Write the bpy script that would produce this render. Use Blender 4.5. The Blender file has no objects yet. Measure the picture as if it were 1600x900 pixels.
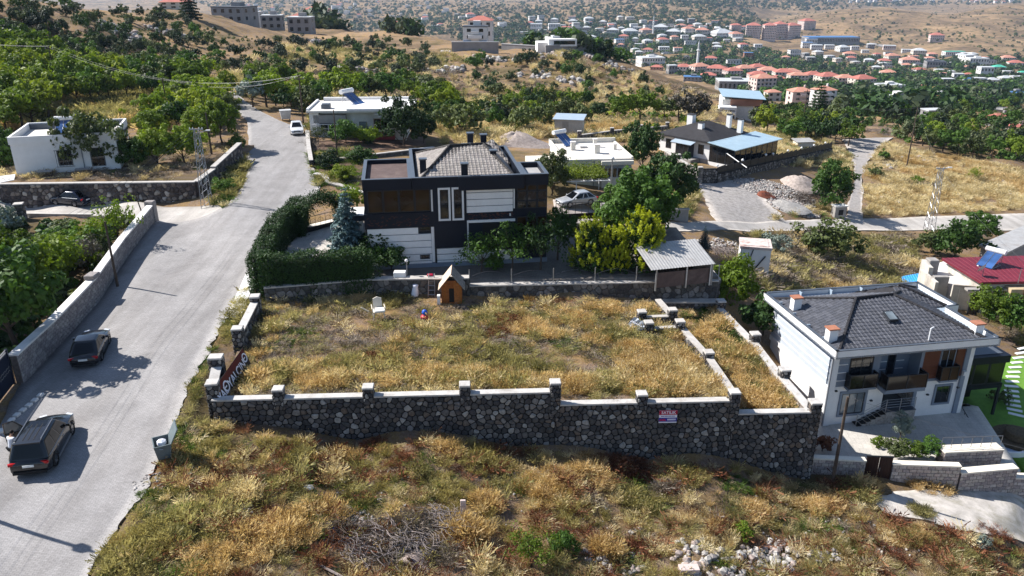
import bpy, bmesh, math, random
import numpy as np
from mathutils import Vector, Matrix, Quaternion
from math import sin, cos, radians as R, pi, sqrt, atan2, hypot

scene = bpy.context.scene
rnd = random.Random(7)
nrs = np.random.RandomState(11)

# ------------------------------------------------------------------ camera
CAMZ = 24.0
PITCH = R(22.0)
FPX = 1244.0
cam_d = bpy.data.cameras.new('drone_camera')
cam_d.sensor_width = 36.0
cam_d.lens = FPX / 1600.0 * 36.0
cam_d.clip_start = 0.5
cam_d.clip_end = 30000.0
cam = bpy.data.objects.new('drone_camera', cam_d)
scene.collection.objects.link(cam)
cam.location = (0, 0, CAMZ)
cam.rotation_euler = (R(90) - PITCH, 0, 0)
scene.camera = cam

# ------------------------------------------------------------------ light
SUN_EL = R(43.0)
SUN_AZ = (-0.94, 0.34)            # horizontal direction towards the sun
world = bpy.data.worlds.new('World')
scene.world = world
world.use_nodes = True
wn = world.node_tree
for n in list(wn.nodes):
    wn.nodes.remove(n)
sky = wn.nodes.new('ShaderNodeTexSky')
sky.sky_type = 'NISHITA'
sky.sun_disc = False
sky.sun_elevation = SUN_EL
sky.sun_rotation = atan2(SUN_AZ[0], SUN_AZ[1])
sky.altitude = 1100
bg = wn.nodes.new('ShaderNodeBackground')
bg.inputs['Strength'].default_value = 0.09
wo = wn.nodes.new('ShaderNodeOutputWorld')
wn.links.new(sky.outputs[0], bg.inputs[0])
wn.links.new(bg.outputs[0], wo.inputs[0])
sun_d = bpy.data.lights.new('sun', 'SUN')
sun_d.energy = 5.0
sun_d.angle = R(0.5)
sun_d.color = (1.0, 0.965, 0.91)
sun = bpy.data.objects.new('sun', sun_d)
scene.collection.objects.link(sun)
hl = hypot(*SUN_AZ)
sdir = Vector((-SUN_AZ[0]/hl*cos(SUN_EL), -SUN_AZ[1]/hl*cos(SUN_EL), -sin(SUN_EL)))
sun.rotation_euler = sdir.to_track_quat('-Z', 'Y').to_euler()
scene.view_settings.view_transform = 'Standard'
scene.view_settings.look = 'None'
scene.view_settings.exposure = 0.82
scene.view_settings.gamma = 1.0
scene.view_settings.use_curve_mapping = False
HAZE = 0.00006

# ------------------------------------------------------------------ basic helpers
C = scene.collection
cP, sP = cos(PITCH), sin(PITCH)

def ray(px, py):
    u = (px - 800.0) / FPX
    v = (450.0 - py) / FPX
    return (u, cP + v*sP, -sP + v*cP)

def at(px, py, z):
    """world point seen at a photo pixel, lying at height z"""
    d = ray(px, py)
    t = (z - CAMZ) / d[2]
    return Vector((d[0]*t, d[1]*t, z))

def tagd(o, label=None, cat=None, group=None, kind=None):
    if label: o['label'] = label
    if cat: o['category'] = cat
    if group: o['group'] = group
    if kind: o['kind'] = kind
    return o

def thing(name, label, cat, loc=(0, 0, 0), rz=0.0, group=None, scale=None):
    o = bpy.data.objects.new(name, None)
    C.objects.link(o)
    o.empty_display_size = 0.2
    o.location = loc
    o.rotation_euler = (0, 0, rz)
    if scale: o.scale = scale
    return tagd(o, label, cat, group)

def link(name, me, parent=None, mat=None):
    o = bpy.data.objects.new(name, me)
    C.objects.link(o)
    if parent is not None: o.parent = parent
    if mat is not None:
        if len(me.materials) == 0: me.materials.append(mat)
    return o

def copy_tree(o, parent=None):
    c = o.copy(); C.objects.link(c); c.parent = parent
    for ch in list(KIDS.get(o.name, [])):
        copy_tree(ch, c)
    return c

def np_mesh(name, V, F, smooth=False):
    V = np.asarray(V, dtype=np.float32); F = np.asarray(F, dtype=np.int32)
    me = bpy.data.meshes.new(name)
    k = F.shape[1]
    me.vertices.add(len(V)); me.vertices.foreach_set('co', V.ravel())
    me.loops.add(F.size); me.loops.foreach_set('vertex_index', F.ravel())
    me.polygons.add(len(F))
    me.polygons.foreach_set('loop_start', np.arange(0, F.size, k, dtype=np.int32))
    me.polygons.foreach_set('loop_total', np.full(len(F), k, dtype=np.int32))
    if smooth: me.polygons.foreach_set('use_smooth', np.ones(len(F), dtype=bool))
    me.update(calc_edges=True)
    return me

class MB:
    def __init__(s): s.v = []; s.f = []
    def add(s, vs, fs, M=None):
        b = len(s.v)
        if M is not None: vs = [tuple(M @ Vector(p)) for p in vs]
        s.v += [tuple(p) for p in vs]
        s.f += [tuple(i+b for i in f) for f in fs]
        return s
    def box(s, x0, x1, y0, y1, z0, z1, M=None):
        vs = [(x0,y0,z0),(x1,y0,z0),(x1,y1,z0),(x0,y1,z0),(x0,y0,z1),(x1,y0,z1),(x1,y1,z1),(x0,y1,z1)]
        return s.add(vs, [(0,3,2,1),(4,5,6,7),(0,1,5,4),(1,2,6,5),(2,3,7,6),(3,0,4,7)], M)
    def cbox(s, cx, cy, cz, sx, sy, sz, rz=0.0, rx=0.0, ry=0.0):
        M = Matrix.Translation((cx,cy,cz)) @ Matrix.Rotation(rz,4,'Z') @ Matrix.Rotation(ry,4,'Y') @ Matrix.Rotation(rx,4,'X')
        return s.box(-sx/2,sx/2,-sy/2,sy/2,-sz/2,sz/2,M)
    def bbox(s, x0, x1, y0, y1, z0, z1, b=0.03, M=None):
        """box with its four vertical and top edges chamfered"""
        vs=[]; fs=[]
        def ring(xa,xb,ya,yb,z,c):
            return [(xa+c,ya,z),(xb-c,ya,z),(xb,ya+c,z),(xb,yb-c,z),(xb-c,yb,z),(xa+c,yb,z),(xa,yb-c,z),(xa,ya+c,z)]
        vs += ring(x0,x1,y0,y1,z0,b) + ring(x0,x1,y0,y1,z1-b,b) + ring(x0+b,x1-b,y0+b,y1-b,z1,b*0.5)
        for k in range(2):
            for i in range(8):
                j=(i+1)%8
                fs.append((k*8+i,k*8+j,k*8+8+j,k*8+8+i))
        fs.append(tuple(range(7,-1,-1))); fs.append(tuple(range(16,24)))
        return s.add(vs,fs,M)
    def prism(s, pts, z0, z1, M=None):
        n=len(pts)
        vs=[(p[0],p[1],z0) for p in pts]+[(p[0],p[1],z1) for p in pts]
        fs=[tuple(range(n-1,-1,-1)), tuple(range(n,2*n))]+[(i,(i+1)%n,n+(i+1)%n,n+i) for i in range(n)]
        return s.add(vs,fs,M)
    def tube(s, p0, p1, r0, r1=None, n=6, cap=True):
        r1 = r0 if r1 is None else r1
        p0=Vector(p0); p1=Vector(p1); d=(p1-p0)
        if d.length<1e-6: return s
        q=d.to_track_quat('Z','Y')
        vs=[]
        for p,r in ((p0,r0),(p1,r1)):
            for i in range(n):
                a=2*pi*i/n
                vs.append(tuple(p+q@Vector((r*cos(a),r*sin(a),0))))
        fs=[(i,(i+1)%n,n+(i+1)%n,n+i) for i in range(n)]
        if cap: fs+= [tuple(range(n-1,-1,-1)), tuple(range(n,2*n))]
        return s.add(vs,fs)
    def path(s, pts, r, n=5):
        for a,b in zip(pts[:-1],pts[1:]): s.tube(a,b,r,n=n,cap=False)
        return s
    def lathe(s, prof, n=10, M=None):
        vs=[];fs=[]
        for r,z in prof:
            for i in range(n):
                a=2*pi*i/n; vs.append((r*cos(a),r*sin(a),z))
        for k in range(len(prof)-1):
            for i in range(n):
                j=(i+1)%n
                fs.append((k*n+i,k*n+j,(k+1)*n+j,(k+1)*n+i))
        fs.append(tuple(range(n-1,-1,-1))); m=(len(prof)-1)*n
        fs.append(tuple(range(m,m+n)))
        return s.add(vs,fs,M)
    def build(s, name, mat, parent=None, smooth=False, kind=None, label=None, loc=None):
        me=bpy.data.meshes.new(name); me.from_pydata(s.v,[],s.f); me.update()
        if smooth:
            me.polygons.foreach_set('use_smooth', np.ones(len(me.polygons),dtype=bool))
        if mat is not None: me.materials.append(mat)
        o=link(name,me,parent)
        if loc is not None: o.location=loc
        if parent is not None: KIDS.setdefault(parent.name,[]).append(o)
        if kind: o['kind']=kind
        if label: o['label']=label
        return o
KIDS = {}

# ------------------------------------------------------------------ materials
def _nt(name):
    m=bpy.data.materials.new(name); m.use_nodes=True
    nt=m.node_tree
    for n in list(nt.nodes): nt.nodes.remove(n)
    out=nt.nodes.new('ShaderNodeOutputMaterial')
    b=nt.nodes.new('ShaderNodeBsdfPrincipled')
    nt.links.new(b.outputs[0],out.inputs[0])
    return m,nt,b,out

def _noise(nt, scale, detail=4, rough=0.6, vec=None, dist=0.0):
    n=nt.nodes.new('ShaderNodeTexNoise'); n.inputs['Scale'].default_value=scale
    n.inputs['Detail'].default_value=detail; n.inputs['Roughness'].default_value=rough
    n.inputs['Distortion'].default_value=dist
    if vec is not None: nt.links.new(vec,n.inputs['Vector'])
    return n

def _ramp(nt, fac, stops, interp='LINEAR'):
    r=nt.nodes.new('ShaderNodeValToRGB'); r.color_ramp.interpolation=interp
    e=r.color_ramp.elements
    while len(e)>1: e.remove(e[-1])
    e[0].position=stops[0][0]; e[0].color=(*stops[0][1],1)
    for p,c in stops[1:]:
        k=e.new(p); k.color=(*c,1)
    nt.links.new(fac,r.inputs[0])
    return r

def _mix(nt, a, b, fac, mode='MIX'):
    m=nt.nodes.new('ShaderNodeMix'); m.data_type='RGBA'; m.blend_type=mode
    for inp,v in ((6,a),(7,b)):
        if isinstance(v,tuple): m.inputs[inp].default_value=(*v,1)
        else: nt.links.new(v,m.inputs[inp])
    if isinstance(fac,(int,float)): m.inputs[0].default_value=fac
    else: nt.links.new(fac,m.inputs[0])
    return m.outputs[2]

def _math(nt, op, a, b=None):
    m=nt.nodes.new('ShaderNodeMath'); m.operation=op
    for i,v in enumerate((a,b)):
        if v is None: continue
        if isinstance(v,(int,float)): m.inputs[i].default_value=v
        else: nt.links.new(v,m.inputs[i])
    return m.outputs[0]

def _pos(nt):
    g=nt.nodes.new('ShaderNodeNewGeometry'); return g.outputs['Position']
def _obj(nt):
    g=nt.nodes.new('ShaderNodeTexCoord'); return g.outputs['Object']

def _bump(nt, b, h, strength=0.3, dist=0.05):
    n=nt.nodes.new('ShaderNodeBump'); n.inputs['Strength'].default_value=strength
    n.inputs['Distance'].default_value=dist
    nt.links.new(h,n.inputs['Height']); nt.links.new(n.outputs[0],b.inputs['Normal'])

def _rand(nt):
    """one random number per object and per loose piece"""
    oi=nt.nodes.new('ShaderNodeObjectInfo'); g=nt.nodes.new('ShaderNodeNewGeometry')
    s=_math(nt,'ADD',oi.outputs['Random'],g.outputs['Random Per Island'])
    return _math(nt,'FRACT',s)

def M_plain(name, col, rough=0.7, var=0.12, scale=1.5, metal=0.0, spec=0.3, dirt=None, dirt_amt=0.4, bump=0.0):
    m,nt,b,_=_nt(name)
    n=_noise(nt,scale,6,0.65,_obj(nt))
    lo=tuple(max(0,c*(1-var*1.6)) for c in col); hi=tuple(min(1,c*(1+var)) for c in col)
    r=_ramp(nt,n.outputs[0],[(0.3,lo),(0.7,hi)])
    c=r.outputs[0]
    if dirt:
        n2=_noise(nt,scale*0.35,8,0.75,_obj(nt),0.6)
        f=_ramp(nt,n2.outputs[0],[(0.5,(0,0,0)),(0.68,(1,1,1))])
        f2=_math(nt,'MULTIPLY',f.outputs[0],dirt_amt)
        c=_mix(nt,c,dirt,f2)
    nt.links.new(c,b.inputs['Base Color'])
    b.inputs['Roughness'].default_value=rough; b.inputs['Metallic'].default_value=metal
    b.inputs['Specular IOR Level'].default_value=spec
    if bump>0: 
        n3=_noise(nt,scale*8,5,0.7,_obj(nt)); _bump(nt,b,n3.outputs[0],bump,0.03)
    return m

def M_pieces(name, cols, rough=0.85, grain=6.0, spec=0.2, bump=0.3):
    """a colour picked per piece out of a list, with grain"""
    m,nt,b,_=_nt(name)
    r=_rand(nt)
    k=len(cols)
    rp=_ramp(nt,r,[(i/k,c) for i,c in enumerate(cols)],'CONSTANT')
    n=_noise(nt,grain,5,0.7,_pos(nt))
    g=_ramp(nt,n.outputs[0],[(0.3,(0.55,0.55,0.55)),(0.72,(1.3,1.3,1.3))])
    c=_mix(nt,rp.outputs[0],g.outputs[0],1.0,'MULTIPLY')
    nt.links.new(c,b.inputs['Base Color'])
    b.inputs['Roughness'].default_value=rough; b.inputs['Specular IOR Level'].default_value=spec
    if bump: _bump(nt,b,n.outputs[0],bump,0.03)
    return m

def M_leaf(name, dark, mid, light, trans=0.25, var=0.5, tint=(1.25,1.3,0.6)):
    """leaves: tone per tree and per clump, light passing through"""
    m,nt,b,out=_nt(name)
    oi=nt.nodes.new('ShaderNodeObjectInfo')
    n=_noise(nt,0.9,3,0.6,_pos(nt))
    n2=_noise(nt,5.0,2,0.6,_pos(nt))
    a=_math(nt,'MULTIPLY',oi.outputs['Random'],var)
    s=_math(nt,'ADD',a,_math(nt,'MULTIPLY',n.outputs[0],0.6))
    s=_math(nt,'ADD',s,_math(nt,'MULTIPLY',n2.outputs[0],0.5))
    s=_math(nt,'SUBTRACT',s,0.3+var*0.25)
    rp=_ramp(nt,s,[(0.05,dark),(0.4,mid),(0.85,light)])
    nt.links.new(rp.outputs[0],b.inputs['Base Color'])
    b.inputs['Roughness'].default_value=0.6; b.inputs['Specular IOR Level'].default_value=0.25
    tr=nt.nodes.new('ShaderNodeBsdfTranslucent')
    tc=_mix(nt,rp.outputs[0],tint,1.0,'MULTIPLY')
    nt.links.new(tc,tr.inputs[0])
    ms=nt.nodes.new('ShaderNodeMixShader'); ms.inputs[0].default_value=trans
    nt.links.new(b.outputs[0],ms.inputs[1]); nt.links.new(tr.outputs[0],ms.inputs[2])
    nt.links.new(ms.outputs[0],out.inputs[0])
    return m

def M_glass(name, col=(0.02,0.025,0.03), rough=0.05, spec=0.8):
    m,nt,b,_=_nt(name)
    n=_noise(nt,0.6,2,0.5,_obj(nt))
    r=_ramp(nt,n.outputs[0],[(0.35,tuple(c*0.6 for c in col)),(0.65,tuple(c*1.6 for c in col))])
    nt.links.new(r.outputs[0],b.inputs['Base Color'])
    b.inputs['Roughness'].default_value=rough; b.inputs['Specular IOR Level'].default_value=spec
    return m
# ------------------------------------------------------------------ terrain
# heights of the ground (camera drone flies 24 m above the street); (photo x, photo y, height)
CP = [
 (60,740,.2),(150,890,.1),(0,890,.1),(240,650,.45),(187,452,1.2),(300,480,1.1),(350,330,2.1),(430,200,3.5),
 (400,240,3.0),(470,300,2.3),(380,170,3.8),(360,145,3.6),(20,600,.6),(100,400,.8),(20,440,.5),(100,330,1.3),(20,330,1.2),
 (230,335,1.7),(330,550,.8),(300,640,.5),(260,700,.3),(200,840,0.0),
 (320,660,.1),(560,695,-1.5),(800,705,-2.2),(1000,730,-3.5),(1250,750,-5.0),
 (300,890,-.3),(500,890,-1.4),(800,890,-2.9),(1200,890,-4.9),(1590,890,-6.8),(500,760,-1.3),(900,780,-2.9),(1300,800,-4.9),
 (1400,780,-5.4),(1590,780,-6.4),(1590,830,-6.7),(1400,690,-5.2),(1590,700,-6.8),(1580,620,-6.5),(1540,640,-6.5),
 (1290,670,-5.1),(1230,590,-4.0),(1200,560,-3.2),(1180,500,-2.2),(1230,470,-3.2),(1150,470,-1.4),
 (400,470,1.2),(600,470,.9),(800,470,.5),(1000,480,.1),(1100,480,-.6),(600,560,.3),(900,560,-.6),(1100,600,-1.9),
 (700,420,1.5),(900,420,1.2),(1100,420,.3),(540,340,2.0),(600,260,2.4),(700,300,1.8),(800,300,1.0),
 (900,350,.3),(950,370,-.3),(900,300,0.),(1080,350,-2.0),(1180,350,-4.2),(1250,350,-5.4),(1150,290,-3.2),(1150,420,-1.6),
 (1250,300,-5.0),(1320,330,-6.8),(1400,350,-7.8),(1500,345,-8.6),(1600,350,-9.4),(1300,420,-5.4),(1400,430,-6.6),(1480,440,-7.3),(1580,480,-8.0),
 (1560,400,-8.8),(1450,270,-9.3),(1590,280,-11.),(1340,240,-8.8),(1340,200,-11.),(1450,200,-13.5),(1590,220,-14),
 (1080,260,-2.6),(1190,250,-3.8),(1020,245,-1.8),(930,220,-.6),(860,200,-.6),(800,215,0.3),(700,230,1.4),(640,215,2.2),(560,215,2.8),(480,215,3.3),
 (540,170,2.2),(650,175,0.6),(800,180,-2.5),(950,190,-2.6),(1060,185,-4.5),(1120,205,-5.5),
 (30,320,.95),(150,323,1.05),(250,327,1.3),(310,330,1.55),(30,286,1.6),(150,287,1.7),(250,280,2.1),(20,262,2.6),(150,262,2.8),(300,262,3.0),(370,215,3.5),(100,200,3.6),(220,200,3.5),(0,190,3.6),(100,150,4.0),(250,165,3.8),(310,175,3.7),
 (0,110,6.6),(100,90,7.0),(200,90,5.2),(0,30,14.),(0,2,17.),(150,55,10.),(60,15,14.5),(270,14,8.),(210,30,9.5),(300,60,5.),(380,80,2.),(400,110,1.2),(340,110,2.4),
 (424,47,-3.2),(469,53,-4.2),(500,46,-5.0),(494,38,-6.5),(380,40,0.),(362,34,1.5),(560,54,-4.6),(622,50,-5.2),(660,56,-5.),(700,80,-3.4),(740,82,-3.4),(780,80,-3.6),(740,70,-3.4),(700,66,-3.8),(780,70,-3.8),(840,82,-3.2),(840,74,-3.6),(875,86,-2.6),(875,79,-2.9),(925,87,-4.2),(925,80,-4.8),(1000,104,-9.),(1100,137,-14.),(1180,163,-17.5),
 (450,120,-1.6),(500,90,-2.4),(600,90,-5.),(650,130,-5.5),(560,140,-3.),(750,120,-5.),(750,150,-6.),(850,120,-5.5),(850,150,-7.),(950,150,-9.),(950,120,-7.5),(1050,165,-11.5),(900,172,-5.5),(700,165,-3.6),
 (1160,190,-16.),(1200,185,-19.),(1280,168,-32.),(1250,195,-15.),(1400,200,-19.),(1550,185,-25.),(1590,190,-24.),
 (1250,148,-62.),(1120,130,-78.),(1450,150,-60.),(1590,165,-50.),
 (1090,105,-90.),(1250,130,-84.),(1450,132,-82.),(1595,130,-84.),(1400,170,-30.),(1500,100,-108.),(1400,84,-126.),(1590,95,-118.),
 (1220,62,-117.),(1300,88,-122.),(1530,70,-110.),(1000,66,-106.),(1100,60,-108.),(1090,90,-98.),(960,75,-104.),
 (1400,13,-86.),(1310,18,-92.),(1250,26,-104.),(1560,10,-84.),(1595,8,-84.),(1400,45,-106.),(1500,40,-100.),(1220,40,-110.),
 (1000,32,-100.),(1000,6,-92.),(800,42,-108.),(600,22,-120.),(600,2,-112.),(400,12,-112.),(900,20,-104.),(1150,20,-108.),(1150,3,-98.),(750,12,-104.),(450,2,-108.),
]
# (azimuth tangent, distance, height) for ground hidden behind crests
WP = [(-.5,520,-30),(-.38,700,-70),(-.2,680,-58),(-.05,620,-52),(.05,480,-45),(-.35,1200,-100),(-.1,900,-85),(.05,700,-74),(.15,520,-60),
      (-.6,420,2),(-.7,260,18),(-.9,200,20),(-.9,60,2),(-.9,110,4),(.9,60,-10),(.9,120,-14),(.9,250,-22),(.9,600,-60),(.9,1200,-100),
      (.5,3200,-150),(.3,3000,-150),(.7,3000,-140),(0,5200,-150),(.5,5200,-160),(-.5,5200,-150),(-.9,3000,-110),(.9,5200,-150),
      (0,9500,60),(.6,9500,60),(-.6,9500,60),(-1.2,9500,60),(1.2,9500,60),(-1.2,1500,-60),(1.2,1500,-100),
      (0,14,-2.0),(-.7,14,-.2),(.7,14,-4.5),(0,5,-1.8),(-1.2,20,0),(1.2,20,-6),(1.2,60,-9),(-1.2,60,1)]
_c=[];_h=[]
for px,py,z in CP:
    p=at(px,py,z); _c.append((p.x/p.y*3.2, math.log(hypot(p.x,p.y)))); _h.append(z)
for a,r,z in WP:
    _c.append((a*3.2, math.log(r))); _h.append(z)
_c=np.array(_c); _h=np.array(_h,float)
_C0=0.05
def _phi(d2): return np.sqrt(d2+_C0*_C0)
_d=((_c[:,None,:]-_c[None,:,:])**2).sum(2)
_A=_phi(_d)+np.eye(len(_c))*(-0.004)
_n=len(_c)
_P=np.hstack([np.ones((_n,1)),_c])
_S=np.zeros((_n+3,_n+3)); _S[:_n,:_n]=_A; _S[:_n,_n:]=_P; _S[_n:,:_n]=_P.T
_w=np.linalg.solve(_S,np.concatenate([_h,np.zeros(3)]))

def H(x,y):
    """height of the ground"""
    sc=np.isscalar(x)
    x=np.atleast_1d(np.asarray(x,float)); y=np.atleast_1d(np.asarray(y,float))
    r=np.clip(np.hypot(x,y),5.0,9500.0)
    a=np.where(y>1e-3, x/np.maximum(y,1e-3), np.where(x>0,1e3,-1e3))
    a=np.clip(a,-1.25,1.25)*3.2
    b=np.log(r); out=np.empty_like(a)
    for i in range(0,len(a),4000):
        s=slice(i,i+4000)
        d2=(a[s,None]-_c[None,:,0])**2+(b[s,None]-_c[None,:,1])**2
        out[s]=_phi(d2)@_w[:_n]+_w[_n]+_w[_n+1]*a[s]+_w[_n+2]*b[s]
    return float(out[0]) if sc else out

_T=np.exp(np.linspace(math.log(18),math.log(9000),700))
def Gs(pts):
    """ground points seen at photo pixels (array version)"""
    res=[]
    for px,py in pts:
        d=ray(px,py)
        X=d[0]*_T;Y=d[1]*_T;Z=CAMZ+d[2]*_T
        g=Z-H(X,Y)
        k=np.argmax(g<0)
        if g[k]>=0 or k==0: res.append(None); continue
        t=_T[k-1]+(_T[k]-_T[k-1])*g[k-1]/(g[k-1]-g[k])
        for _ in range(2):
            h=H(d[0]*t,d[1]*t); dt=(CAMZ+d[2]*t-h)
            # secant on local slope
            e=t*0.002; h2=H(d[0]*(t+e),d[1]*(t+e)); dd=((CAMZ+d[2]*(t+e)-h2)-dt)/e
            if abs(dd)>1e-4: t-=max(-t*.01,min(t*.01,dt/dd))
        res.append(Vector((d[0]*t,d[1]*t,H(d[0]*t,d[1]*t))))
    return res
def G(px,py):
    r=Gs([(px,py)])[0]
    return r if r is not None else at(px,py,-90)

def vnoise(x,y,seed=0):
    """smooth value noise, numpy"""
    xi=np.floor(x).astype(np.int64); yi=np.floor(y).astype(np.int64)
    fx=x-xi; fy=y-yi; fx=fx*fx*(3-2*fx); fy=fy*fy*(3-2*fy)
    def h(a,b):
        n=(a*374761393+b*668265263+seed*982451653)&0x7fffffff
        n=((n^(n>>13))*1274126177)&0x7fffffff
        return ((n^(n>>16))&0xffff)/65535.0
    return (h(xi,yi)*(1-fx)+h(xi+1,yi)*fx)*(1-fy)+(h(xi,yi+1)*(1-fx)+h(xi+1,yi+1)*fx)*fy
def fbm(x,y,o=4,seed=0):
    s=0;a=1;t=0
    for k in range(o):
        s=s+a*vnoise(x*2**k,y*2**k,seed+k); t+=a; a*=.5
    return s/t-.5

def inpoly(X,Y,poly):
    c=np.zeros(X.shape,bool); n=len(poly)
    for i in range(n):
        x1,y1=poly[i][0],poly[i][1]; x2,y2=poly[(i+1)%n][0],poly[(i+1)%n][1]
        if y1==y2: continue
        k=((y1>Y)!=(y2>Y))&(X<(x2-x1)*(Y-y1)/(y2-y1)+x1)
        c^=k
    return c

# ---- sheets lying on the ground: strips between two border lines ----
def resample(pts,n):
    d=[0]
    for a,b in zip(pts[:-1],pts[1:]): d.append(d[-1]+hypot(b[0]-a[0],b[1]-a[1]))
    out=[]
    for k in range(n):
        s=d[-1]*k/(n-1)
        for i in range(len(d)-1):
            if s<=d[i+1]+1e-9:
                t=(s-d[i])/max(1e-9,d[i+1]-d[i]); a,b=pts[i],pts[i+1]
                out.append((a[0]+(b[0]-a[0])*t,a[1]+(b[1]-a[1])*t)); break
    return out
def smooth_line(pts,it=2):
    for _ in range(it):
        q=[pts[0]]
        for a,b in zip(pts[:-1],pts[1:]):
            q.append((a[0]*.75+b[0]*.25,a[1]*.75+b[1]*.25)); q.append((a[0]*.25+b[0]*.75,a[1]*.25+b[1]*.75))
        q.append(pts[-1]); pts=q
    return pts
SHEETS=[]   # polygons under which the ground sheet is kept a little lower
def strip(name,L,Rr,mat,off=0.03,n=60,m=8,kind='structure',jag=0.0,skirt=0.25,seed=0):
    L=resample(smooth_line(L),n); Rr=resample(smooth_line(Rr),n)
    V=[];F=[]
    for i in range(n):
        for j in range(m+1):
            t=j/m
            x=L[i][0]*(1-t)+Rr[i][0]*t; y=L[i][1]*(1-t)+Rr[i][1]*t
            if jag and j in(0,m):
                x+=(vnoise(np.array([i*.37]),np.array([j*3.3+seed]),5)[0]+.5*vnoise(np.array([i*1.1]),np.array([j*3.3+seed]),6)[0]-.75)*jag
            V.append((x,y))
    V=np.array(V); Z=H(V[:,0],V[:,1])+off
    V3=np.column_stack([V,Z])
    for i in range(n-1):
        for j in range(m):
            a=i*(m+1)+j; F.append((a,a+1,a+m+2,a+m+1))
    # skirt
    border=[i*(m+1) for i in range(n)]
    border2=[i*(m+1)+m for i in range(n)]
    base=len(V3); ex=[]
    for b in (border,border2):
        st=base+len(ex)
        for k in b: ex.append((V3[k][0],V3[k][1],V3[k][2]-skirt))
        for q in range(len(b)-1): F.append((b[q],b[q+1],st+q+1,st+q))
    V3=np.vstack([V3,np.array(ex)])
    me=np_mesh(name,V3,np.array(F),False); me.materials.append(mat)
    o=link(name,me); 
    if kind: o['kind']=kind
    SHEETS.append([(p[0],p[1]) for p in L]+[(p[0],p[1]) for p in reversed(Rr)])
    return o
def gp(l): return [(p.x,p.y) for p in [G(a,b) for a,b in l]]

# ---- ground materials ----
def M_ground(name, near=True):
    m,nt,b,_=_nt(name)
    P=_pos(nt)
    n1=_noise(nt,0.09,6,0.6,P,0.4); n2=_noise(nt,0.8,6,0.7,P); n3=_noise(nt,7.0,5,0.75,P)
    soil=_ramp(nt,n3.outputs[0],[(0.25,(0.15,0.12,0.10)),(0.5,(0.29,0.245,0.21)),(0.75,(0.45,0.40,0.35))])
    straw=_ramp(nt,n3.outputs[0],[(0.25,(0.19,0.14,0.07)),(0.5,(0.35,0.27,0.145)),(0.75,(0.5,0.41,0.25))])
    green=_ramp(nt,n3.outputs[0],[(0.3,(0.05,0.055,0.025)),(0.7,(0.17,0.165,0.08))])
    f1=_ramp(nt,n2.outputs[0],[(0.42,(0,0,0)),(0.58,(1,1,1))])
    c=_mix(nt,soil.outputs[0],straw.outputs[0],f1.outputs[0])
    f2=_ramp(nt,n1.outputs[0],[(0.5,(0,0,0)),(0.62,(1,1,1))])
    f3=_math(nt,'MULTIPLY',f2.outputs[0],0.75)
    c=_mix(nt,c,green.outputs[0],f3)
    # far slopes: coarser patches of scrub and bare rock
    n4=_noise(nt,0.011,7,0.65,P,0.5)
    f4=_ramp(nt,n4.outputs[0],[(0.38,(0.42,0.36,0.33)),(0.64,(1.05,0.86,0.70))])
    c=_mix(nt,c,f4.outputs[0],1.0,'MULTIPLY')
    nt.links.new(c,b.inputs['Base Color'])
    b.inputs['Roughness'].default_value=0.95; b.inputs['Specular IOR Level'].default_value=0.1
    _bump(nt,b,n3.outputs[0],0.6,0.12)
    return m
MAT_GROUND=M_ground('dry_ground')

def M_paving(name, col, ang=0.0, brick=(0.22,0.11), patch=0.12):
    m,nt,b,_=_nt(name)
    mp=nt.nodes.new('ShaderNodeMapping'); mp.inputs['Rotation'].default_value=(0,0,ang)
    nt.links.new(_pos(nt),mp.inputs[0])
    br=nt.nodes.new('ShaderNodeTexBrick'); nt.links.new(mp.outputs[0],br.inputs['Vector'])
    br.inputs['Scale'].default_value=1.0; br.inputs['Brick Width'].default_value=brick[0]; br.inputs['Row Height'].default_value=brick[1]
    br.inputs['Mortar Size'].default_value=0.008
    br.inputs['Color1'].default_value=(*[c*1.06 for c in col],1); br.inputs['Color2'].default_value=(*[c*.93 for c in col],1)
    br.inputs['Mortar'].default_value=(*[c*.62 for c in col],1)
    n=_noise(nt,0.35,7,0.7,_pos(nt),0.5); n2=_noise(nt,9,6,0.8,_pos(nt))
    g=_ramp(nt,n.outputs[0],[(0.3,(1-patch*1.8,)*3),(0.7,(1+patch,)*3)])
    c=_mix(nt,br.outputs[0],g.outputs[0],1.0,'MULTIPLY')
    g2=_ramp(nt,n2.outputs[0],[(0.3,(.8,.8,.8)),(0.62,(1.1,1.1,1.1))])
    c=_mix(nt,c,g2.outputs[0],1.0,'MULTIPLY')
    # tyre-worn streaks along the street
    wv=nt.nodes.new('ShaderNodeMapping'); wv.inputs['Rotation'].default_value=(0,0,ang); wv.inputs['Scale'].default_value=(0.9,0.05,1)
    nt.links.new(_pos(nt),wv.inputs[0])
    n5=_noise(nt,1.0,5,0.6,wv.outputs[0])
    g5=_ramp(nt,n5.outputs[0],[(0.35,(.86,.85,.84)),(0.6,(1.04,1.04,1.04))])
    c=_mix(nt,c,g5.outputs[0],1.0,'MULTIPLY')
    n6=_noise(nt,1.7,8,0.8,_pos(nt),1.2)
    g6=_ramp(nt,n6.outputs[0],[(0.62,(1,1,1)),(0.70,(.72,.71,.70))])
    c=_mix(nt,c,g6.outputs[0],1.0,'MULTIPLY')
    nt.links.new(c,b.inputs['Base Color']); b.inputs['Roughness'].default_value=0.85
    b.inputs['Specular IOR Level'].default_value=0.2
    _bump(nt,b,br.outputs['Fac'],-0.2,0.01)
    return m
ROADANG=atan2(1,0)-atan2(38,8)
MAT_ROAD=M_paving('street_pavers',(0.31,0.295,0.29),R(-8))
MAT_LANE=M_paving('lane_concrete',(0.43,0.40,0.37),R(0),(3.0,2.5))
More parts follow.
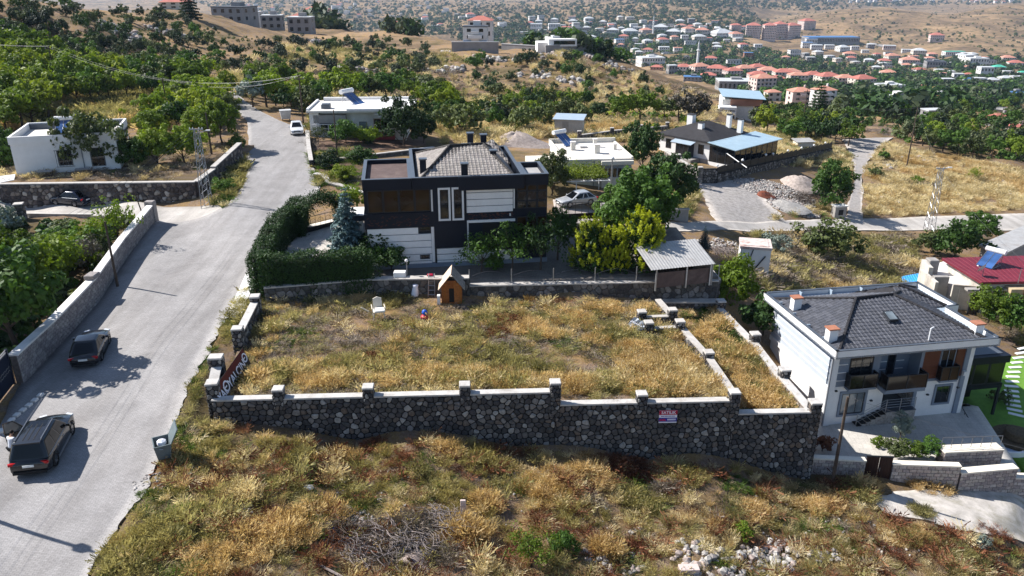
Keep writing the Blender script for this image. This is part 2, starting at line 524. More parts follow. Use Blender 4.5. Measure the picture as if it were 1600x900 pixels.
MAT_GRAVELRD=M_plain('dusty_gravel',(0.36,0.33,0.31),0.95,0.25,2.5,dirt=(0.2,0.18,0.14),bump=.4)

# ---- street surfaces ----
RL=gp([(-160,900),(-40,760),(0,660),(35,597),(100,530),(162,462),(195,405),(240,347)])
RRt=gp([(140,905),(165,850),(215,785),(240,740),(268,690),(284,630),(300,592),(327,550),(350,500),(375,455)])
road_low=strip('road',RL,RRt,MAT_ROAD,0.05,110,14,jag=.35)
RL2=gp([(240,347),(300,345),(352,325),(375,300),(387,270),(385,235),(390,205),(384,185),(362,165),(345,150),(335,138)])
RR2=gp([(375,455),(400,400),(438,350),(470,322),(505,300),(488,262),(482,235),(478,205),(440,190),(400,172),(368,146)])
road_up=strip('road',RL2,RR2,MAT_ROAD,0.054,90,14,jag=.3,seed=4)
LA=gp([(352,322),(310,322),(200,316),(120,311),(60,309),(-60,308)])
LB=gp([(330,351),(245,351),(160,341),(100,336),(60,334),(-60,345)])
side_lane=strip('lane',LA,LB,MAT_LANE,0.045,50,6,jag=.3)
RA=gp([(1040,347),(1180,347),(1300,342),(1400,340),(1500,337),(1620,335),(1700,334)])
RB=gp([(1040,363),(1180,361),(1300,359),(1400,360),(1500,360),(1620,362),(1700,366)])
street_right=strip('road',RA,RB,MAT_LANE,0.05,90,6,jag=.4)
YA=gp([(1082,290),(1100,270),(1110,262)]);YB=gp([(1128,349),(1210,330),(1180,278)])
YA=gp([(1120,350),(1092,300),(1082,278)]);YB=gp([(1235,350),(1205,322),(1170,284)])
yard=strip('gravel_yard',YA,YB,MAT_GRAVELRD,0.03,30,8,jag=.8)
PA=gp([(1318,345),(1330,300),(1336,262),(1325,235),(1318,218)]);PB=gp([(1348,345),(1346,300),(1350,262),(1372,232),(1395,215)])
path=strip('gravel_path',PA,PB,MAT_GRAVELRD,0.03,40,6,jag=.7)
CA=gp([(1355,775),(1440,762),(1520,764),(1620,772),(1720,780)]);CB=gp([(1380,800),(1450,815),(1520,835),(1620,852),(1720,868)])
MAT_CONC=M_plain('old_concrete',(0.50,0.46,0.42),0.9,0.2,1.2,dirt=(0.2,0.18,0.11),dirt_amt=.75,bump=.3)
conc=strip('concrete_lane',CA,CB,MAT_CONC,0.04,50,8,jag=1.2)
# sidewalk of white pavers beside the hedge
WA=gp([(352,500),(372,458),(399,400),(437,350)]);WB=gp([(376,500),(392,458),(414,400),(448,350)])
MAT_WHITEPAV=M_pieces('white_pavers',[(0.62,0.6,0.58),(0.7,0.68,0.66),(0.55,0.53,0.5)],0.8)

# ---- lot and platforms ----
FW0=Vector((-16.9,39.3,0)); FW1=Vector((17.9,41.0,0))          # front retaining wall line
def lot_z(x,y): return 1.0-0.85*(np.clip((np.asarray(x,float)+17)/29.0,0,1))
def patch(name,A,B,Cc,D,zf,mat,n=30,m=20,bump=0.0,skirt=2.0,seed=0,kind='structure'):
    """four-cornered sheet A-B-C-D with its own height, plus a skirt into the ground"""
    V=[];F=[]
    for i in range(n+1):
        for j in range(m+1):
            s=i/n;t=j/m
            x=(A[0]*(1-s)+B[0]*s)*(1-t)+(D[0]*(1-s)+Cc[0]*s)*t
            y=(A[1]*(1-s)+B[1]*s)*(1-t)+(D[1]*(1-s)+Cc[1]*s)*t
            V.append((x,y))
    V=np.array(V); Z=np.array(zf(V[:,0],V[:,1]))*np.ones(len(V))
    if bump: Z=Z+fbm(V[:,0]*.45,V[:,1]*.45,4,seed)*bump
    V3=[tuple(p) for p in np.column_stack([V,Z])]
    for i in range(n):
        for j in range(m):
            a=i*(m+1)+j; F.append((a,a+m+1,a+m+2,a+1))
    border=[i*(m+1) for i in range(n+1)]+[n*(m+1)+j for j in range(1,m+1)]+[i*(m+1)+m for i in range(n-1,-1,-1)]+[j for j in range(m-1,0,-1)]
    st=len(V3)
    for k in border: V3.append((V3[k][0],V3[k][1],V3[k][2]-skirt))
    nb=len(border)
    for q in range(nb): F.append((border[q],st+q,st+(q+1)%nb,border[(q+1)%nb]))
    me=np_mesh(name,V3,np.array(F)); me.materials.append(mat)
    o=link(name,me); 
    if kind: o['kind']=kind
    SHEETS.append([A[:2],B[:2],Cc[:2],D[:2]])
    return o

# lot floor and the narrow plot right of it
patch('lot_ground',(-16.6,39.6),(12.6,40.9),(11.2,56.3),(-19.4,55.6),lot_z,MAT_GROUND,90,50,.22,1.2,seed=3)
def strip_z(x,y): return -0.95+(np.asarray(y)-41)*0.03
patch('plot_ground',(12.9,41.0),(17.6,41.2),(15.7,56.6),(11.6,56.3),strip_z,MAT_GROUND,20,50,.2,1.2,seed=5)
YARDZ=1.7
def yard_z(x,y): return YARDZ+np.clip(np.asarray(y,float)-64,0,20)*0.035
MAT_YARD=M_paving('garden_paving',(0.19,0.165,0.145),R(8),(0.4,0.4))
patch('house_yard',(-19.3,56.0),(16.0,57.4),(15.0,69.5),(-16.5,73.5),yard_z,MAT_YARD,40,30,0,1.4)
MAT_DRIVE=M_paving('pale_driveway_pavers',(0.58,0.54,0.49),R(20),(0.3,0.15))
dA=gp([(470,352),(452,392)]);
patch('driveway',at(425,405,1.9)[:2],at(520,395,1.9)[:2],at(545,335,2.1)[:2],at(462,353,2.1)[:2],lambda x,y:yard_z(x,y)+0.03,MAT_DRIVE,10,10,0,.3)
CY=-5.05
MAT_COURT=M_paving('courtyard_tiles',(0.50,0.47,0.43),R(8),(0.6,0.6),patch=.05)
patch('courtyard',(18.2,41.9),(31.6,41.6),(33.2,49.4),(19.2,56.0),lambda x,y:np.full(np.shape(x),CY),MAT_COURT,20,20,0,1.0)
m_,nt_,b_,_=_nt('lawn'); n_=_noise(nt_,1.2,5,0.7,_pos(nt_)); r_=_ramp(nt_,n_.outputs[0],[(0.3,(0.08,0.19,0.015)),(0.7,(0.15,0.31,0.03))]); nt_.links.new(r_.outputs[0],b_.inputs['Base Color']); b_.inputs['Roughness'].default_value=.9
n2_=_noise(nt_,30,3,0.7,_pos(nt_)); _bump(nt_,b_,n2_.outputs[0],.6,.05)
MAT_LAWN=m_
LWZ=-6.3
patch('lawn',(33.3,43.0),(52,42.0),(52,60.5),(33.6,57.6),lambda x,y:np.full(np.shape(x),LWZ)+np.clip(np.asarray(y)-50,0,20)*.05,MAT_LAWN,20,20,0,2.0)
MAT_FLOORC=M_plain('pale_pool_paving',(0.55,0.55,0.56),0.7,0.06,2)
# sidewalk strip
wk=strip('sidewalk',WA,WB,MAT_WHITEPAV,0.14,60,4)

# ------------------------------------------------------------------ voronoi rubble masonry
def clip(poly,nx,ny,c):
    out=[];n=len(poly)
    for i in range(n):
        a=poly[i];b=poly[(i+1)%n]
        da=a[0]*nx+a[1]*ny-c; db=b[0]*nx+b[1]*ny-c
        if da<=0: out.append(a)
        if da*db<0:
            t=da/(da-db); out.append((a[0]+(b[0]-a[0])*t,a[1]+(b[1]-a[1])*t))
    return out
def voronoi(s0,s1,z0,z1,size,seed,vary=0.38):
    rg=random.Random(seed)
    nx=max(1,int(round((s1-s0)/size))); nz=max(1,int(round((z1-z0)/(size*.9))))
    dx=(s1-s0)/nx; dz=(z1-z0)/nz
    S={}
    for i in range(-1,nx+1):
        for j in range(-1,nz+1):
            S[i,j]=(s0+(i+.5+(.5 if j%2 else 0)*.9+rg.uniform(-vary,vary))*dx, z0+(j+.5+rg.uniform(-vary,vary))*dz)
    res=[]
    for i in range(-1,nx+1):
        for j in range(nz):
            c=S[i,j]
            poly=[(c[0]-dx*2,c[1]-dz*2),(c[0]+dx*2,c[1]-dz*2),(c[0]+dx*2,c[1]+dz*2),(c[0]-dx*2,c[1]+dz*2)]
            for a in range(-2,3):
                for b in range(-2,3):
                    q=S.get((i+a,j+b))
                    if q is None or (a==0 and b==0): continue
                    ex,ez=q[0]-c[0],q[1]-c[1]; L=hypot(ex,ez)
                    if L<1e-5: continue
                    ex/=L;ez/=L
                    poly=clip(poly,ex,ez,ex*(c[0]+q[0])/2+ez*(c[1]+q[1])/2)
                    if len(poly)<3: break
                if len(poly)<3: break
            for (ax,az,cc) in ((1,0,s1),(-1,0,-s0),(0,1,z1),(0,-1,-z0)):
                if len(poly)>=3: poly=clip(poly,ax,az,cc)
            if len(poly)>=3:
                A=0
                for k in range(len(poly)):
                    p=poly[k];q=poly[(k+1)%len(poly)];A+=p[0]*q[1]-p[1]*q[0]
                if abs(A)/2>size*size*.12: res.append(poly)
    return res
def stone_geo(poly,gap,depth,tilt=0.0,rg=rnd):
    cx=sum(p[0] for p in poly)/len(poly); cz=sum(p[1] for p in poly)/len(poly)
    q=[]
    for a,b in zip(poly,poly[1:]+poly[:1]):
        q.append((a[0]*.78+b[0]*.22,a[1]*.78+b[1]*.22)); q.append((a[0]*.22+b[0]*.78,a[1]*.22+b[1]*.78))
    r=sum(hypot(p[0]-cx,p[1]-cz) for p in q)/len(q)
    k=max(.35,1-gap/r); k2=k*.72
    ax,az=rg.uniform(-1,1)*tilt,rg.uniform(-1,1)*tilt
    V=[];n=len(q)
    for p in q:
        V.append((cx+(p[0]-cx)*k,0.0,cz+(p[1]-cz)*k))
    for p in q:
        X=(p[0]-cx)*k2;Z=(p[1]-cz)*k2
        V.append((cx+X,depth*(1+ax*X/r+az*Z/r),cz+Z))
    F=[(i,(i+1)%n,n+(i+1)%n,n+i) for i in range(n)]+[tuple(range(n,2*n))]
    return V,F,(cx,cz)

def coping_mb(P,Q,zP,zQ,w,h,ov=0.04,n=1,mb=None):
    mb=mb or MB()
    d=(Q-P);L=d.length;d=d/L;nn=Vector((d.y,-d.x,0))
    k=max(1,int(L/n)) if n>1 else 1
    A=[];
    vs=[];fs=[]
    a=P+nn*(w/2+ov);b=P-nn*(w/2+ov);c=Q-nn*(w/2+ov);e=Q+nn*(w/2+ov)
    vs=[(a.x,a.y,zP-h),(e.x,e.y,zQ-h),(c.x,c.y,zQ-h),(b.x,b.y,zP-h),(a.x,a.y,zP),(e.x,e.y,zQ),(c.x,c.y,zQ),(b.x,b.y,zP)]
    fs=[(0,3,2,1),(4,5,6,7),(0,1,5,4),(1,2,6,5),(2,3,7,6),(3,0,4,7)]
    mb.add(vs,fs); return mb

def stone_run(root,P,Q,zP,zQ,th,size,mats,gap=0.022,depth=0.07,maxparts=0,sides=(1,),seed=1,base=None,cop_h=0.1,cop=True,end_caps=True,bury=0.35,ov=.04,piece='stone'):
    """one straight run of rubble wall from P to Q (tops zP,zQ); parts go under root"""
    P=Vector((P[0],P[1],0));Q=Vector((Q[0],Q[1],0))
    d=(Q-P);L=d.length;d=d/L;nn=Vector((d.y,-d.x,0))
    base=base or (lambda x,y:H(x,y))
    def bz(s):
        p=P+d*s; return base(p.x,p.y)
    N=max(2,int(L/1.0))
    mb=MB();vs=[];fs=[]
    hc=cop_h if cop else 0
    for i in range(N+1):
        s=L*i/N;p=P+d*s;zt=zP+(zQ-zP)*i/N-hc;zb=bz(s)-bury
        for sg in (1,-1):
            q=p+nn*(sg*th/2); vs+= [(q.x,q.y,zb),(q.x,q.y,zt)]
    for i in range(N):
        a=i*4;b=a+4
        fs+=[(a,b,b+1,a+1),(b+2,a+2,a+3,b+3),(a+1,b+1,b+3,a+3),(a,a+2,b+2,b)]
    fs+=[(0,1,3,2),(N*4,N*4+2,N*4+3,N*4+1)]
    mb.add(vs,fs); mb.build('mortar_core',mats[0],root)
    if cop: coping_mb(P,Q,zP,zQ,th,cop_h,ov).build('coping',mats[2],root)
    zlo=min(bz(L*i/8) for i in range(9))-.15
    zhi=max(zP,zQ)-hc
    cells=[]
    for sd in sides:
        for poly in voronoi(0,L,zlo,zhi,size,seed+sd):
            cs=sum(p[0] for p in poly)/len(poly);cz=sum(p[1] for p in poly)/len(poly)
            zt=zP+(zQ-zP)*cs/L-hc
            if cz>zt-.04 or cz<bz(min(max(cs,0),L))-.2: continue
            if zP!=zQ: poly=clip(poly,-(zQ-zP)/L,1,zP-hc)
            if len(poly)<3: continue
            A=abs(sum(poly[k][0]*poly[(k+1)%len(poly)][1]-poly[k][1]*poly[(k+1)%len(poly)][0] for k in range(len(poly))))/2
            cells.append((A,sd,poly))
    cells.sort(key=lambda c:-c[0])
    # rotation matrix local(x along, y outward, z up) -> world
    rest=MB()
    rg=random.Random(seed)
    for k,(A,sd,poly) in enumerate(cells):
        dep=depth*rg.uniform(.5,1.25)
        V,F,(cx,cz)=stone_geo(poly,gap,dep,.5,rg)
        # geometry about the stone's own centre
        M=Matrix(((d.x,nn.x*sd,0),(d.y,nn.y*sd,0),(0,0,1))).to_4x4()
        p0=P+d*cx+nn*(sd*(th/2-.005)); 
        vl=[M@Vector((v[0]-cx,v[1],v[2]-cz)) for v in V]
        if sd>0: F=[tuple(reversed(f)) for f in F]
        if k<maxparts:
            m=MB();m.add(vl,F); o=m.build(piece,mats[1],root,loc=(p0.x,p0.y,cz))
        else:
            rest.add([(v.x+p0.x,v.y+p0.y,v.z+cz) for v in vl],F)
    if rest.v: rest.build('stones',mats[1],root,kind='stuff')
    # stones on the end faces
    if end_caps:
        ends=MB()
        for (pt,dirv,zt) in ((P,-d,zP),(Q,d,zQ)):
            ax=Vector((dirv.y,-dirv.x,0))
            zb=base(pt.x,pt.y)
            if zt-hc-zb<.3: continue
            for poly in voronoi(-th/2,th/2,zb-.1,zt-hc,size*.8,seed+9):
                V,F,(cx,cz)=stone_geo(poly,gap,depth*.8,.3,rg)
                o0=pt+dirv*(-.004)
                ends.add([(o0.x+ax.x*v[0]+dirv.x*v[1],o0.y+ax.y*v[0]+dirv.y*v[1],v[2]) for v in V],[tuple(reversed(f)) for f in F])
        if ends.v: ends.build('end_stones',mats[1],root,kind='stuff')

def pillar(root,x,y,w,zt,zb,mats,rz=0.0,cap=0.1,size=.34,seed=1,dx=None):
    """square stone pillar of a wall: core, stones on four faces, pale cap"""
    p=MB(); M=Matrix.Translation((x,y,0))@Matrix.Rotation(rz,4,'Z')
    dx=dx or w
    p.box(-w/2,w/2,-dx/2,dx/2,zb,zt-cap,M)
    pr=p.build('pillar',mats[0],root)
    c=MB(); c.bbox(-w/2-.04,w/2+.04,-dx/2-.04,dx/2+.04,zt-cap,zt,.025,M); c.build('pillar_cap',mats[2],pr)
    st=MB(); rg=random.Random(seed)
    for k,(hw,off) in enumerate(((w/2,dx/2),(dx/2,w/2),(w/2,dx/2),(dx/2,w/2))):
        Mk=M@Matrix.Rotation(k*pi/2,4,'Z')
        for poly in voronoi(-hw,hw,zb,zt-cap,size,seed*7+k):
            V,F,_=stone_geo(poly,.02,.05,.3,rg)
            st.add([Mk@Vector((v[0],-off-v[1]+.003,v[2])) for v in V],[f for f in F])
    st.build('pillar_stones',mats[1],pr,kind='stuff')
    return pr

BAS=[(0.085,0.08,0.078),(0.13,0.12,0.115),(0.06,0.058,0.06),(0.17,0.155,0.145),(0.10,0.092,0.09),(0.15,0.12,0.10),(0.075,0.07,0.074),(0.22,0.205,0.195),(0.115,0.108,0.105),(0.33,0.315,0.295)]
MAT_BAS=M_pieces('basalt_stones',BAS)
MAT_MORT=M_plain('dark_mortar',(0.016,0.015,0.016),0.95,0.3,4)
MAT_COP=M_plain('pale_coping',(0.50,0.475,0.45),0.8,0.12,2.5,dirt=(0.26,0.23,0.2),dirt_amt=.65,bump=.2)
DARKW=(MAT_MORT,MAT_BAS,MAT_COP)

# 1. the long front retaining wall of the lot
front=thing('stone_wall','long dark basalt retaining wall with pale coping and short pillars along the front of the empty lot','stone wall',(0,0,0))
KIDS['__']=[]
fd=(FW1-FW0).normalized()
def fpt(x): t=(x-FW0.x)/fd.x; return FW0+fd*t
def fx(px,py,z): 
    p=at(px,py,z); return p.x
S1=fx(868,612,1.4); S2=fx(1147,626,.55)
TH=.42
def basef(x,y): return float(H(x,y-.25))
stone_run(front,fpt(FW0.x),fpt(S1),1.42,1.42,TH,.37,DARKW,maxparts=150,seed=3,base=basef,bury=.6,end_caps=False)
stone_run(front,fpt(S1+.01),fpt(S2),.58,.55,TH,.37,DARKW,maxparts=100,seed=13,base=basef,bury=.6,end_caps=False)
stone_run(front,fpt(S2+.01),fpt(FW1.x),-.33,-.35,TH,.37,DARKW,maxparts=48,seed=23,base=basef,bury=.6,end_caps=False)
for k,(px,py,z) in enumerate([(433,608,2.0),(575,602,2.0),(726,600,2.0),(868,598,2.02),(1003,613,1.12),(1148,610,1.1)]):
    x=at(px,py,z).x; q=fpt(x)
    zb={0:1.42,1:1.42,2:1.42,3:.5,4:.55,5:-.4}[k]-.75
    pillar(front,q.x,q.y,.55,z,zb,DARKW,atan2(fd.y,fd.x),.12,.3,seed=k+2,dx=.56)
q=fpt(17.9); pillar(front,q.x,q.y+.05,.6,.25,-5.2,DARKW,atan2(fd.y,fd.x),.12,.33,seed=31,dx=.6)

# 2. left side of the lot: stepped corner wall, gap, upper piece
lw=thing('stone_wall','short stepped basalt wall with two white-capped steps at the left front corner of the lot','stone wall')
c0=at(320,602,2.35); c1=at(341,570,2.7)
pillar(lw,fpt(-16.9).x-.02,fpt(-16.9).y+.35,.62,2.3,-.4,DARKW,R(97),.12,.32,seed=41,dx=.62)
a_=Vector((-17.2,40.35,0)); b_=Vector((-17.35,41.6,0))
stone_run(lw,a_,b_,1.75,2.2,.5,.34,DARKW,maxparts=0,sides=(1,-1),seed=44,end_caps=False)
pillar(lw,-17.45,41.95,.6,2.75,-.2,DARKW,R(95),.12,.3,seed=47,dx=.75)
lw2=thing('stone_wall','low basalt wall with pale coping between two posts at the upper left side of the lot','stone wall')
u0=at(374,512,2.3); u1=at(397,466,2.35)
stone_run(lw2,(u0.x,u0.y),(u1.x,u1.y),2.1,2.1,.45,.36,DARKW,maxparts=0,sides=(1,-1),seed=51)
pillar(lw2,u0.x-.05,u0.y-.25,.62,2.45,.2,DARKW,R(97),.12,.3,seed=53)
pillar(lw2,u1.x,u1.y+.2,.62,2.5,.4,DARKW,R(97),.12,.3,seed=54)

# 3. inner wall between lot and the narrow plot
iw=thing('stone_wall','low inner wall with grey coping and capped posts between the empty lot and the narrow plot','stone wall')
MAT_COPG=M_plain('weathered_coping',(0.46,0.43,0.40),0.85,0.14,2,dirt=(0.25,0.22,0.19),bump=.3)
GREYW=(MAT_MORT,MAT_BAS,MAT_COPG)
i0=fpt(S2+.25); i1=at(1107,556,.62); i2=at(1066,511,.62); i3=at(1028,468,.7)
iz=lambda x,y:-1.1
for a,b,sd in ((i0,i1,61),(i1,i2,62)):
    stone_run(iw,(a.x,a.y),(b.x,b.y),.6,.62,.38,.36,GREYW,sides=(1,-1),seed=sd,base=iz,end_caps=False)
j0=at(1050,487,1.1); j1=at(1012,506,1.1)
for k,(p,zt) in enumerate(((i1,.98),(at(1063,500,1.2),1.2),(at(1014,502,1.2),1.2),(at(1003,485,1.2),1.2),(at(1051,482,1.25),1.25))):
    pillar(iw,p.x,p.y,.55,zt,-.8,GREYW,R(5),.12,.3,seed=64+k)
pa=at(1014,502,1.2);pb=at(1003,485,1.2);pc=at(1051,482,1.25)
pdd=at(1063,500,1.2)
stone_run(iw,(pa.x,pa.y),(pdd.x,pdd.y),.72,.72,.3,.36,GREYW,sides=(1,-1),seed=71,base=lambda x,y:-.3,end_caps=False)
stone_run(iw,(pb.x,pb.y),(pc.x,pc.y),.72,.72,.3,.36,GREYW,sides=(1,-1),seed=72,base=lambda x,y:-.3,end_caps=False)
stone_run(iw,(pc.x,pc.y),(i3.x,i3.y),.75,.75,.38,.36,GREYW,sides=(1,-1),seed=73,base=iz,end_caps=False)
# 4. far right wall
MAT_TANST=M_pieces('tan_field_stones',[(0.30,0.26,0.22),(0.22,0.19,0.17),(0.36,0.32,0.28),(0.16,0.14,0.13),(0.27,0.22,0.18)])
MAT_TANMO=M_plain('tan_mortar',(0.20,0.17,0.15),0.95,0.25,4)
rw=thing('stone_wall','long pale-topped stone wall between the narrow plot and the white two-storey house','stone wall')
r0=fpt(17.7);r1=at(1221,588,-.25);r2=at(1176,530,-.15);r3=at(1123,476,-.05)
for a,b,sd in ((r0,r1,81),(r1,r2,82),(r2,r3,83)):
    stone_run(rw,(a.x,a.y),(b.x,b.y),-.3,-.2,.42,.4,(MAT_TANMO,MAT_TANST,MAT_COP),sides=(1,-1),seed=sd,base=lambda x,y:min(float(H(x,y)),-2.2),end_caps=False)
for k,p in enumerate((r1,r2,r3)):
    pillar(rw,p.x+.15,p.y,.58,.35,-3,DARKW,R(5),.12,.3,seed=86+k)
# 5. back wall under the black house
MAT_BACKST=M_pieces('grey_boulders',[(0.10,0.095,0.09),(0.17,0.16,0.15),(0.24,0.22,0.21),(0.07,0.065,0.065),(0.13,0.115,0.105)])
MAT_BACKMO=M_plain('grey_mortar',(0.075,0.068,0.065),0.95,0.3,3)
BACKW=(MAT_BACKMO,MAT_BACKST,MAT_COPG)
bw=thing('stone_wall','long grey boulder retaining wall under the garden of the black and white house','stone wall')
B0=at(412,447,2.3);B1=at(582,434,2.3);B2=at(733,432,2.3);B3=at(736,447,1.55);B4=at(1122,436,1.55)
lotb=lambda x,y: float(lot_z(x,y))-.15
stone_run(bw,(B0.x,B0.y),(B1.x,B1.y),2.25,2.3,.45,.5,BACKW,seed=91,base=lotb,end_caps=False)
stone_run(bw,(B1.x,B1.y),(B2.x,B2.y),2.3,2.3,.45,.5,BACKW,maxparts=24,seed=92,base=lotb,ov=.12)
stone_run(bw,(B2.x+.05,B2.y+.2),(B4.x,B4.y),1.6,1.55,.45,.5,BACKW,maxparts=40,seed=93,base=lambda x,y:min(lotb(x,y),-.3),ov=.12)
stone_run(bw,(B4.x,B4.y),(B4.x-.6,B4.y+11),1.55,1.3,.4,.45,BACKW,seed=94,end_caps=False)
BWA,BWB=B2.copy(),B4.copy()
lg=thing('stone_wall','low wide ledge wall in the shade at the back of the narrow plot','stone wall')
L0=at(1036,470,.1);L1=at(1120,470,.1)
stone_run(lg,(L0.x,L0.y+.1),(L1.x,L1.y+.1),.1,.1,.7,.4,BACKW,seed=96,base=lambda x,y:-1.2)
# 6. rubble wall of the white house on the left
MAT_FIELD=M_pieces('mixed_field_stones',[(0.09,0.075,0.07),(0.13,0.11,0.10),(0.07,0.06,0.06),(0.34,0.30,0.26),(0.16,0.13,0.12),(0.24,0.20,0.17),(0.08,0.07,0.07),(0.11,0.09,0.085),(0.44,0.40,0.36)],grain=4)
MAT_FMORT=M_plain('brown_mortar',(0.085,0.07,0.065),0.95,0.3,3)
FIELDW=(MAT_FMORT,MAT_FIELD,MAT_COPG)
gw=thing('stone_wall','tall rubble garden wall of mixed field stones behind the parked blue hatchback','stone wall')
q0=at(-60,286,3.5);q1=at(30,286,3.5);q2=at(305,283,3.6);q3=at(333,263,4.0);q4=at(374,224,4.9)
patch('garden_ground',(-66,80.5),(q2.x-.1,q2.y+.2),(q3.x,98),(-66,98),lambda x,y:3.25+(np.asarray(y)-80)*.015,MAT_GROUND,30,20,.1,2.0)
bgw=lambda x,y:min(float(H(x,y-1.2)),float(H(x,y)))
stone_run(gw,(q0.x,q0.y),(q1.x,q1.y),3.4,3.5,.5,.45,FIELDW,seed=101,end_caps=False,base=bgw)
stone_run(gw,(q1.x,q1.y),(q2.x,q2.y),3.5,3.6,.5,.5,FIELDW,maxparts=120,seed=102,base=bgw,end_caps=False,depth=.1)
stone_run(gw,(q2.x,q2.y),(q3.x,q3.y),3.6,4.0,.5,.45,FIELDW,seed=103,end_caps=False)
stone_run(gw,(q3.x,q3.y),(q4.x,q4.y),4.2,5.0,.5,.45,FIELDW,seed=104,end_caps=False)

# ------------------------------------------------------------------ block walls
def block_run(root,P,Q,zP,zQ,bl,bh,th,mats,maxparts=0,base=None,cop=.1,ov=.06,depth=.03,gap=.032,seed=1,both=False,piece='brick'):
    P=Vector((P[0],P[1],0));Q=Vector((Q[0],Q[1],0));d=Q-P;L=d.length;d/=L;nn=Vector((d.y,-d.x,0))
    base=base or (lambda x,y:float(H(x,y)))
    N=max(2,int(L));vs=[];fs=[];mb=MB()
    for i in range(N+1):
        s=L*i/N;p=P+d*s;zt=zP+(zQ-zP)*i/N-cop;zb=base(p.x,p.y)-.4
        for sg in(1,-1):
            q=p+nn*(sg*th/2);vs+=[(q.x,q.y,zb),(q.x,q.y,zt)]
    for i in range(N):
        a=i*4;b=a+4;fs+=[(a,b,b+1,a+1),(b+2,a+2,a+3,b+3),(a+1,b+1,b+3,a+3)]
    fs+=[(0,1,3,2),(N*4,N*4+2,N*4+3,N*4+1)]
    mb.add(vs,fs);mb.build('mortar_core',mats[0],root)
    if cop: coping_mb(P,Q,zP,zQ,th,cop,ov).build('coping',mats[2],root)
    me=None;rest=MB();k=0
    ang=atan2(d.y,d.x); rg=random.Random(seed)
    rows=int((max(zP,zQ)-min(base(P.x,P.y),base(Q.x,Q.y))+.3)/bh)+1
    for sd in ((1,-1) if both else (1,)):
      for r in range(rows):
        s=-(bl/2 if r%2 else 0)
        while s<L:
            a=max(s,0);b=min(s+bl,L);s+=bl
            if b-a<.08: continue
            c=(a+b)/2;p=P+d*c
            zt=zP+(zQ-zP)*c/L-cop-r*bh
            if zt<base(p.x,p.y)-.05: continue
            ln=b-a-gap; de=depth*rg.uniform(.6,1.3)
            cx,cy,cz=p.x+nn.x*sd*(th/2),p.y+nn.y*sd*(th/2),zt-bh/2
            if k<maxparts:
                if me is None or abs(ln-(bl-gap))>.01:
                    m=MB();m.bbox(-ln/2,ln/2,-.05,de,-(bh-gap)/2,(bh-gap)/2,.012);
                    o=m.build(piece,mats[1],root,loc=(cx,cy,cz))
                    if abs(ln-(bl-gap))<.01: me=o.data
                else:
                    o=link(piece,me,root);o.location=(cx,cy,cz);KIDS.setdefault(root.name,[]).append(o)
                o.rotation_euler=(0,0,ang+pi if sd>0 else ang);k+=1
            else:
                M=Matrix.Translation((cx,cy,cz))@Matrix.Rotation(ang+(pi if sd>0 else 0),4,'Z')
                rest.box(-ln/2,ln/2,-.05,de,-(bh-gap)/2,(bh-gap)/2,M)
    if rest.v: rest.build('bricks',mats[1],root,kind='stuff')
MAT_BLK=M_pieces('tuff_blocks',[(0.46,0.38,0.34),(0.36,0.30,0.28),(0.52,0.45,0.41),(0.33,0.28,0.27),(0.45,0.39,0.34)],grain=9)
MAT_BLKM=M_plain('block_mortar',(0.13,0.11,0.105),0.95,0.2,5)
MAT_CREAM=M_plain('cream_coping',(0.72,0.66,0.56),0.8,0.07,2,dirt=(0.45,0.4,0.33),dirt_amt=.4,bump=.1)
TUFF=(MAT_BLKM,MAT_BLK,MAT_CREAM)
w1=thing('block_wall','short pink-grey block wall left of the brown courtyard gate, meeting the basalt wall','block wall')
e0=at(1268,713,-3.9);e1=at(1353,716,-3.9)
stone_=block_run(w1,(e0.x,e0.y),(e1.x,e1.y),-3.9,-3.95,.42,.24,.3,TUFF,maxparts=70,seed=111)
w2=thing('block_wall','long stepped pink-grey block wall with cream coping right of the brown courtyard gate','block wall')
e2=at(1394,722,-4.1);e3=at(1500,715,-3.7);e4=at(1498,727,-4.2);e5=at(1590,719,-4.0)
dy=(e5.y-e2.y)
block_run(w2,(e2.x,e2.y),(e3.x,e3.y-.2),-4.1,-4.05,.42,.24,.35,TUFF,maxparts=110,seed=112)
block_run(w2,(e3.x+.02,e3.y-.2),(e5.x,e5.y),-4.5,-4.4,.42,.24,.45,TUFF,maxparts=110,seed=113)
block_run(w2,(e5.x+.02,e5.y),(e5.x+1.2,e5.y-.05),-5.1,-5.1,.42,.24,.45,TUFF,maxparts=30,seed=114)
w3=thing('block_wall','set-back block wall with cream coping and thin railing behind the stepped wall','block wall')
f0=at(1500,700,-4.0);f1=at(1563,697,-4.0)
block_run(w3,(f0.x-1.2,f0.y-.1),(f1.x,f1.y),-4.0,-4.0,.42,.24,.7,TUFF,maxparts=0,seed=115,base=lambda x,y:-6.3)
rl=MB()
f0=Vector((f0.x-1.2,f0.y,0))
for k in range(7):
    x=f0.x+(f1.x-f0.x)*k/6;y=f0.y+(f1.y-f0.y)*k/6; rl.tube((x,y,-4.0),(x,y,-3.25),.02)
rl.tube((f0.x,f0.y,-3.25),(f1.x,f1.y,-3.25),.025)
rl.build('railing',M_plain('grey_metal',(0.18,0.18,0.19),.5,.1,3,metal=.5),w3)
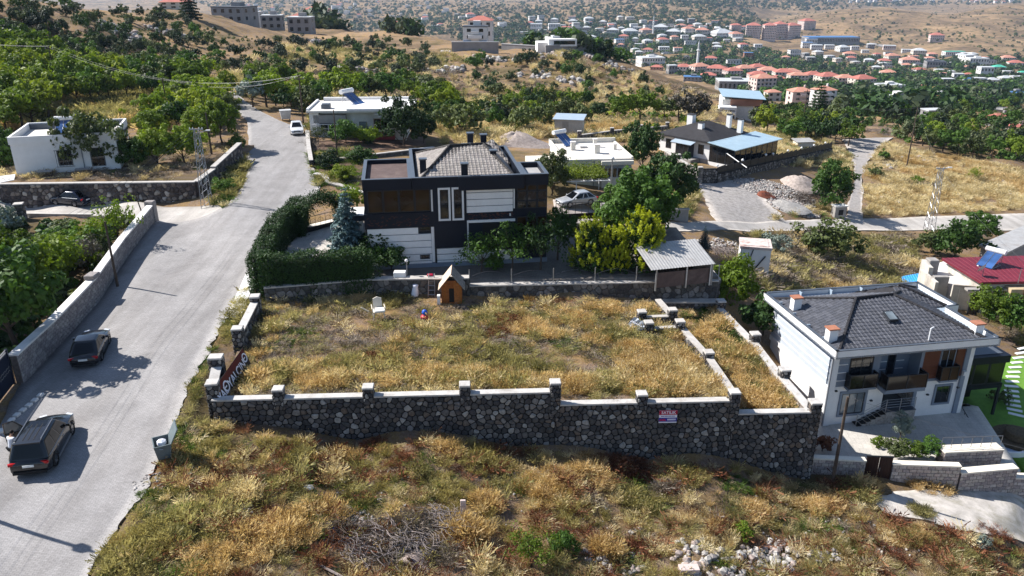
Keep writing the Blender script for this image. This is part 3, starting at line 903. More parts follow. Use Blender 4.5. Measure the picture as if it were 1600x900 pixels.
# long street wall on the left
MAT_STB=M_pieces('street_wall_blocks',[(0.30,0.27,0.26),(0.25,0.22,0.22),(0.36,0.33,0.31),(0.28,0.25,0.25)],grain=7)
MAT_WCOP=M_plain('white_coping',(0.74,0.71,0.68),0.8,0.08,1.2,dirt=(0.4,0.36,0.33),dirt_amt=.5,bump=.2)
STREETW=(MAT_BLKM,MAT_STB,MAT_WCOP)
sw=thing('block_wall','long low wall of small grey blocks with white coping along the left side of the street','block wall')
def wl(px,py): return G(px,py)
sp=[wl(38,600),wl(95,540),wl(158,470),wl(200,403)]+[wl(243,347)]
tops=[]
def rise(p,h): return p.z+h
ws=[]
hh=[2.0,1.9,1.9,1.75,1.7]
for k in range(4):
    a,b=sp[k],sp[k+1]
    block_run(sw,(a.x-.25,a.y),(b.x-.25,b.y),a.z+hh[k],b.z+hh[k+1],.38,.22,.38,STREETW,seed=120+k,cop=.12,ov=.1,depth=.03)
pp=sp[4]; m=MB(); m.bbox(pp.x-.75,pp.x+.1,pp.y-.1,pp.y+.6,pp.z-.3,pp.z+2.0,.04); m.build('end_post',MAT_STB,sw)
m=MB(); pp=sp[2]; m.bbox(pp.x-.6,pp.x+.15,pp.y-.6,pp.y+.4,pp.z+1.9,pp.z+2.2,.05); m.build('raised_block',MAT_STB,sw)
sw2=thing('block_wall','low concrete edging wall between the side lane and the sunken garden','garden wall')
a=G(235,345);b=G(150,338);c=G(40,335)
for p,q,sd in ((a,b,131),(b,c,132)):
    block_run(sw2,(q.x,q.y-.6),(p.x,p.y-.6),q.z+.35,p.z+.45,.5,.3,.35,(MAT_BLKM,MAT_COPG,MAT_COPG),seed=sd,cop=.1,base=lambda x,y:float(H(x,y))-1.6)
# ------------------------------------------------------------------ the ground sheet itself
def build_ground():
    az=np.concatenate([np.linspace(-180,-50,27)[:-1],np.linspace(-50,50,331),np.linspace(50,180,27)[1:-1]])
    az=np.radians(az)
    rr=np.concatenate([[0.5,4,8,12],np.exp(np.linspace(math.log(16),math.log(420),330)),np.exp(np.linspace(math.log(420),math.log(9800),150))[1:]])
    na,nr=len(az),len(rr)
    AZ,RR=np.meshgrid(az,rr,indexing='ij')
    X=(np.sin(AZ)*RR).ravel();Y=(np.cos(AZ)*RR).ravel()
    Z=H(X,Y)
    r=RR.ravel()
    amp=np.clip((r-20)/60,0,1)*.12+np.clip((r-110)/120,0,1)*1.0+np.clip((r-300)/900,0,1)*7
    w=np.clip((r-300)/800,0,1)
    n1=fbm(X/7.,Y/7.,4,2)*(1-w)+fbm(X/70.,Y/70.,5,9)*w
    # gullies on the near hill
    n2=np.abs(fbm(X/28.,Y/28.,3,21))*-2.2*np.clip((r-135)/60,0,1)*(1-w)
    Z=Z+n1*2*amp+n2
    near=(r<300)
    low=np.zeros(len(X),bool)
    ix=np.where(near)[0]
    for poly in SHEETS:
        k=inpoly(X[ix],Y[ix],poly)
        low[ix[k]]=True
    Z=np.where(low,H(X,Y)-.14,Z)
    # keep the ground under raised floors well below them
    F=[]
    idx=np.arange(na*nr).reshape(na,nr)
    a=idx[:-1,:-1].ravel();b=idx[1:,:-1].ravel();c=idx[1:,1:].ravel();d=idx[:-1,1:].ravel()
    F=np.column_stack([a,d,c,b])
    # close the circle
    a=idx[-1,:-1];b=idx[0,:-1];c=idx[0,1:];d=idx[-1,1:]
    F=np.vstack([F,np.column_stack([a,d,c,b])])
    me=np_mesh('ground',np.column_stack([X,Y,Z]),F,True); me.materials.append(MAT_GROUND)
    o=link('ground',me);o['kind']='structure'
    return o
ground=build_ground()
# ------------------------------------------------------------------ foliage materials
LF={}
LF['dark']=M_leaf('dark_green_leaves',(0.012,0.026,0.008),(0.028,0.062,0.014),(0.06,0.115,0.024),.18)
LF['mid']=M_leaf('mid_green_leaves',(0.026,0.058,0.010),(0.068,0.138,0.020),(0.135,0.225,0.035),.28)
LF['bright']=M_leaf('bright_green_leaves',(0.05,0.085,0.010),(0.14,0.205,0.018),(0.26,0.33,0.035),.33)
LF['lime']=M_leaf('yellow_green_leaves',(0.08,0.11,0.012),(0.19,0.24,0.02),(0.33,0.37,0.04),.33)
LF['olive']=M_leaf('olive_green_leaves',(0.04,0.055,0.018),(0.09,0.115,0.035),(0.16,0.19,0.065),.22)
LF['grey']=M_leaf('grey_brown_twigs',(0.05,0.043,0.035),(0.11,0.095,0.075),(0.18,0.16,0.12),.1)
LF['silver']=M_leaf('silver_leaves',(0.11,0.14,0.12),(0.22,0.26,0.22),(0.36,0.40,0.34),.1)
LF['blue']=M_leaf('blue_spruce_needles',(0.03,0.06,0.065),(0.08,0.14,0.145),(0.17,0.25,0.26),.08)
LF['gold']=M_leaf('golden_conifer_leaves',(0.12,0.16,0.008),(0.42,0.45,0.02),(0.75,0.70,0.05),.3,.2)
LF['hedge']=M_leaf('hedge_leaves',(0.012,0.030,0.006),(0.032,0.075,0.012),(0.09,0.17,0.025),.18,.1)
LF['hillside']=M_leaf('dusty_hill_leaves',(0.022,0.034,0.018),(0.046,0.066,0.030),(0.095,0.115,0.05),.12,.8)
LF['red']=M_leaf('rusty_leaves',(0.09,0.03,0.015),(0.19,0.07,0.035),(0.30,0.13,0.06),.15)
MAT_BARK=M_plain('brown_bark',(0.085,0.062,0.048),0.95,0.3,6,bump=.5)
MAT_BARKG=M_plain('grey_bark',(0.15,0.13,0.115),0.95,0.3,6,bump=.5)

def leaf_cards(P,N,size,rs,aspect=.62,droop=0.0):
    """a small folded-ish leaf quad at every point P facing roughly N"""
    n=len(P)
    N=N/np.maximum(np.linalg.norm(N,axis=1,keepdims=True),1e-6)
    N=N+rs.normal(0,.55,(n,3)); N/=np.linalg.norm(N,axis=1,keepdims=True)
    T=np.cross(N,rs.normal(0,1,(n,3))); T/=np.maximum(np.linalg.norm(T,axis=1,keepdims=True),1e-6)
    B=np.cross(N,T)
    s=(size*rs.uniform(.6,1.35,(n,1)))
    a=T*s;b=B*s*aspect
    V=np.empty((n*4,3))
    V[0::4]=P-a; V[1::4]=P-b*.9+N*s*.12; V[2::4]=P+a; V[3::4]=P+b*.9+N*s*.12
    F=np.arange(n*4).reshape(n,4)
    return V,F

def crown_geo(seed,h=1.0,rx=.5,trunk=.28,nclump=46,per=90,leaf=.034,flat=.8,spread=1.0,tight=.17,lump=.25,cone=0.0):
    """crown in a unit-high tree: puffs of leaves on an uneven shell"""
    rs=np.random.RandomState(seed)
    P=[];N=[];Cs=[]
    ga=pi*(3-sqrt(5))
    cz=trunk+(1-trunk)*.5
    hz=(1-trunk)*.5
    ph=rs.uniform(0,6.28,4)
    for k in range(nclump):
        z=1-2*(k+.5)/nclump
        if z<-.75: continue
        a=ga*k+rs.normal(0,.25)
        rr=sqrt(1-z*z)
        w=1+lump*(sin(2*a+ph[0])*.5+sin(3*a+ph[1]+z*2)*.35+rs.uniform(-.5,.5))
        shell=rs.uniform(.55,.92) if rs.rand()>.22 else rs.uniform(.1,.5)
        c=np.array([cos(a)*rr*rx*w*shell*(1-cone*z*.5),sin(a)*rr*rx*w*shell*(1-cone*z*.5),cz+z*hz*shell*w*.95])
        Cs.append(c)
        cr=tight*rs.uniform(.7,1.3)*rx*2*.72
        m=int(per*rs.uniform(.6,1.3))
        d=rs.normal(0,1,(m,3)); d/=np.linalg.norm(d,axis=1,keepdims=True)
        d[:,2]*=flat
        rad=rs.uniform(.35,1.0,(m,1))**.6
        p=c+d*rad*cr
        P.append(p); o=(c-np.array([0,0,cz]));
        N.append(d*1.0+o/ max(np.linalg.norm(o),1e-3)*.5+np.array([0,0,.35]))
    P=np.vstack(P);N=np.vstack(N)
    V,F=leaf_cards(P,N,leaf,rs)
    return V,F,Cs

def trunk_geo(seed,Cs,trunk=.28,r=.028,n=7,limbs=7):
    rs=random.Random(seed); mb=MB()
    top=Vector((rs.uniform(-.03,.03),rs.uniform(-.03,.03),trunk+.16))
    pts=[Vector((0,0,-.06)),Vector((rs.uniform(-.01,.01),rs.uniform(-.01,.01),trunk*.5)),Vector((top.x*.6,top.y*.6,trunk)),top]
    rad=[r*1.35,r,r*.85,r*.5]
    for a,b,ra,rb in zip(pts[:-1],pts[1:],rad[:-1],rad[1:]): mb.tube(a,b,ra,rb,n=n,cap=False)
    pick=rs.sample(list(Cs),min(limbs,len(Cs)))
    for c in pick:
        s=pts[2].lerp(pts[3],rs.random()); e=Vector(c); m=s.lerp(e,.5)+Vector((0,0,-.03))
        mb.tube(s,m,r*.42,r*.28,n=5,cap=False); mb.tube(m,e,r*.28,r*.10,n=5,cap=False)
    return mb

PROT={}
def make_proto(kind,seed,**k):
    tk=dict(trunk=k.get('trunk',.28),r=k.pop('tr',.026),limbs=k.pop('limbs',7))
    V,F,Cs=crown_geo(seed,**k)
    me=np_mesh('crown',V,F); me.materials.append(LF['mid'])
    tb=trunk_geo(seed,Cs,**tk)
    tm=bpy.data.meshes.new('trunk'); tm.from_pydata(tb.v,[],tb.f); tm.update(); tm.materials.append(MAT_BARK)
    PROT.setdefault(kind,[]).append((me,tm))
for s in range(4): make_proto('round',100+s,rx=.46,trunk=.2,nclump=62,per=110,leaf=.027,tight=.15,tr=.024)
for s in range(3): make_proto('wide',120+s,rx=.62,trunk=.24,nclump=60,per=100,leaf=.030,tight=.13,lump=.4,tr=.03,limbs=10)
for s in range(3): make_proto('tall',140+s,rx=.32,trunk=.16,nclump=56,per=90,leaf=.025,tight=.19,tr=.02)
for s in range(4): make_proto('bush',160+s,rx=.62,trunk=.04,nclump=40,per=80,leaf=.045,tight=.18,tr=.02,lump=.45)
for s in range(3): make_proto('airy',180+s,rx=.55,trunk=.2,nclump=44,per=42,leaf=.028,tight=.17,tr=.02,limbs=14,lump=.45)
for s in range(3): make_proto('full',240+s,rx=.5,trunk=.04,nclump=95,per=105,leaf=.026,tight=.13,tr=.022,lump=.3)
for s in range(4): make_proto('small',200+s,rx=.55,trunk=.06,nclump=26,per=48,leaf=.062,tight=.2,tr=.025,limbs=3,lump=.4)
for s in range(3): make_proto('smalltree',220+s,rx=.5,trunk=.2,nclump=30,per=60,leaf=.047,tight=.18,tr=.028,limbs=4,lump=.35)

def tree(px,py,h,kind,leaf,label,cat='tree',name='tree',w=1.0,group=None,z=None,rz=None,bark=None,seed=None,single=False,pos=None,sink=0.0):
    p=pos if pos is not None else (G(px,py) if z is None else at(px,py,z))
    rg=random.Random(seed if seed is not None else int(px*7+py*13))
    me,tm=rg.choice(PROT[kind])
    rz=rz if rz is not None else rg.uniform(0,6.28)
    sc=(h*w*rg.uniform(.93,1.07),h*w*rg.uniform(.93,1.07),h)
    if single:
        o=bpy.data.objects.new(name,me); C.objects.link(o)
        o.location=(p.x,p.y,p.z-sink); o.rotation_euler=(0,0,rz); o.scale=sc
        o.material_slots[0].link='OBJECT'; o.material_slots[0].material=LF[leaf]
        return tagd(o,label,cat,group)
    t=thing(name,label,cat,(p.x,p.y,p.z-sink),rz,group,sc)
    c=bpy.data.objects.new('crown',me); C.objects.link(c); c.parent=t
    c.material_slots[0].link='OBJECT'; c.material_slots[0].material=LF[leaf]
    k=bpy.data.objects.new('trunk',tm); C.objects.link(k); k.parent=t
    if bark:
        k.material_slots[0].link='OBJECT'; k.material_slots[0].material=bark
    return t

# ------------------------------------------------------------------ scattering uncountable growth
def blades(seed,n,hmin,hmax,rad,width,lean=.5,seg=2,curl=.3,heads=False):
    rs=np.random.RandomState(seed);V=[];F=[]
    for i in range(n):
        a=rs.uniform(0,6.283);r=rad*sqrt(rs.rand())*.6
        bx,by=cos(a)*r,sin(a)*r
        h=rs.uniform(hmin,hmax); la=rs.normal(0,lean); lb=rs.normal(0,lean)
        dx=cos(a)*r*.9+la*h*.55;dy=sin(a)*r*.9+lb*h*.55
        wa=rs.uniform(0,3.14);wx,wy=cos(wa)*width/2,sin(wa)*width/2
        b=len(V)
        m=.55
        V+=[(bx-wx,by-wy,-.04),(bx+wx,by+wy,-.04),(bx+dx*m*.6+wx*.8,by+dy*m*.6+wy*.8,h*m),(bx+dx*m*.6-wx*.8,by+dy*m*.6-wy*.8,h*m),
            (bx+dx+wx*.3,by+dy+wy*.3,h*(1-curl*rs.rand())),(bx+dx-wx*.3,by+dy-wy*.3,h*(1-curl*rs.rand()))]
        F+=[(b,b+1,b+2,b+3),(b+3,b+2,b+4,b+5)]
        if heads and rs.rand()<.5:
            q=width*1.1;x,y,z=bx+dx,by+dy,h
            b=len(V);V+=[(x-q,y,z-q),(x+q,y,z-q),(x+q*.5,y+q,z+q),(x-q*.5,y-q,z+q)];F+=[(b,b+1,b+2,b+3)]
    return np.array(V),np.array(F)
def M_grass(name,lo,mid,hi,tr=.42):
    return M_leaf(name,lo,mid,hi,tr,.9,(1.18,1.12,.80))
GR={}
GR['gold']=M_grass('golden_dry_grass',(0.30,0.19,0.075),(0.54,0.385,0.18),(0.74,0.58,0.34))
GR['straw']=M_grass('pale_straw',(0.34,0.265,0.14),(0.60,0.49,0.28),(0.80,0.70,0.47))
GR['olive']=M_grass('olive_weeds',(0.12,0.115,0.045),(0.27,0.245,0.10),(0.44,0.40,0.19))
GR['green']=M_grass('green_weeds',(0.03,0.065,0.012),(0.075,0.14,0.025),(0.16,0.23,0.045))
GR['yellow']=M_grass('yellow_green_weeds',(0.17,0.15,0.05),(0.33,0.28,0.11),(0.5,0.44,0.21))
GR['rust']=M_grass('rusty_dead_weeds',(0.09,0.03,0.018),(0.20,0.075,0.04),(0.32,0.15,0.08),.15)
GR['dead']=M_grass('grey_brown_dead_weeds',(0.10,0.08,0.062),(0.21,0.17,0.135),(0.36,0.30,0.25),.15)
def proto_obj(name,V,F,mat):
    me=np_mesh(name,V,F); me.materials.append(mat)
    return bpy.data.objects.new(name,me)      # kept out of the scene, only instanced
def scatter(name,label,pts,protos,group=None):
    """pts: list of (x,y,z,scale,tilt); protos: unlinked objects; one 'stuff' object per call and proto"""
    pts=np.asarray(pts,float)
    if len(pts)==0: return
    rs=np.random.RandomState(len(pts))
    pick=rs.randint(0,len(protos),len(pts))
    for q,pr in enumerate(protos):
        P=pts[pick==q]
        if len(P)==0: continue
        me=bpy.data.meshes.new(name); me.vertices.add(len(P)); me.vertices.foreach_set('co',P[:,:3].astype(np.float32).ravel())
        a=me.attributes.new('siz','FLOAT','POINT'); a.data.foreach_set('value',P[:,3].astype(np.float32))
        rot=np.column_stack([rs.normal(0,.12,len(P)),rs.normal(0,.12,len(P)),rs.uniform(0,6.28,len(P))]).astype(np.float32)
        a=me.attributes.new('turn','FLOAT_VECTOR','POINT'); a.data.foreach_set('vector',rot.ravel())
        o=link(name,me); o['kind']='stuff'; 
        if label: o['label']=label
        ng=bpy.data.node_groups.new('scatter_'+name,'GeometryNodeTree')
        ng.interface.new_socket('Geometry',in_out='INPUT',socket_type='NodeSocketGeometry')
        ng.interface.new_socket('Geometry',in_out='OUTPUT',socket_type='NodeSocketGeometry')
        gi=ng.nodes.new('NodeGroupInput');go=ng.nodes.new('NodeGroupOutput')
        ip=ng.nodes.new('GeometryNodeInstanceOnPoints')
        oi=ng.nodes.new('GeometryNodeObjectInfo');oi.inputs['Object'].default_value=pr;oi.inputs['As Instance'].default_value=True
        n1=ng.nodes.new('GeometryNodeInputNamedAttribute');n1.data_type='FLOAT';n1.inputs[0].default_value='siz'
        n2=ng.nodes.new('GeometryNodeInputNamedAttribute');n2.data_type='FLOAT_VECTOR';n2.inputs[0].default_value='turn'
        mp=ng.nodes.new('GeometryNodeMeshToPoints')
        L=ng.links.new
        L(gi.outputs[0],ip.inputs['Points']);L(oi.outputs['Geometry'],ip.inputs['Instance'])
        L(n1.outputs[0],ip.inputs['Scale']);L(n2.outputs[0],ip.inputs['Rotation']);L(ip.outputs[0],go.inputs[0])
        ng.nodes.remove(mp)
        md=o.modifiers.new('scatter','NODES');md.node_group=ng

TUFT={}
for key,mt in GR.items():
    TUFT[key]=[]
    for s in range(2):
        if key in('gold','straw','yellow'): V,F=blades(300+s,130,.15,.62,.42,.0125,.5,heads=True)
        elif key=='green': V,F=blades(320+s,90,.10,.36,.4,.026,.7)
        elif key=='olive': V,F=blades(330+s,130,.14,.58,.45,.0125,.55,heads=True)
        else: V,F=blades(340+s,120,.1,.48,.42,.012,.9)
        TUFT[key].append(proto_obj(key+'_tuft',V,F,mt))
LOW={}
for key in('gold','straw','olive','green','dead'):
    V,F=blades(360,70,.04,.18,.5,.018,.9)
    LOW[key]=[proto_obj(key+'_low_tuft',V,F,GR[key])]

def rand_in(poly,n,rs):
    xs=[p[0] for p in poly];ys=[p[1] for p in poly]
    out=[]
    while len(out)<n:
        X=rs.uniform(min(xs),max(xs),n*2);Y=rs.uniform(min(ys),max(ys),n*2)
        k=inpoly(X,Y,poly)
        out+=list(zip(X[k],Y[k]))
    return out[:n]

BUCKET={}      # (style,key) -> list
def put(style,key,x,y,z,s): BUCKET.setdefault((style,key),[]).append((x,y,z,s,0))

def field(poly,dens,zf,seed,mix,avoid=(),smin=.7,smax=1.3,cell=.35,low=.5):
    """growth over a world polygon: kinds follow smooth patches. mix: list of keys from dry to green"""
    rs=np.random.RandomState(seed)
    A=0
    for i in range(len(poly)):
        a=poly[i];b=poly[(i+1)%len(poly)];A+=a[0]*b[1]-a[1]*b[0]
    n=int(abs(A)/2*dens)
    P=np.array(rand_in(poly,n,rs))
    keep=np.ones(len(P),bool)
    for av in avoid: keep&=~inpoly(P[:,0],P[:,1],av)
    P=P[keep]
    v=fbm(P[:,0]*cell,P[:,1]*cell,3,seed)+rs.normal(0,.07,len(P))
    w=fbm(P[:,0]*cell*1.3+40,P[:,1]*cell*1.3,3,seed+5)
    Z=zf(P[:,0],P[:,1])
    K=len(mix)
    q=np.clip(((v/.5)*.5+.5)*K,0,K-.01).astype(int)
    for (x,y),z,k,ww in zip(P,Z,q,w):
        s=rs.uniform(smin,smax)*(1+ww*.9)
        if rs.rand()<low and mix[k] in LOW: put('low',mix[k],x,y,z,s*1.3)
        elif ww>-.14: put('tuft',mix[k],x,y,z,max(.35,s))
        elif mix[k] in LOW: put('low',mix[k],x,y,z,s)
def blob(x,y,r,n,key,zf,seed,s0=.8,s1=1.5,style='tuft'):
    rs=np.random.RandomState(seed)
    for _ in range(n):
        a=rs.uniform(0,6.28);q=r*sqrt(rs.rand())
        X=x+cos(a)*q;Y=y+sin(a)*q*.8
        put(style,key,X,Y,float(zf(X,Y)),rs.uniform(s0,s1)*(1.15-.5*q/r))
def Hn(x,y):
    return H(x,y)
# ------------------------------------------------------------------ shared building pieces
MT={}
MT['white']=M_plain('white_render',(0.78,0.77,0.76),0.8,0.04,1.2,dirt=(0.6,0.57,0.54),dirt_amt=.3)
MT['white2']=M_plain('weathered_white_render',(0.72,0.70,0.66),0.85,0.08,1.2,dirt=(0.42,0.38,0.33),dirt_amt=.5,bump=.1)
MT['blueg']=M_plain('blue_grey_render',(0.20,0.235,0.29),0.75,0.06,1.2)
MT['paleblue']=M_plain('pale_grey_blue_render',(0.46,0.50,0.56),0.8,0.05,1.2)
MT['anth']=M_plain('anthracite_panel',(0.007,0.011,0.022),0.5,0.15,1.0,spec=.22)
MT['anthl']=M_plain('dark_metal_flashing',(0.10,0.115,0.14),0.4,0.1,1.5,metal=.3)
MT['roofk']=M_plain('slate_black_roof',(0.030,0.028,0.031),0.75,0.2,1.5)
MT['brown']=M_plain('brown_roof_felt',(0.105,0.072,0.066),0.9,0.15,2.5,dirt=(0.2,0.15,0.13),dirt_amt=.5,bump=.3)
MT['zinc']=M_plain('pale_zinc_sheet',(0.42,0.50,0.58),0.45,0.06,1,metal=.3)
MT['wood']=M_plain('brown_cladding',(0.125,0.040,0.020),0.6,0.12,3)
MT['glass']=M_glass('dark_glass',(0.010,0.012,0.016),.05,.6)
MT['glassb']=M_glass('brown_tinted_glass',(0.022,0.011,0.005),.08,.4)
MT['glassd']=M_glass('smoked_glass',(0.012,0.010,0.010),.12,.4)
MT['glassl']=M_glass('pale_glass',(0.16,0.19,0.21))
MT['frame']=M_plain('dark_frame',(0.03,0.033,0.04),.5,.1,2)
MT['framew']=M_plain('white_frame',(0.72,0.72,0.72),.5,.04,2)
MT['steel']=M_plain('steel',(0.35,0.36,0.38),.4,.08,3,metal=.7)
MT['conc']=M_plain('bare_concrete',(0.33,0.31,0.29),0.9,0.15,1,dirt=(0.2,0.18,0.17),dirt_amt=.6,bump=.3)
MT['redroof']=M_plain('maroon_sheet_roof',(0.155,0.018,0.032),0.55,0.12,1)
MT['tin']=M_plain('galvanised_sheet',(0.42,0.41,0.40),0.55,0.1,2,metal=.2,dirt=(0.30,0.25,0.22),dirt_amt=.5)
MT['chim']=M_plain('chimney_render',(0.62,0.58,0.56),0.85,0.08,3)
MT['terr']=M_plain('terracotta',(0.36,0.15,0.09),.8,.15,3)
MT['tileg']=M_pieces('graphite_roof_tiles',[(0.085,0.088,0.105),(0.075,0.078,0.092),(0.105,0.108,0.125),(0.08,0.082,0.095)],rough=.6,grain=12,bump=0)
MT['tileb']=M_pieces('greige_roof_tiles',[(0.30,0.27,0.25),(0.26,0.235,0.215),(0.34,0.31,0.285),(0.28,0.25,0.235)],grain=12,bump=0)
MT['tiled']=M_plain('dark_tile_edges',(0.05,0.045,0.042),.8,.2,3)
MT['black']=M_plain('near_black',(0.008,0.008,0.009),.6,.1,2)
MT['curt']=M_plain('curtain',(0.5,0.46,0.4),.9,.15,5)
MT['stonec']=M_pieces('split_stone_cladding',[(0.36,0.33,0.30),(0.28,0.26,0.24),(0.44,0.41,0.38),(0.32,0.28,0.25)])
MT['pipe']=M_plain('grey_pipe',(0.25,0.26,0.28),.5,.05,2)
MT['open_shade']=M_plain('dark_recess',(0.02,0.02,0.022),.8,.1,2)  # near-black colour paints the shade inside openings

def quad(root,name,mat,pts,kind=None,th=0.0,label=None):
    m=MB();m.add(pts,[tuple(range(len(pts)))]); return m.build(name,mat,root,kind=kind,label=label)
def bx(root,name,mat,*a,kind=None,label=None,bev=0.0):
    m=MB(); (m.bbox(*a,bev) if bev else m.box(*a)); return m.build(name,mat,root,kind=kind,label=label)

def window(root,x0,x1,z0,z1,y=0.0,fr=None,gl=None,sash=2,depth=.12,fw=.07,out=.02,name='window',surround=None,sw=.14,hs=0):
    """window in a wall whose outer face is the plane y; looks towards -y. frame > pane"""
    fr=fr or MT['frame'];gl=gl or MT['glass']
    m=MB()
    m.box(x0,x1,y-out,y+.06,z0,z0+fw);m.box(x0,x1,y-out,y+.06,z1-fw,z1)
    m.box(x0,x0+fw,y-out,y+.06,z0+fw,z1-fw);m.box(x1-fw,x1,y-out,y+.06,z0+fw,z1-fw)
    for k in range(1,sash):
        x=x0+(x1-x0)*k/sash;m.box(x-fw*.35,x+fw*.35,y-out*.7,y+.05,z0+fw,z1-fw)
    if hs: 
        z=z0+(z1-z0)*hs; m.box(x0+fw,x1-fw,y-out*.6,y+.05,z-fw*.35,z+fw*.35)
    f=m.build(name,fr,root)
    xs=[x0+fw+(x1-x0-2*fw)*k/sash for k in range(sash+1)]
    for k in range(sash):
        g=MB();g.box(xs[k]+.02,xs[k+1]-.02,y-.004,y+.03,z0+fw,z1-fw);g.build('pane',gl,f)
    if surround:
        s=MB();o=out+.05
        s.box(x0-sw,x1+sw,y-o,y+.02,z0-sw,z0-.004);s.box(x0-sw,x1+sw,y-o,y+.02,z1+.004,z1+sw)
        s.box(x0-sw,x0-.004,y-o,y+.02,z0-.004,z1+.004);s.box(x1+.004,x1+sw,y-o,y+.02,z0-.004,z1+.004)
        s.build('surround',surround,f)
    return f

def tiles(root,poly,mat,tw=.3,tl=.36,name='roof_tiles',lift=.02,th=.035,wave=True,parts=0):
    """overlapping ribbed tiles over a planar roof polygon (first edge = eave, level)"""
    P=[Vector(p) for p in poly]
    e=(P[1]-P[0]).normalized(); n=(P[1]-P[0]).cross(P[2]-P[0]).normalized()
    if n.z<0:n=-n
    u=n.cross(e).normalized()
    if u.z<0:u=-u
    q=[((p-P[0]).dot(e),(p-P[0]).dot(u)) for p in P]
    mx0=min(a for a,b in q);mx1=max(a for a,b in q);my=max(b for a,b in q)
    mb=MB();r=0
    while r*tl<my:
        y0=r*tl;y1=min(y0+tl*1.06,my)
        x=mx0+ (tw/2 if False else 0)
        while x<mx1:
            cx,cy=x+tw/2,y0+tl/2
            ins=inpoly(np.array([cx]),np.array([cy]),q)[0]
            if ins:
                pr=[(0.0,.0),(tw*.18,.03),(tw*.42,.03),(tw*.6,0),(tw*.97,-.004)] if wave else [(0,0),(tw*.94,0)]
                vs=[];fs=[]
                for yy,hh in ((y0,th),(y1,th*.25)):
                    for a,b in pr: vs.append(tuple(P[0]+e*(x+a)+u*yy+n*(lift+hh+b)))
                for a,b in ((0,0),(tw*.97,0)): vs.append(tuple(P[0]+e*(x+a)+u*y0+n*lift))
                k=len(pr)
                for i in range(k-1): fs.append((i,i+1,k+i+1,k+i))
                fs.append((2*k,2*k+1)+tuple(range(k-1,-1,-1)))
                mb.add(vs,fs)
            x+=tw
        r+=1
    return mb.build(name,mat,root,kind='stuff')
def ridge(mb,a,b,r=.09,step=.35):
    a=Vector(a);b=Vector(b);L=(b-a).length;k=max(1,int(L/step))
    for i in range(k):
        p=a.lerp(b,i/k);q=a.lerp(b,min(1,(i+1.08)/k)); mb.tube(p,q,r*1.1,r*.92,n=6)
def chimney(root,x,y,z0,z1,w,d,mat,capm,capn='chimney_cap'):
    m=MB();m.box(x-w/2,x+w/2,y-d/2,y+d/2,z0,z1); c=m.build('chimney',mat,root)
    m=MB();m.box(x-w/2-.07,x+w/2+.07,y-d/2-.07,y+d/2+.07,z1+.002,z1+.09);m.build(capn,capm,c); return c

def solar_heater(loc,rz,label,s=1.0,tank=None):
    t=thing('solar_water_heater',label,'solar heater',loc,rz,None,(s,s,s))
    m=MB();m.add([(-.75,-1.0,.12),(.75,-1.0,.12),(.75,.75,1.25),(-.75,.75,1.25),(-.75,-1.0,.06),(.75,-1.0,.06),(.75,.75,1.19),(-.75,.75,1.19)],
      [(0,1,2,3),(7,6,5,4),(0,4,5,1),(1,5,6,2),(2,6,7,3),(3,7,4,0)])
    m.build('collector',MT_COLL,t)
    m=MB()
    for x in(-.75,0,.75): m.tube((x,-1.0,.14),(x,.75,1.27),.025,n=4)
    m.build('collector_frame',MT['steel'],t)
    m=MB();m.tube((-.95,.85,1.4),(.95,.85,1.4),.26,n=12);m.build('tank',tank or MT['white'],t,smooth=False)
    m=MB()
    for x in(-.7,.7):
        m.tube((x,.85,0),(x,.85,1.3),.03,n=4);m.tube((x,-.9,0.02),(x,.85,0.02),.025,n=4);m.tube((x,.1,.02),(x,.85,1.0),.02,n=4)
    m.build('stand',MT['steel'],t)
    return t
MT_COLL=M_glass('blue_solar_collector',(0.03,0.075,0.20),.2)
def dish(loc,rz,label,r=.42):
    t=thing('satellite_dish',label,'satellite dish',loc,rz)
    prof=[(r*k/5,.55*r*(k/5)**2*.5) for k in range(6)]
    M=Matrix.Translation((0,0,.75))@Matrix.Rotation(R(60),4,'X')
    m=MB();vs=[];n=14
    for q,z in prof:
        for i in range(n): vs.append((q*cos(2*pi*i/n),q*sin(2*pi*i/n),z))
    fs=[(k*n+i,k*n+(i+1)%n,(k+1)*n+(i+1)%n,(k+1)*n+i) for k in range(5) for i in range(n)]
    m.add(vs,fs,M);m.build('reflector',MT['white2'],t,smooth=True)
    m=MB();m.tube((0,.1,0),(0,.1,.75),.03);m.tube((0,.08,.5),(0,-.55,.9),.015);m.build('arm',MT['steel'],t)
    m=MB();m.cbox(0,-.55,.92,.08,.12,.08);m.build('receiver',MT['white'],t)
    return t

# ------------------------------------------------------------------ A. black and white house
bp=at(565,282,8.95); bq=at(857,272,8.95)
angA=atan2(bq.y-bp.y,bq.x-bp.x); WA_=hypot(bq.x-bp.x,bq.y-bp.y)
bh=thing('house','two-storey black and white modern house with hipped greige tile roof behind the empty lot','house',(bp.x,bp.y,YARDZ),angA)
k_=WA_/14.45            # metres per facade unit
def X(u): return u*k_
D=10.6; ZT=7.25         # depth, parapet top
o_=YARDZ
bx(bh,'wall',MT['anth'],0.05,WA_-.05,.12,6.9,0,ZT-.75)
bx(bh,'wall',MT['anth'],X(3.7),X(12.6),6.9,D-.1,0,ZT-.75,label=None)
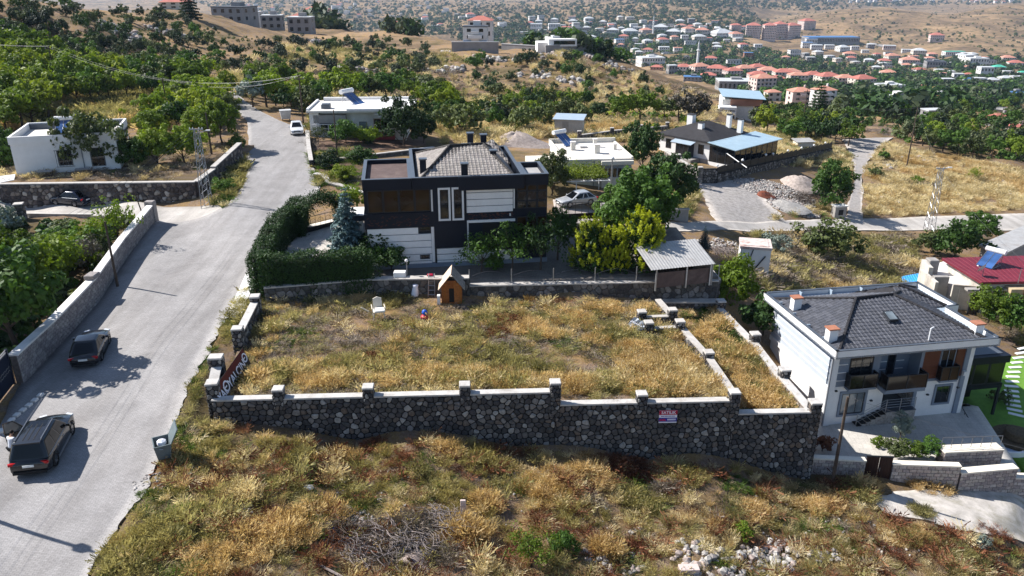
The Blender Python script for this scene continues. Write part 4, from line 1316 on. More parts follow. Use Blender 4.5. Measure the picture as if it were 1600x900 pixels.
# parapet bands (boxes round the flat roofs)
def parapet(x0,x1,y0,y1,z0,z1,t,mat,name='parapet',capm=None):
    m=MB()
    m.box(x0,x1,y0,y0+t,z0,z1);m.box(x0,x1,y1-t,y1,z0,z1);m.box(x0,x0+t,y0+t,y1-t,z0,z1);m.box(x1-t,x1,y0+t,y1-t,z0,z1)
    p=m.build(name,mat,bh)
    m=MB();c=.03
    m.box(x0-c,x1+c,y0-c,y0+t+c,z1+.003,z1+.05);m.box(x0-c,x1+c,y1-t-c,y1+c,z1+.003,z1+.05)
    m.box(x0-c,x0+t+c,y0+t+c,y1-t-c,z1+.003,z1+.05);m.box(x1-t-c,x1+c,y0+t+c,y1-t-c,z1+.003,z1+.05)
    m.build('parapet_cap',capm or MT['anthl'],p)
parapet(0,X(3.75),0,6.9,ZT-.85,ZT,.22,MT['anth'])
parapet(X(3.8),X(12.5),-.15,D,ZT-.85,ZT+.05,.22,MT['anth'])
parapet(X(12.55),WA_,-.05,4.2,ZT-.85,ZT+.02,.22,MT['anth'])
bx(bh,'flat_roof',MT['brown'],.24,X(3.75)-.24,.24,6.66,ZT-.74,ZT-.3)
bx(bh,'flat_roof',MT['tin'],X(12.8),WA_-.24,.2,3.95,ZT-.74,ZT-.35,label='grey metal flat roof of the right corner')
bx(bh,'parapet',MT['anth'],X(7.35),X(12.5),-.3,-.16,ZT-1.0,ZT+.02,label='jutting front parapet')
# hipped tile roof
zr=ZT-.35;zp=ZT+1.35
x0,x1,y0,y1=X(4.3),X(11.9),.25,D-.3
ra=(X(7.1),5.1,zp);rb=(X(9.9),5.4,zp)
A_,B_,C_,D_=(x0,y0,zr),(x1,y0,zr),(x1,y1,zr),(x0,y1,zr)
m=MB();m.add([A_,B_,C_,D_,ra,rb],[(0,1,5,4),(1,2,5),(2,3,4,5),(3,0,4)]);m.build('roof_deck',MT['tiled'],bh)
tiles(bh,[A_,B_,rb,ra],MT['tileb'],.30,.36)
tiles(bh,[B_,C_,rb],MT['tileb'],.30,.36)
tiles(bh,[C_,D_,ra,rb],MT['tileb'],.30,.36)
tiles(bh,[D_,A_,ra],MT['tileb'],.30,.36)
m=MB()
for a,b in ((A_,ra),(B_,rb),(C_,rb),(D_,ra),(ra,rb)):
    a=Vector(a)+Vector((0,0,.08));b=Vector(b)+Vector((0,0,.08));ridge(m,a,b,.10)
m.build('ridge_tiles',MT['tiled'],bh,kind='stuff')
# small second hip at the back right
m=MB()
A2,B2,C2,D2,r2=(X(9.3),5.4,zr),(X(12.2),5.4,zr),(X(12.2),D-.3,zr),(X(9.3),D-.3,zr),(X(10.9),8.0,zp-.1)
m.add([A2,B2,C2,D2,r2],[(0,1,4),(1,2,4),(2,3,4),(3,0,4)]);m.build('roof_deck',MT['tiled'],bh)
tiles(bh,[A2,B2,r2],MT['tileb']);tiles(bh,[B2,C2,r2],MT['tileb'])
for (u,y,h) in ((4.75,2.3,1.0),(7.9,.55,.95),(10.55,4.0,1.15),(9.2,9.7,1.5),(10.4,9.9,1.3)):
    chimney(bh,X(u),y,ZT-.3,ZT+h-.05,.5,.5,MT['anth'],MT['anthl'])
bx(bh,'skylight',MT['glassl'],X(8.1),X(8.9),5.2,5.6,zp+.0,zp+.12)
# front facade: local heights measured from the yard
def FZ(y): # photo-crop row -> height
    return ZT-(y-298)/93.0
# upper left glazing with thin mullions
gx0,gx1=X(.3),X(5.15)
for k in range(4):
    a=gx0+(gx1-gx0)*k/4;b=gx0+(gx1-gx0)*(k+1)/4
    window(bh,a+.02,b-.02,FZ(543),FZ(380),.1,sash=1,fw=.05,gl=MT['glassb'])
bx(bh,'trim',MT['framew'],X(5.2),X(5.33),-.02,.2,FZ(545),FZ(385))
bx(bh,'band',MT['anth'],-.02,X(5.4),-.04,.12,FZ(660)+.0,FZ(548),label='dark textured band between storeys')
m=MB()
rr_=random.Random(4)
for i in range(70):
    x=rr_.uniform(.2,X(5.1));z=rr_.uniform(FZ(645),FZ(568));s=rr_.uniform(.04,.1);m.cbox(x,-.045,z,s*2.2,.02,.03,0,0,rr_.uniform(-.7,.7))
for i in range(60):
    x=rr_.uniform(X(8.1),X(11.6));z=rr_.uniform(FZ(620),FZ(572));s=rr_.uniform(.04,.1);m.cbox(x,-.045,z,s*2.2,.02,.03,0,0,rr_.uniform(-.7,.7))
m.build('stone_flakes',MT['wood'],bh,kind='stuff')
# white boards below, one by one
zz=FZ(668);k=0
bottoms=[FZ(668)-.62*i for i in range(7)]
for i in range(6):
    z1=FZ(662)-.56*i;z0=max(.35,z1-.50)
    if z1<.4:break
    if i==0: bx(bh,'board',MT['white'],.15,X(4.1),-.03,.12,z0,z1)
    else: bx(bh,'board',MT['white'],.15,X(5.1),-.03,.12,z0,z1)
window(bh,X(4.2),X(5.1),FZ(690),FZ(645),-.02,sash=1,fw=.06)
window(bh,X(4.15),X(4.95),.72,1.08,-.04,sash=1,fw=.05)
bx(bh,'trim',MT['white'],X(5.12),X(5.35),-.02,.14,.4,FZ(640))
bx(bh,'plinth',MT['blueg'],0,WA_,-.06,.13,0,.34)
bx(bh,'downpipe',MT['black'],.02,.12,-.1,0,.34,FZ(640))
bx(bh,'downpipe',MT['black'],X(5.4),X(5.5),-.1,0,.34,FZ(800))
# central dark bay with two tall white-framed windows
bx(bh,'bay',MT['anth'],X(5.35),X(7.95),-.1,.12,FZ(826),FZ(380))
for a,b in ((5.72,6.7),(6.8,7.75)):
    window(bh,X(a)+.16,X(b)-.16,FZ(600),FZ(382),-.13,sash=1,hs=.5,fw=.05,gl=MT['glass'],surround=MT['framew'],sw=.15)
for i in range(3):
    z1=FZ(832)-.5*i;z0=z1-.44
    if z0<.3: z0=.36
    if z1<.4: break
    bx(bh,'board',MT['white'],X(5.5),X(7.92),-.03,.12,z0,z1)
# upper right white boards
for i in range(4):
    z1=FZ(368)-.545*i; bx(bh,'board',MT['white'],X(7.95),X(11.62),-.03,.12,z1-.49,z1)
bx(bh,'trim',MT['framew'],X(11.68),X(11.78),-.02,.14,FZ(545),FZ(372))
bx(bh,'ledge',MT['white'],X(7.95),X(11.8),-.12,.12,FZ(640),FZ(622))
bx(bh,'band',MT['anth'],X(7.95),X(11.8),-.035,.12,FZ(620),FZ(570),label='dark textured band right of the bay')
bx(bh,'shutter',MT['anth'],X(8.1),X(11.7),-.02,.12,FZ(855),FZ(645))
bx(bh,'shutter_box',MT['black'],X(9.2),X(10.6),-.05,.12,FZ(830),FZ(652))
bx(bh,'trim',MT['white'],X(7.96),X(8.08),-.03,.13,.34,FZ(640))
bx(bh,'board',MT['white'],X(8.1),X(11.9),-.03,.12,.36,FZ(862))
bx(bh,'wall_lamp',MT['framew'],X(11.35),X(11.45),-.16,-.03,FZ(598),FZ(580))
# right dark glazed corner
for r,(za,zb,gl) in enumerate(((FZ(548),FZ(492),'glass'),(FZ(488),FZ(418),'glassl'),(FZ(414),FZ(340),'glassb'),(FZ(690),FZ(612),'glassb'),(FZ(760),FZ(694),'glass'))):
    for c in range(3):
        a=X(11.95+c*.82);b=X(11.95+c*.82+.78)
        g='glass' if gl=='glassl' and c==0 else gl
        window(bh,a,b,za,zb,-.01,sash=1,fw=.05,gl=MT['glass'] if g=='glassl' else MT[g])
# small side porch left, pale flat roof
ph=at(640,362,4.6)
bx(bh,'porch_roof',MT['anth'],-1.9,-.02,1.0,3.6,3.75,4.15)
bx(bh,'porch_sheet',MT['white'],-1.75,-.1,1.15,3.45,4.16,4.2)
bx(bh,'porch_wall',MT['wood'],-1.5,-1.0,1.6,3.2,0,3.74)
bx(bh,'porch_post',MT['white'],-.5,-.2,1.5,1.8,0,3.74)

# ------------------------------------------------------------------ B. white and blue-grey house on the right
hr=thing('house','white and blue-grey two-storey house with graphite hip roof, brown panels and balconies beside the courtyard','house',(21.3,46.9,CY),R(9.8))
HW,HD,HZ=10.0,8.4,5.65
bx(hr,'wall',MT['white'],0,4.05,0.0,HD,0,2.9)
bx(hr,'wall',MT['white'],6.35,HW,0.0,HD,0,2.9)
bx(hr,'wall',MT['white'],4.05,6.35,1.7,HD,0,2.9)
bx(hr,'upper_wall',MT['blueg'],0.02,6.3,1.0,HD,2.902,HZ)
bx(hr,'upper_wall',MT['blueg'],0.02,3.4,.02,1.0,2.902,HZ)
bx(hr,'upper_wall',MT['blueg'],6.3,HW-.02,.02,HD,2.902,HZ)
bx(hr,'balcony_floor',MT['blueg'],3.35,6.35,-1.0,1.0,2.62,2.9)
# left side: pale panels with white stripes
bx(hr,'side_wall',MT['paleblue'],-.06,0.0,.5,HD,2.95,HZ-.02)
for i in range(5):
    z=3.35+i*.48; bx(hr,'stripe',MT['white'],-.09,-.058,.45,HD,z,z+.06)
bx(hr,'trim',MT['white'],-.14,.0,-.06,HD,2.55,2.93); bx(hr,'corner_trim',MT['white'],-.12,.3,-.08,.1,0,HZ)
bx(hr,'corner_trim',MT['blueg'],HW-.35,HW-.02,-.12,.1,0,HZ); bx(hr,'corner_trim',MT['white'],HW,HW+.3,-.1,.2,0,HZ)
bx(hr,'downpipe',MT['pipe'],-.22,-.14,-.1,0,0,HZ)
# front stripes on the left bay
for z in (3.35,3.95,4.55,5.1):
    bx(hr,'stripe',MT['white'],.32,1.0,-.03,.02,z,z+.05); 
    bx(hr,'stripe',MT['white'],2.95,4.6,.97,1.0,z,z+.05); bx(hr,'stripe',MT['white'],5.3,5.9,.97,1.0,z,z+.05)
# brown panels
for a,b in ((6.55,7.75),(9.0,HW-.36)):
    n=1
    m=MB()
    bx(hr,'brown_panel',MT['wood'],a,b,-.05,.02,2.95,HZ-.03)
    m=MB()
    for i in range(9): m.box(a+.01,b-.01,-.062,-.05,3.0+i*.3,3.27+i*.3)
    m.build('cladding_board',MT['wood'],hr,kind='stuff')
bx(hr,'trim',MT['blueg'],6.35,HW-.3,-.07,.02,2.75,2.94)
bx(hr,'trim',MT['blueg'],6.3,6.53,-.09,.02,0,HZ)
window(hr,1.15,2.85,3.1,5.3,-.01,sash=2,gl=MT['glass'],fr=MT['frame'])
window(hr,4.65,5.25,2.95,5.2,.99,sash=1,name='door',fr=MT['frame'])
window(hr,7.85,8.95,3.1,5.45,-.02,sash=2,gl=MT['glass'],fr=MT['blueg'])
bx(hr,'curtain',MT['curt'],7.95,8.2,.0,.02,3.2,5.4)
window(hr,.95,2.65,.75,2.35,-.01,sash=3,gl=MT['glassl'],fr=MT['frame'],surround=MT['blueg'],sw=.17)
window(hr,8.05,9.1,.95,2.25,-.01,sash=2,gl=MT['glass'],fr=MT['frame'],surround=MT['blueg'],sw=.15)
for a,z in ((.35,2.6),(3.1,1.6),(7.35,1.65),(9.6,2.0)): bx(hr,'wall_lamp',MT['frame'],a,a+.16,-.13,0,z,z+.09)
def balcony(x0,x1,y,z,h,depth,slabm):
    m=MB();m.box(x0,x1,y-depth,y,z-.14,z); s=m.build('balcony',slabm,hr)
    g=MB();g.box(x0,x1,y-depth,y-depth+.03,z+.02,z+h);g.box(x0,x0+.03,y-depth+.03,y,z+.02,z+h);g.box(x1-.03,x1,y-depth+.03,y,z+.02,z+h);g.build('glass_panel',MT['glassd'],s)
    r=MB();r.box(x0-.03,x1+.03,y-depth-.02,y-depth+.05,z+h,z+h+.05);r.box(x0-.03,x0+.04,y-depth+.05,y,z+h,z+h+.05);r.box(x1-.04,x1+.03,y-depth+.05,y,z+h,z+h+.05)
    for k in range(3):
        x=x0+(x1-x0)*k/2;r.box(x-.025,x+.025,y-depth-.03,y-depth-.002,z,z+h)
    r.build('rail',MT['frame'],s)
balcony(1.0,3.0,0,2.95,1.0,.55,MT['blueg']); balcony(7.75,9.05,-.07,2.95,1.0,.45,MT['blueg']); balcony(3.4,6.3,-.2,2.92,1.0,.85,MT['blueg'])
# entrance recess, stone panel, door and stairs
bx(hr,'entrance_wall',MT['black'],4.06,5.3,1.62,1.69,0.95,2.6)
m=MB()
for i in range(9):
    for j in range(5):
        m.cbox(6.33,.1+j*.33,1.05+i*.18,.05+.03*((i*3+j)%3),.3,.16,0,R(20))
m.build('stone_cladding',MT['stonec'],hr,kind='stuff')
dr=bx(hr,'door',MT['frame'],4.3,5.35,1.55,1.64,.95,2.55); bx(dr,'handle',MT['steel'],4.42,4.46,1.5,1.55,1.5,1.9)
m=MB();m.box(4.07,6.3,-.6,1.6,.0,.93);ld=m.build('landing',MT['stonec'],hr)
m=MB();m.box(4.05,6.32,-.62,1.6,.932,.97);m.build('landing_slab',MT['anthl'],ld)
for i in range(6):
    m=MB();z=.82-.145*i;x=4.05-.33*(i+1)
    m.box(x,x+.33,-.6,.9,0,z-.04);s=m.build('step',MT['stonec'],hr)
    m=MB();m.box(x-.02,x+.35,-.62,.9,z-.038,z);m.build('tread',MT['black'],s)
m=MB()
for a,b in (((2.0,-.55,.1),(2.0,-.55,.95)),((4.05,-.55,.97),(4.05,-.55,1.9)),((6.2,-.55,.97),(6.2,-.55,1.9)),((5.1,-.55,.97),(5.1,-.55,1.9))): m.tube(a,b,.03)
for h in (.3,.5,.7,.9):
    m.tube((2.0,-.55,.05+h),(4.05,-.55,1.0+h),.014);m.tube((4.05,-.55,.97+h),(6.2,-.55,.97+h),.014)
m.build('stair_railing',MT['steel'],hr)
# roof
ex0,ex1,ey0,ey1=-.75,HW+1.1,-1.15,HD+.6
zf=HZ
m=MB();m.box(ex0,ex1,ey0,ey1,zf,zf+.12);m.build('soffit',MT['blueg'],hr)
def fascia(pts,z0,z1,t,mat,name):
    m=MB();n=len(pts)
    for i in range(n):
        a=Vector((*pts[i],0));b=Vector((*pts[(i+1)%n],0));d=(b-a).normalized();nn=Vector((d.y,-d.x,0))
        a2=a-d*0;q=[a,b,b-nn*t,a-nn*t]
        m.add([(p.x,p.y,z) for z in(z0,z1) for p in q],[(0,3,2,1),(4,5,6,7),(0,1,5,4),(1,2,6,5),(2,3,7,6),(3,0,4,7)])
    return m.build(name,mat,hr)
outl=[(ex0,ey0),(ex1,ey0),(ex1,4.2),(ex1+1.0,4.3),(ex1+1.0,ey1),(ex0,ey1)]
fascia(outl,zf+.0,zf+.55,.14,MT['white'],'fascia')
fascia([(p[0]*1.0,p[1]) for p in outl],zf+.551,zf+.60,.2,MT['anthl'],'gutter_edge')
inn=[(ex0+.2,ey0+.2),(ex1-.25,ey0+.2),(ex1-.25,4.3),(ex1+.7,4.5),(ex1+.7,ey1-.25),(ex0+.25,ey1-.25)]
m=MB();m.add([(x,y,zf+.2) for x,y in [(ex0+.15,ey0+.15),(ex1-.15,ey0+.15),(ex1-.15,4.35),(ex1+.85,4.4),(ex1+.85,ey1-.15),(ex0+.15,ey1-.15)]],[(0,1,2,3,4,5)]);m.build('gutter_floor',MT['zinc'],hr)
a0,b0,c0_,d0=(ex0+.35,ey0+.3,zf+.25),(ex1-.55,ey0+.3,zf+.25),(ex1-.55,ey1-.7,zf+.25),(ex0+.35,ey1-.7,zf+.25)
rz1=(3.6,4.1,zf+1.75);rz2=(6.6,4.3,zf+1.75)
m=MB();m.add([a0,b0,c0_,d0,rz1,rz2],[(0,1,5,4),(1,2,5),(2,3,4,5),(3,0,4)]);m.build('roof_deck',MT['roofk'],hr)
for poly in ([a0,b0,rz2,rz1],[b0,c0_,rz2],[c0_,d0,rz1,rz2],[d0,a0,rz1]): tiles(hr,poly,MT['tileg'],.30,.34)
e0_,e1_,e2_,e3_,e4_=(6.2,4.9,zf+.25),(ex1+.5,4.9,zf+.25),(ex1+.5,ey1-.5,zf+.25),(6.2,ey1-.5,zf+.25),(8.9,6.9,zf+1.3)
m=MB();m.add([e0_,e1_,e2_,e3_,e4_],[(0,1,4),(1,2,4),(2,3,4),(3,0,4)]);m.build('roof_deck',MT['roofk'],hr)
for poly in ([e0_,e1_,e4_],[e1_,e2_,e4_],[e2_,e3_,e4_]): tiles(hr,poly,MT['tileg'],.30,.34)
m=MB()
for a,b in ((a0,rz1),(b0,rz2),(c0_,rz2),(d0,rz1),(rz1,rz2),(e1_,e4_),(e2_,e4_)):
    ridge(m,Vector(a)+Vector((0,0,.08)),Vector(b)+Vector((0,0,.08)),.1)
m.build('ridge_tiles',MT['roofk'],hr,kind='stuff')
for x,y,z0,z1 in ((.15,5.9,.45,1.35),(-.1,.7,.3,1.3),(10.2,0.1,.3,1.15)):
    chimney(hr,x,y,zf+z0,zf+z1,.6,.55,MT['white'],MT['terr'])
sk=MB();M=Matrix.Translation((4.9,1.9,zf+1.25))@Matrix.Rotation(R(19),4,'X');sk.box(-.35,.35,-.45,.45,-.05,.12,M);sk=sk.build('skylight',MT['frame'],hr)
q=MB();q.box(-.28,.28,-.38,.38,.122,.13,M);q.build('pane',MT['glassl'],sk)
q=MB();q.tube((6.3,-.4,zf+.3),(6.3,-.4,zf+1.3),.05);q.tube((6.3,-.4,zf+1.3),(6.55,-.35,zf+1.35),.05);q.build('vent_pipe',MT['framew'],hr)
q=MB()
for y in (1.,3.,5.,7.): q.box(ex0+.14,ex0+.5,y,y+.08,zf+.2,zf+.57)
for x in (2.,4.5,7.): q.box(x,x+.08,ey1-.6,ey1-.14,zf+.2,zf+.57)
q.build('gutter_brace',MT['zinc'],hr)
# dark glazed terrace room on the right
g=MB();g.box(HW+.3,HW+4.2,1.0,5.4,1.05,1.4);g.build('terrace_floor',MT['anth'],hr)
g=MB();g.box(HW+.2,HW+4.25,.9,5.5,3.1,3.65);tr=g.build('terrace_roof_band',MT['anth'],hr)
g=MB();g.box(HW+.6,HW+3.9,1.3,5.1,3.651,3.68);g.build('terrace_deck',MT['anthl'],tr)
for k in range(3):
    window(hr,HW+.45+k*1.22,HW+1.62+k*1.22,1.42,3.08,1.05,sash=1,fw=.06,gl=MT['glassd'])
g=MB();g.box(HW+4.1,HW+4.14,1.1,5.3,1.42,3.08);g.box(HW+.35,HW+.4,1.1,5.3,1.42,3.08);g.box(HW+.4,HW+4.1,5.26,5.3,1.42,3.08);g.build('side_glass',MT['glass'],hr)
g=MB();g.box(HW+1.2,HW+3.2,2.2,3.4,1.42,2.1);g.build('sofa',MT['conc'],hr)
for x,y in ((HW+.4,1.1),(HW+4.1,1.1),(HW+4.1,5.3)): bx(hr,'terrace_post',MT['frame'],x-.08,x+.08,y-.08,y+.08,-1.3,1.04)
g=MB();g.box(HW+.2,HW+4.1,3.5,5.4,-1.3,1.04);g.build('basement_wall',MT['black'],hr)
g=MB();g.box(HW+.35,HW+1.6,2.5,2.54,3.7,4.6);g.build('deck_glass',MT['glassb'],hr)
g=MB();g.cbox(HW-.25,-.25,3.25,.22,.2,.3);g.build('meter_box',MT['framew'],hr)
# side stair going down
for i in range(7):
    g=MB();g.box(HW+.5,HW+1.7,.9-.3*i-.3,.9-.3*i,-1.3,.0-.16*i);g.build('step',MT['conc'],hr)
g=MB();g.tube((HW+.4,.9,.9),(HW+.4,-1.3,-.3),.03)
for i in range(6): g.tube((HW+.4,.9-.43*i,-.1-.2*i),(HW+.4,.9-.43*i,.9-.22*i),.02)
g.build('stair_railing',MT['frame'],hr)

# things in the courtyard
gt=thing('gate','dark brown double metal gate between the two block walls of the courtyard','gate',(e1.x,e1.y-.05,-5.9),atan2(e2.y-e1.y,e2.x-e1.x))
gw_=hypot(e2.x-e1.x,e2.y-e1.y)
MAT_GATE=M_plain('dark_brown_metal',(0.035,0.012,0.010),.5,.25,3)
for k in range(2):
    m=MB();m.box(.03+k*gw_/2,gw_/2-.01+k*gw_/2,-.03,.03,.25,2.15);p=m.build('leaf',MAT_GATE,gt)
    m=MB()
    for j in range(4): 
        xx=.1+k*gw_/2+j*(gw_/2-.1)/4; m.box(xx,xx+.035,-.05,-.03,.28,2.12)
    m.build('rib',MAT_GATE,p)
m=MB();m.box(-.02,gw_+.02,-.04,.04,2.16,2.24);m.build('lintel_bar',MT['frame'],gt)
m=MB();m.tube((gw_/2+.08,-.1,1.2),(gw_/2+.08,-.1,1.45),.02);m.build('handle',MT['steel'],gt)

# F. house with maroon roof at the right edge
zR=-4.6+.0
ra_=at(1470,403,-3.6);rb_=at(1534,443,-3.6)
mr=thing('house','low old house with maroon sheet roof and peeling pale walls at the right edge','house',(ra_.x,ra_.y,-8.2),0)
def L(px,py,z): 
    p=at(px,py,z);return (p.x-ra_.x,p.y-ra_.y)
r_a=L(1472,403,-3.7);r_b=L(1534,441,-3.7);r_c=L(1640,441,-3.7);r_d=L(1640,402,-3.7)
m=MB();m.prism([r_b,(r_c[0]+4,r_c[1]+.5),(r_d[0]+4,r_d[1]+1),r_a],4.25,4.5);m.build('roof',MT['redroof'],mr)
m=MB()
for k in range(26):
    t=k/25;a=Vector((*r_b,4.5)).lerp(Vector((r_c[0]+4,r_c[1]+.5,4.5)),t);b=Vector((*r_a,4.5)).lerp(Vector((r_d[0]+4,r_d[1]+1,4.5)),t)
    m.tube(a+Vector((0,0,.01)),b+Vector((0,0,.01)),.035,n=4)
m.build('roof_ribs',MT['redroof'],mr,kind='stuff')
MT['peel']=M_plain('peeling_pale_wall',(0.55,0.51,0.45),.9,.12,1.1,dirt=(0.24,0.20,0.17),dirt_amt=.8,bump=.2)
MT['cream']=M_plain('cream_wall',(0.50,0.39,0.24),.9,.12,1.4,dirt=(0.3,0.24,0.2),dirt_amt=.5)
m=MB();m.prism([(r_b[0]+.3,r_b[1]+.4),(r_c[0]+3,r_c[1]+.8),(r_d[0]+3,r_d[1]-.3),(r_a[0]+.5,r_a[1]-.3)],-1,4.24);m.build('wall',MT['peel'],mr)
yb=r_b[1]+.4
m=MB();m.box(r_b[0]+2.6,r_b[0]+12,yb-1.0,yb+.5,-1,4.0);m.build('front_wall',MT['cream'],mr)
m=MB();m.box(r_b[0]+3.8,r_b[0]+5.2,yb-1.15,yb-.9,-1,4.05);m.build('brown_strip',MT['terr'],mr)
window(mr,r_b[0]+1.0,r_b[0]+2.2,2.0,3.2,yb-.02,sash=2,fr=MT['terr'])
window(mr,r_b[0]+4.1,r_b[0]+4.9,2.2,3.3,yb-1.2,sash=2,fr=MT['conc'])
window(mr,r_b[0]-.5,r_b[0]+.6,.6,2.9,yb-.02,sash=1,name='door')
m=MB();m.box(r_b[0]-1.2,r_b[0]+3.2,yb-.5,yb+.1,3.6,3.78);m.build('awning',MT['conc'],mr)
an=thing('ruined_annex','roofless whitewashed annex with broken walls and pale concrete deck left of the maroon roof','building',(ra_.x,ra_.y,-8.2))
def box_px(root,name,mat,ax,ay,bx_,by_,z0,z1,zt,t=.3):
    a=L(ax,ay,zt);b=L(bx_,by_,zt);d=Vector((b[0]-a[0],b[1]-a[1],0));n=Vector((-d.y,d.x,0)).normalized()*t
    m=MB();m.prism([a,b,(b[0]+n.x,b[1]+n.y),(a[0]+n.x,a[1]+n.y)],z0,z1);return m.build(name,mat,root)
pl=[L(1440,420,-5.0),L(1500,452,-5.0),L(1530,440,-5.0),L(1475,408,-5.0)]
m=MB();m.prism([pl[0],pl[1],pl[2],pl[3]],-1,3.2);m.build('deck',MT['white2'],an)
box_px(an,'broken_wall',MT['peel'],1437,420,1462,441,2.0,4.1,-4.1)
box_px(an,'broken_wall',MT['peel'],1440,405,1452,418,2.0,4.7,-3.5,.4)
m=MB();pq=L(1458,403,-3.4);m.bbox(pq[0]-.5,pq[0]+.5,pq[1]-.5,pq[1]+.5,2.,4.7,.06);m.build('stub_pillar',MT['conc'],an)
box_px(an,'broken_wall',MT['conc'],1461,433,1484,433,.5,4.0,-4.2,.5)
box_px(an,'parapet',MT['white2'],1478,412,1535,446,3.2,3.9,-4.3,.3)
box_px(an,'front_wall',MT['peel'],1490,445,1530,448,-1,3.6,-4.6,.3)
MT['bluetarp']=M_plain('bright_blue_sheet',(0.03,0.30,0.68),.5,.12,2)
bt=thing('lean_to_roof','bright blue corrugated sheet lean-to in front of the ruined annex','shelter')
q=[at(1409,432,-5.6),at(1436,427,-5.4),at(1447,443,-5.9),at(1414,448,-6.2)]
m=MB();m.add([tuple(v) for v in q]+[(v.x,v.y,v.z-.06) for v in q],[(0,3,2,1),(4,5,6,7),(0,1,5,4),(1,2,6,5),(2,3,7,6),(3,0,4,7)]);m.build('sheet',MT['bluetarp'],bt)
m=MB()
for k in range(9): m.tube(q[0].lerp(q[1],k/8)+Vector((0,0,.02)),q[3].lerp(q[2],k/8)+Vector((0,0,.02)),.04,n=4)
m.build('sheet_rib',MT['bluetarp'],bt)
m=MB()
for v in q: m.tube((v.x,v.y,v.z-3),(v.x,v.y,v.z-.05),.05)
m.build('post',MT['steel'],bt)
sp_=at(1545,415,-3.7); solar_heater((sp_.x,sp_.y,-3.68),R(-55),'blue solar water heater with white tank on the maroon sheet roof',1.0)
dp=at(1533,432,-3.7); dish((dp.x,dp.y,-3.68),R(-150),'rusty white satellite dish below the solar heater on the maroon roof',.5)
# G. flat grey shed top right
ga=at(1530,382,-5.6);gb=at(1567,398,-5.6);gc=at(1640,362,-5.6);gd=at(1600,352,-5.6)
gs=thing('shed','flat-roofed bare concrete shed under a tree above the maroon roofed house','shed')
m=MB();m.prism([(v.x,v.y) for v in (ga,gb,gc,gd)],-5.85,-5.6);m.build('roof_slab',MT['tin'],gs)
ce=(ga+gc)/2
m=MB();m.prism([((v.x-ce.x)*.92+ce.x,(v.y-ce.y)*.92+ce.y) for v in (ga,gb,gc,gd)],-9.6,-5.853);m.build('wall',MT['conc'],gs)
m=MB()
for k in range(4):
    v=gb.lerp(gc,.15+.2*k); m.cbox(v.x-.35,v.y+.15,-7.2,.9,.08,1.6,atan2(gc.y-gb.y,gc.x-gb.x))
m.build('opening',MT['open_shade'],gs)
def frame(a,b): return atan2(b.y-a.y,b.x-a.x), hypot(b.x-a.x,b.y-a.y)
def rect_parapet(root,x0,x1,y0,y1,z0,z1,t,mat,name='parapet'):
    m=MB();m.box(x0,x1,y0,y0+t,z0,z1);m.box(x0,x1,y1-t,y1,z0,z1);m.box(x0,x0+t,y0+t,y1-t,z0,z1);m.box(x1-t,x1,y0+t,y1-t,z0,z1)
    return m.build(name,mat,root)
MT['offwhite']=M_plain('cream_white_render',(0.70,0.66,0.58),0.85,0.07,1.0,dirt=(0.5,0.45,0.38),dirt_amt=.5)
MT['floorw']=M_plain('pale_dusty_roof',(0.66,0.62,0.57),0.9,0.15,.8,dirt=(0.42,0.37,0.33),dirt_amt=.6,bump=.2)
MT['blueroof']=M_plain('pale_blue_sheet_roof',(0.36,0.48,0.56),.45,.06,1,metal=.2)
# C. white flat-roofed house right of the black one
a=at(878.8,247.6,3.1);b=at(987.6,244.9,3.1);an_,w_=frame(a,b)
hc=thing('house','single-storey cream-white house with flat pale roof and glazed porch, behind the yellow vine pergola','house',(a.x,a.y,0),an_)
bx(hc,'wall',MT['offwhite'],0,w_,0,9.4,-1.2,2.75)
bx(hc,'roof_slab',MT['floorw'],-.15,w_+.15,-.15,9.55,2.752,2.95)
m=MB();m.box(-.15,w_+.15,9.3,9.56,2.953,3.5);m.box(-.15,.1,0,9.3,2.953,3.4);m.box(w_-.1,w_+.15,0,9.3,2.953,3.12);m.build('parapet',MT['offwhite'],hc)
window(hc,1.75,3.05,.9,2.1,-.01,sash=2,fr=MT['framew'],surround=MT['chim'],sw=.12,gl=MT['glass'])
bx(hc,'door',MT['paleblue'],.25,.6,-.03,0,-.2,1.9)
bx(hc,'downpipe',MT['pipe'],3.75,3.85,-.1,0,-.9,2.75)
bx(hc,'porch_wall',MT['offwhite'],4.7,w_+.02,-.5,-.002,-1.2,.75)
bx(hc,'porch_roof',MT['offwhite'],4.6,w_+.1,-.6,-.002,2.3,2.75)
for k in range(6):
    q=4.8+k*(w_-4.85)/6; window(hc,q,q+(w_-4.85)/6-.04,.78,1.95,-.48,sash=1,fr=MT['paleblue'],gl=MT['glass'],fw=.04)
for k in range(4):
    q=4.9+k*(w_-5)/4; window(hc,q,q+(w_-5)/4-.1,2.05,2.25,-.47,sash=1,fr=MT['paleblue'],gl=MT['glassl'],fw=.03)
for x,y,s,h in ((2.2,5.2,.55,.95),(4.75,3.1,.65,1.0),(5.3,6.8,.45,.9),(7.4,4.9,.4,.6)): chimney(hc,x,y,2.95,2.95+h,s,s*.9,MT['offwhite'],MT['chim'])
bx(hc,'roof_hatch',MT['tin'],3.3,4.2,6.0,6.5,2.953,3.15)
def loc(root,x,y,z): 
    q=Matrix.Rotation(root.rotation_euler.z,4,'Z')@Vector((x,y,z)); return (root.location.x+q.x,root.location.y+q.y,root.location.z+q.z)
solar_heater(loc(hc,1.6,8.2,2.96),an_+R(35),'pale blue solar water heater with white tank on the cream flat-roofed house',1.1)
# low annex left at the back
bx(hc,'annex',MT['offwhite'],-3.2,-.16,6.2,9.4,-1.,1.4)
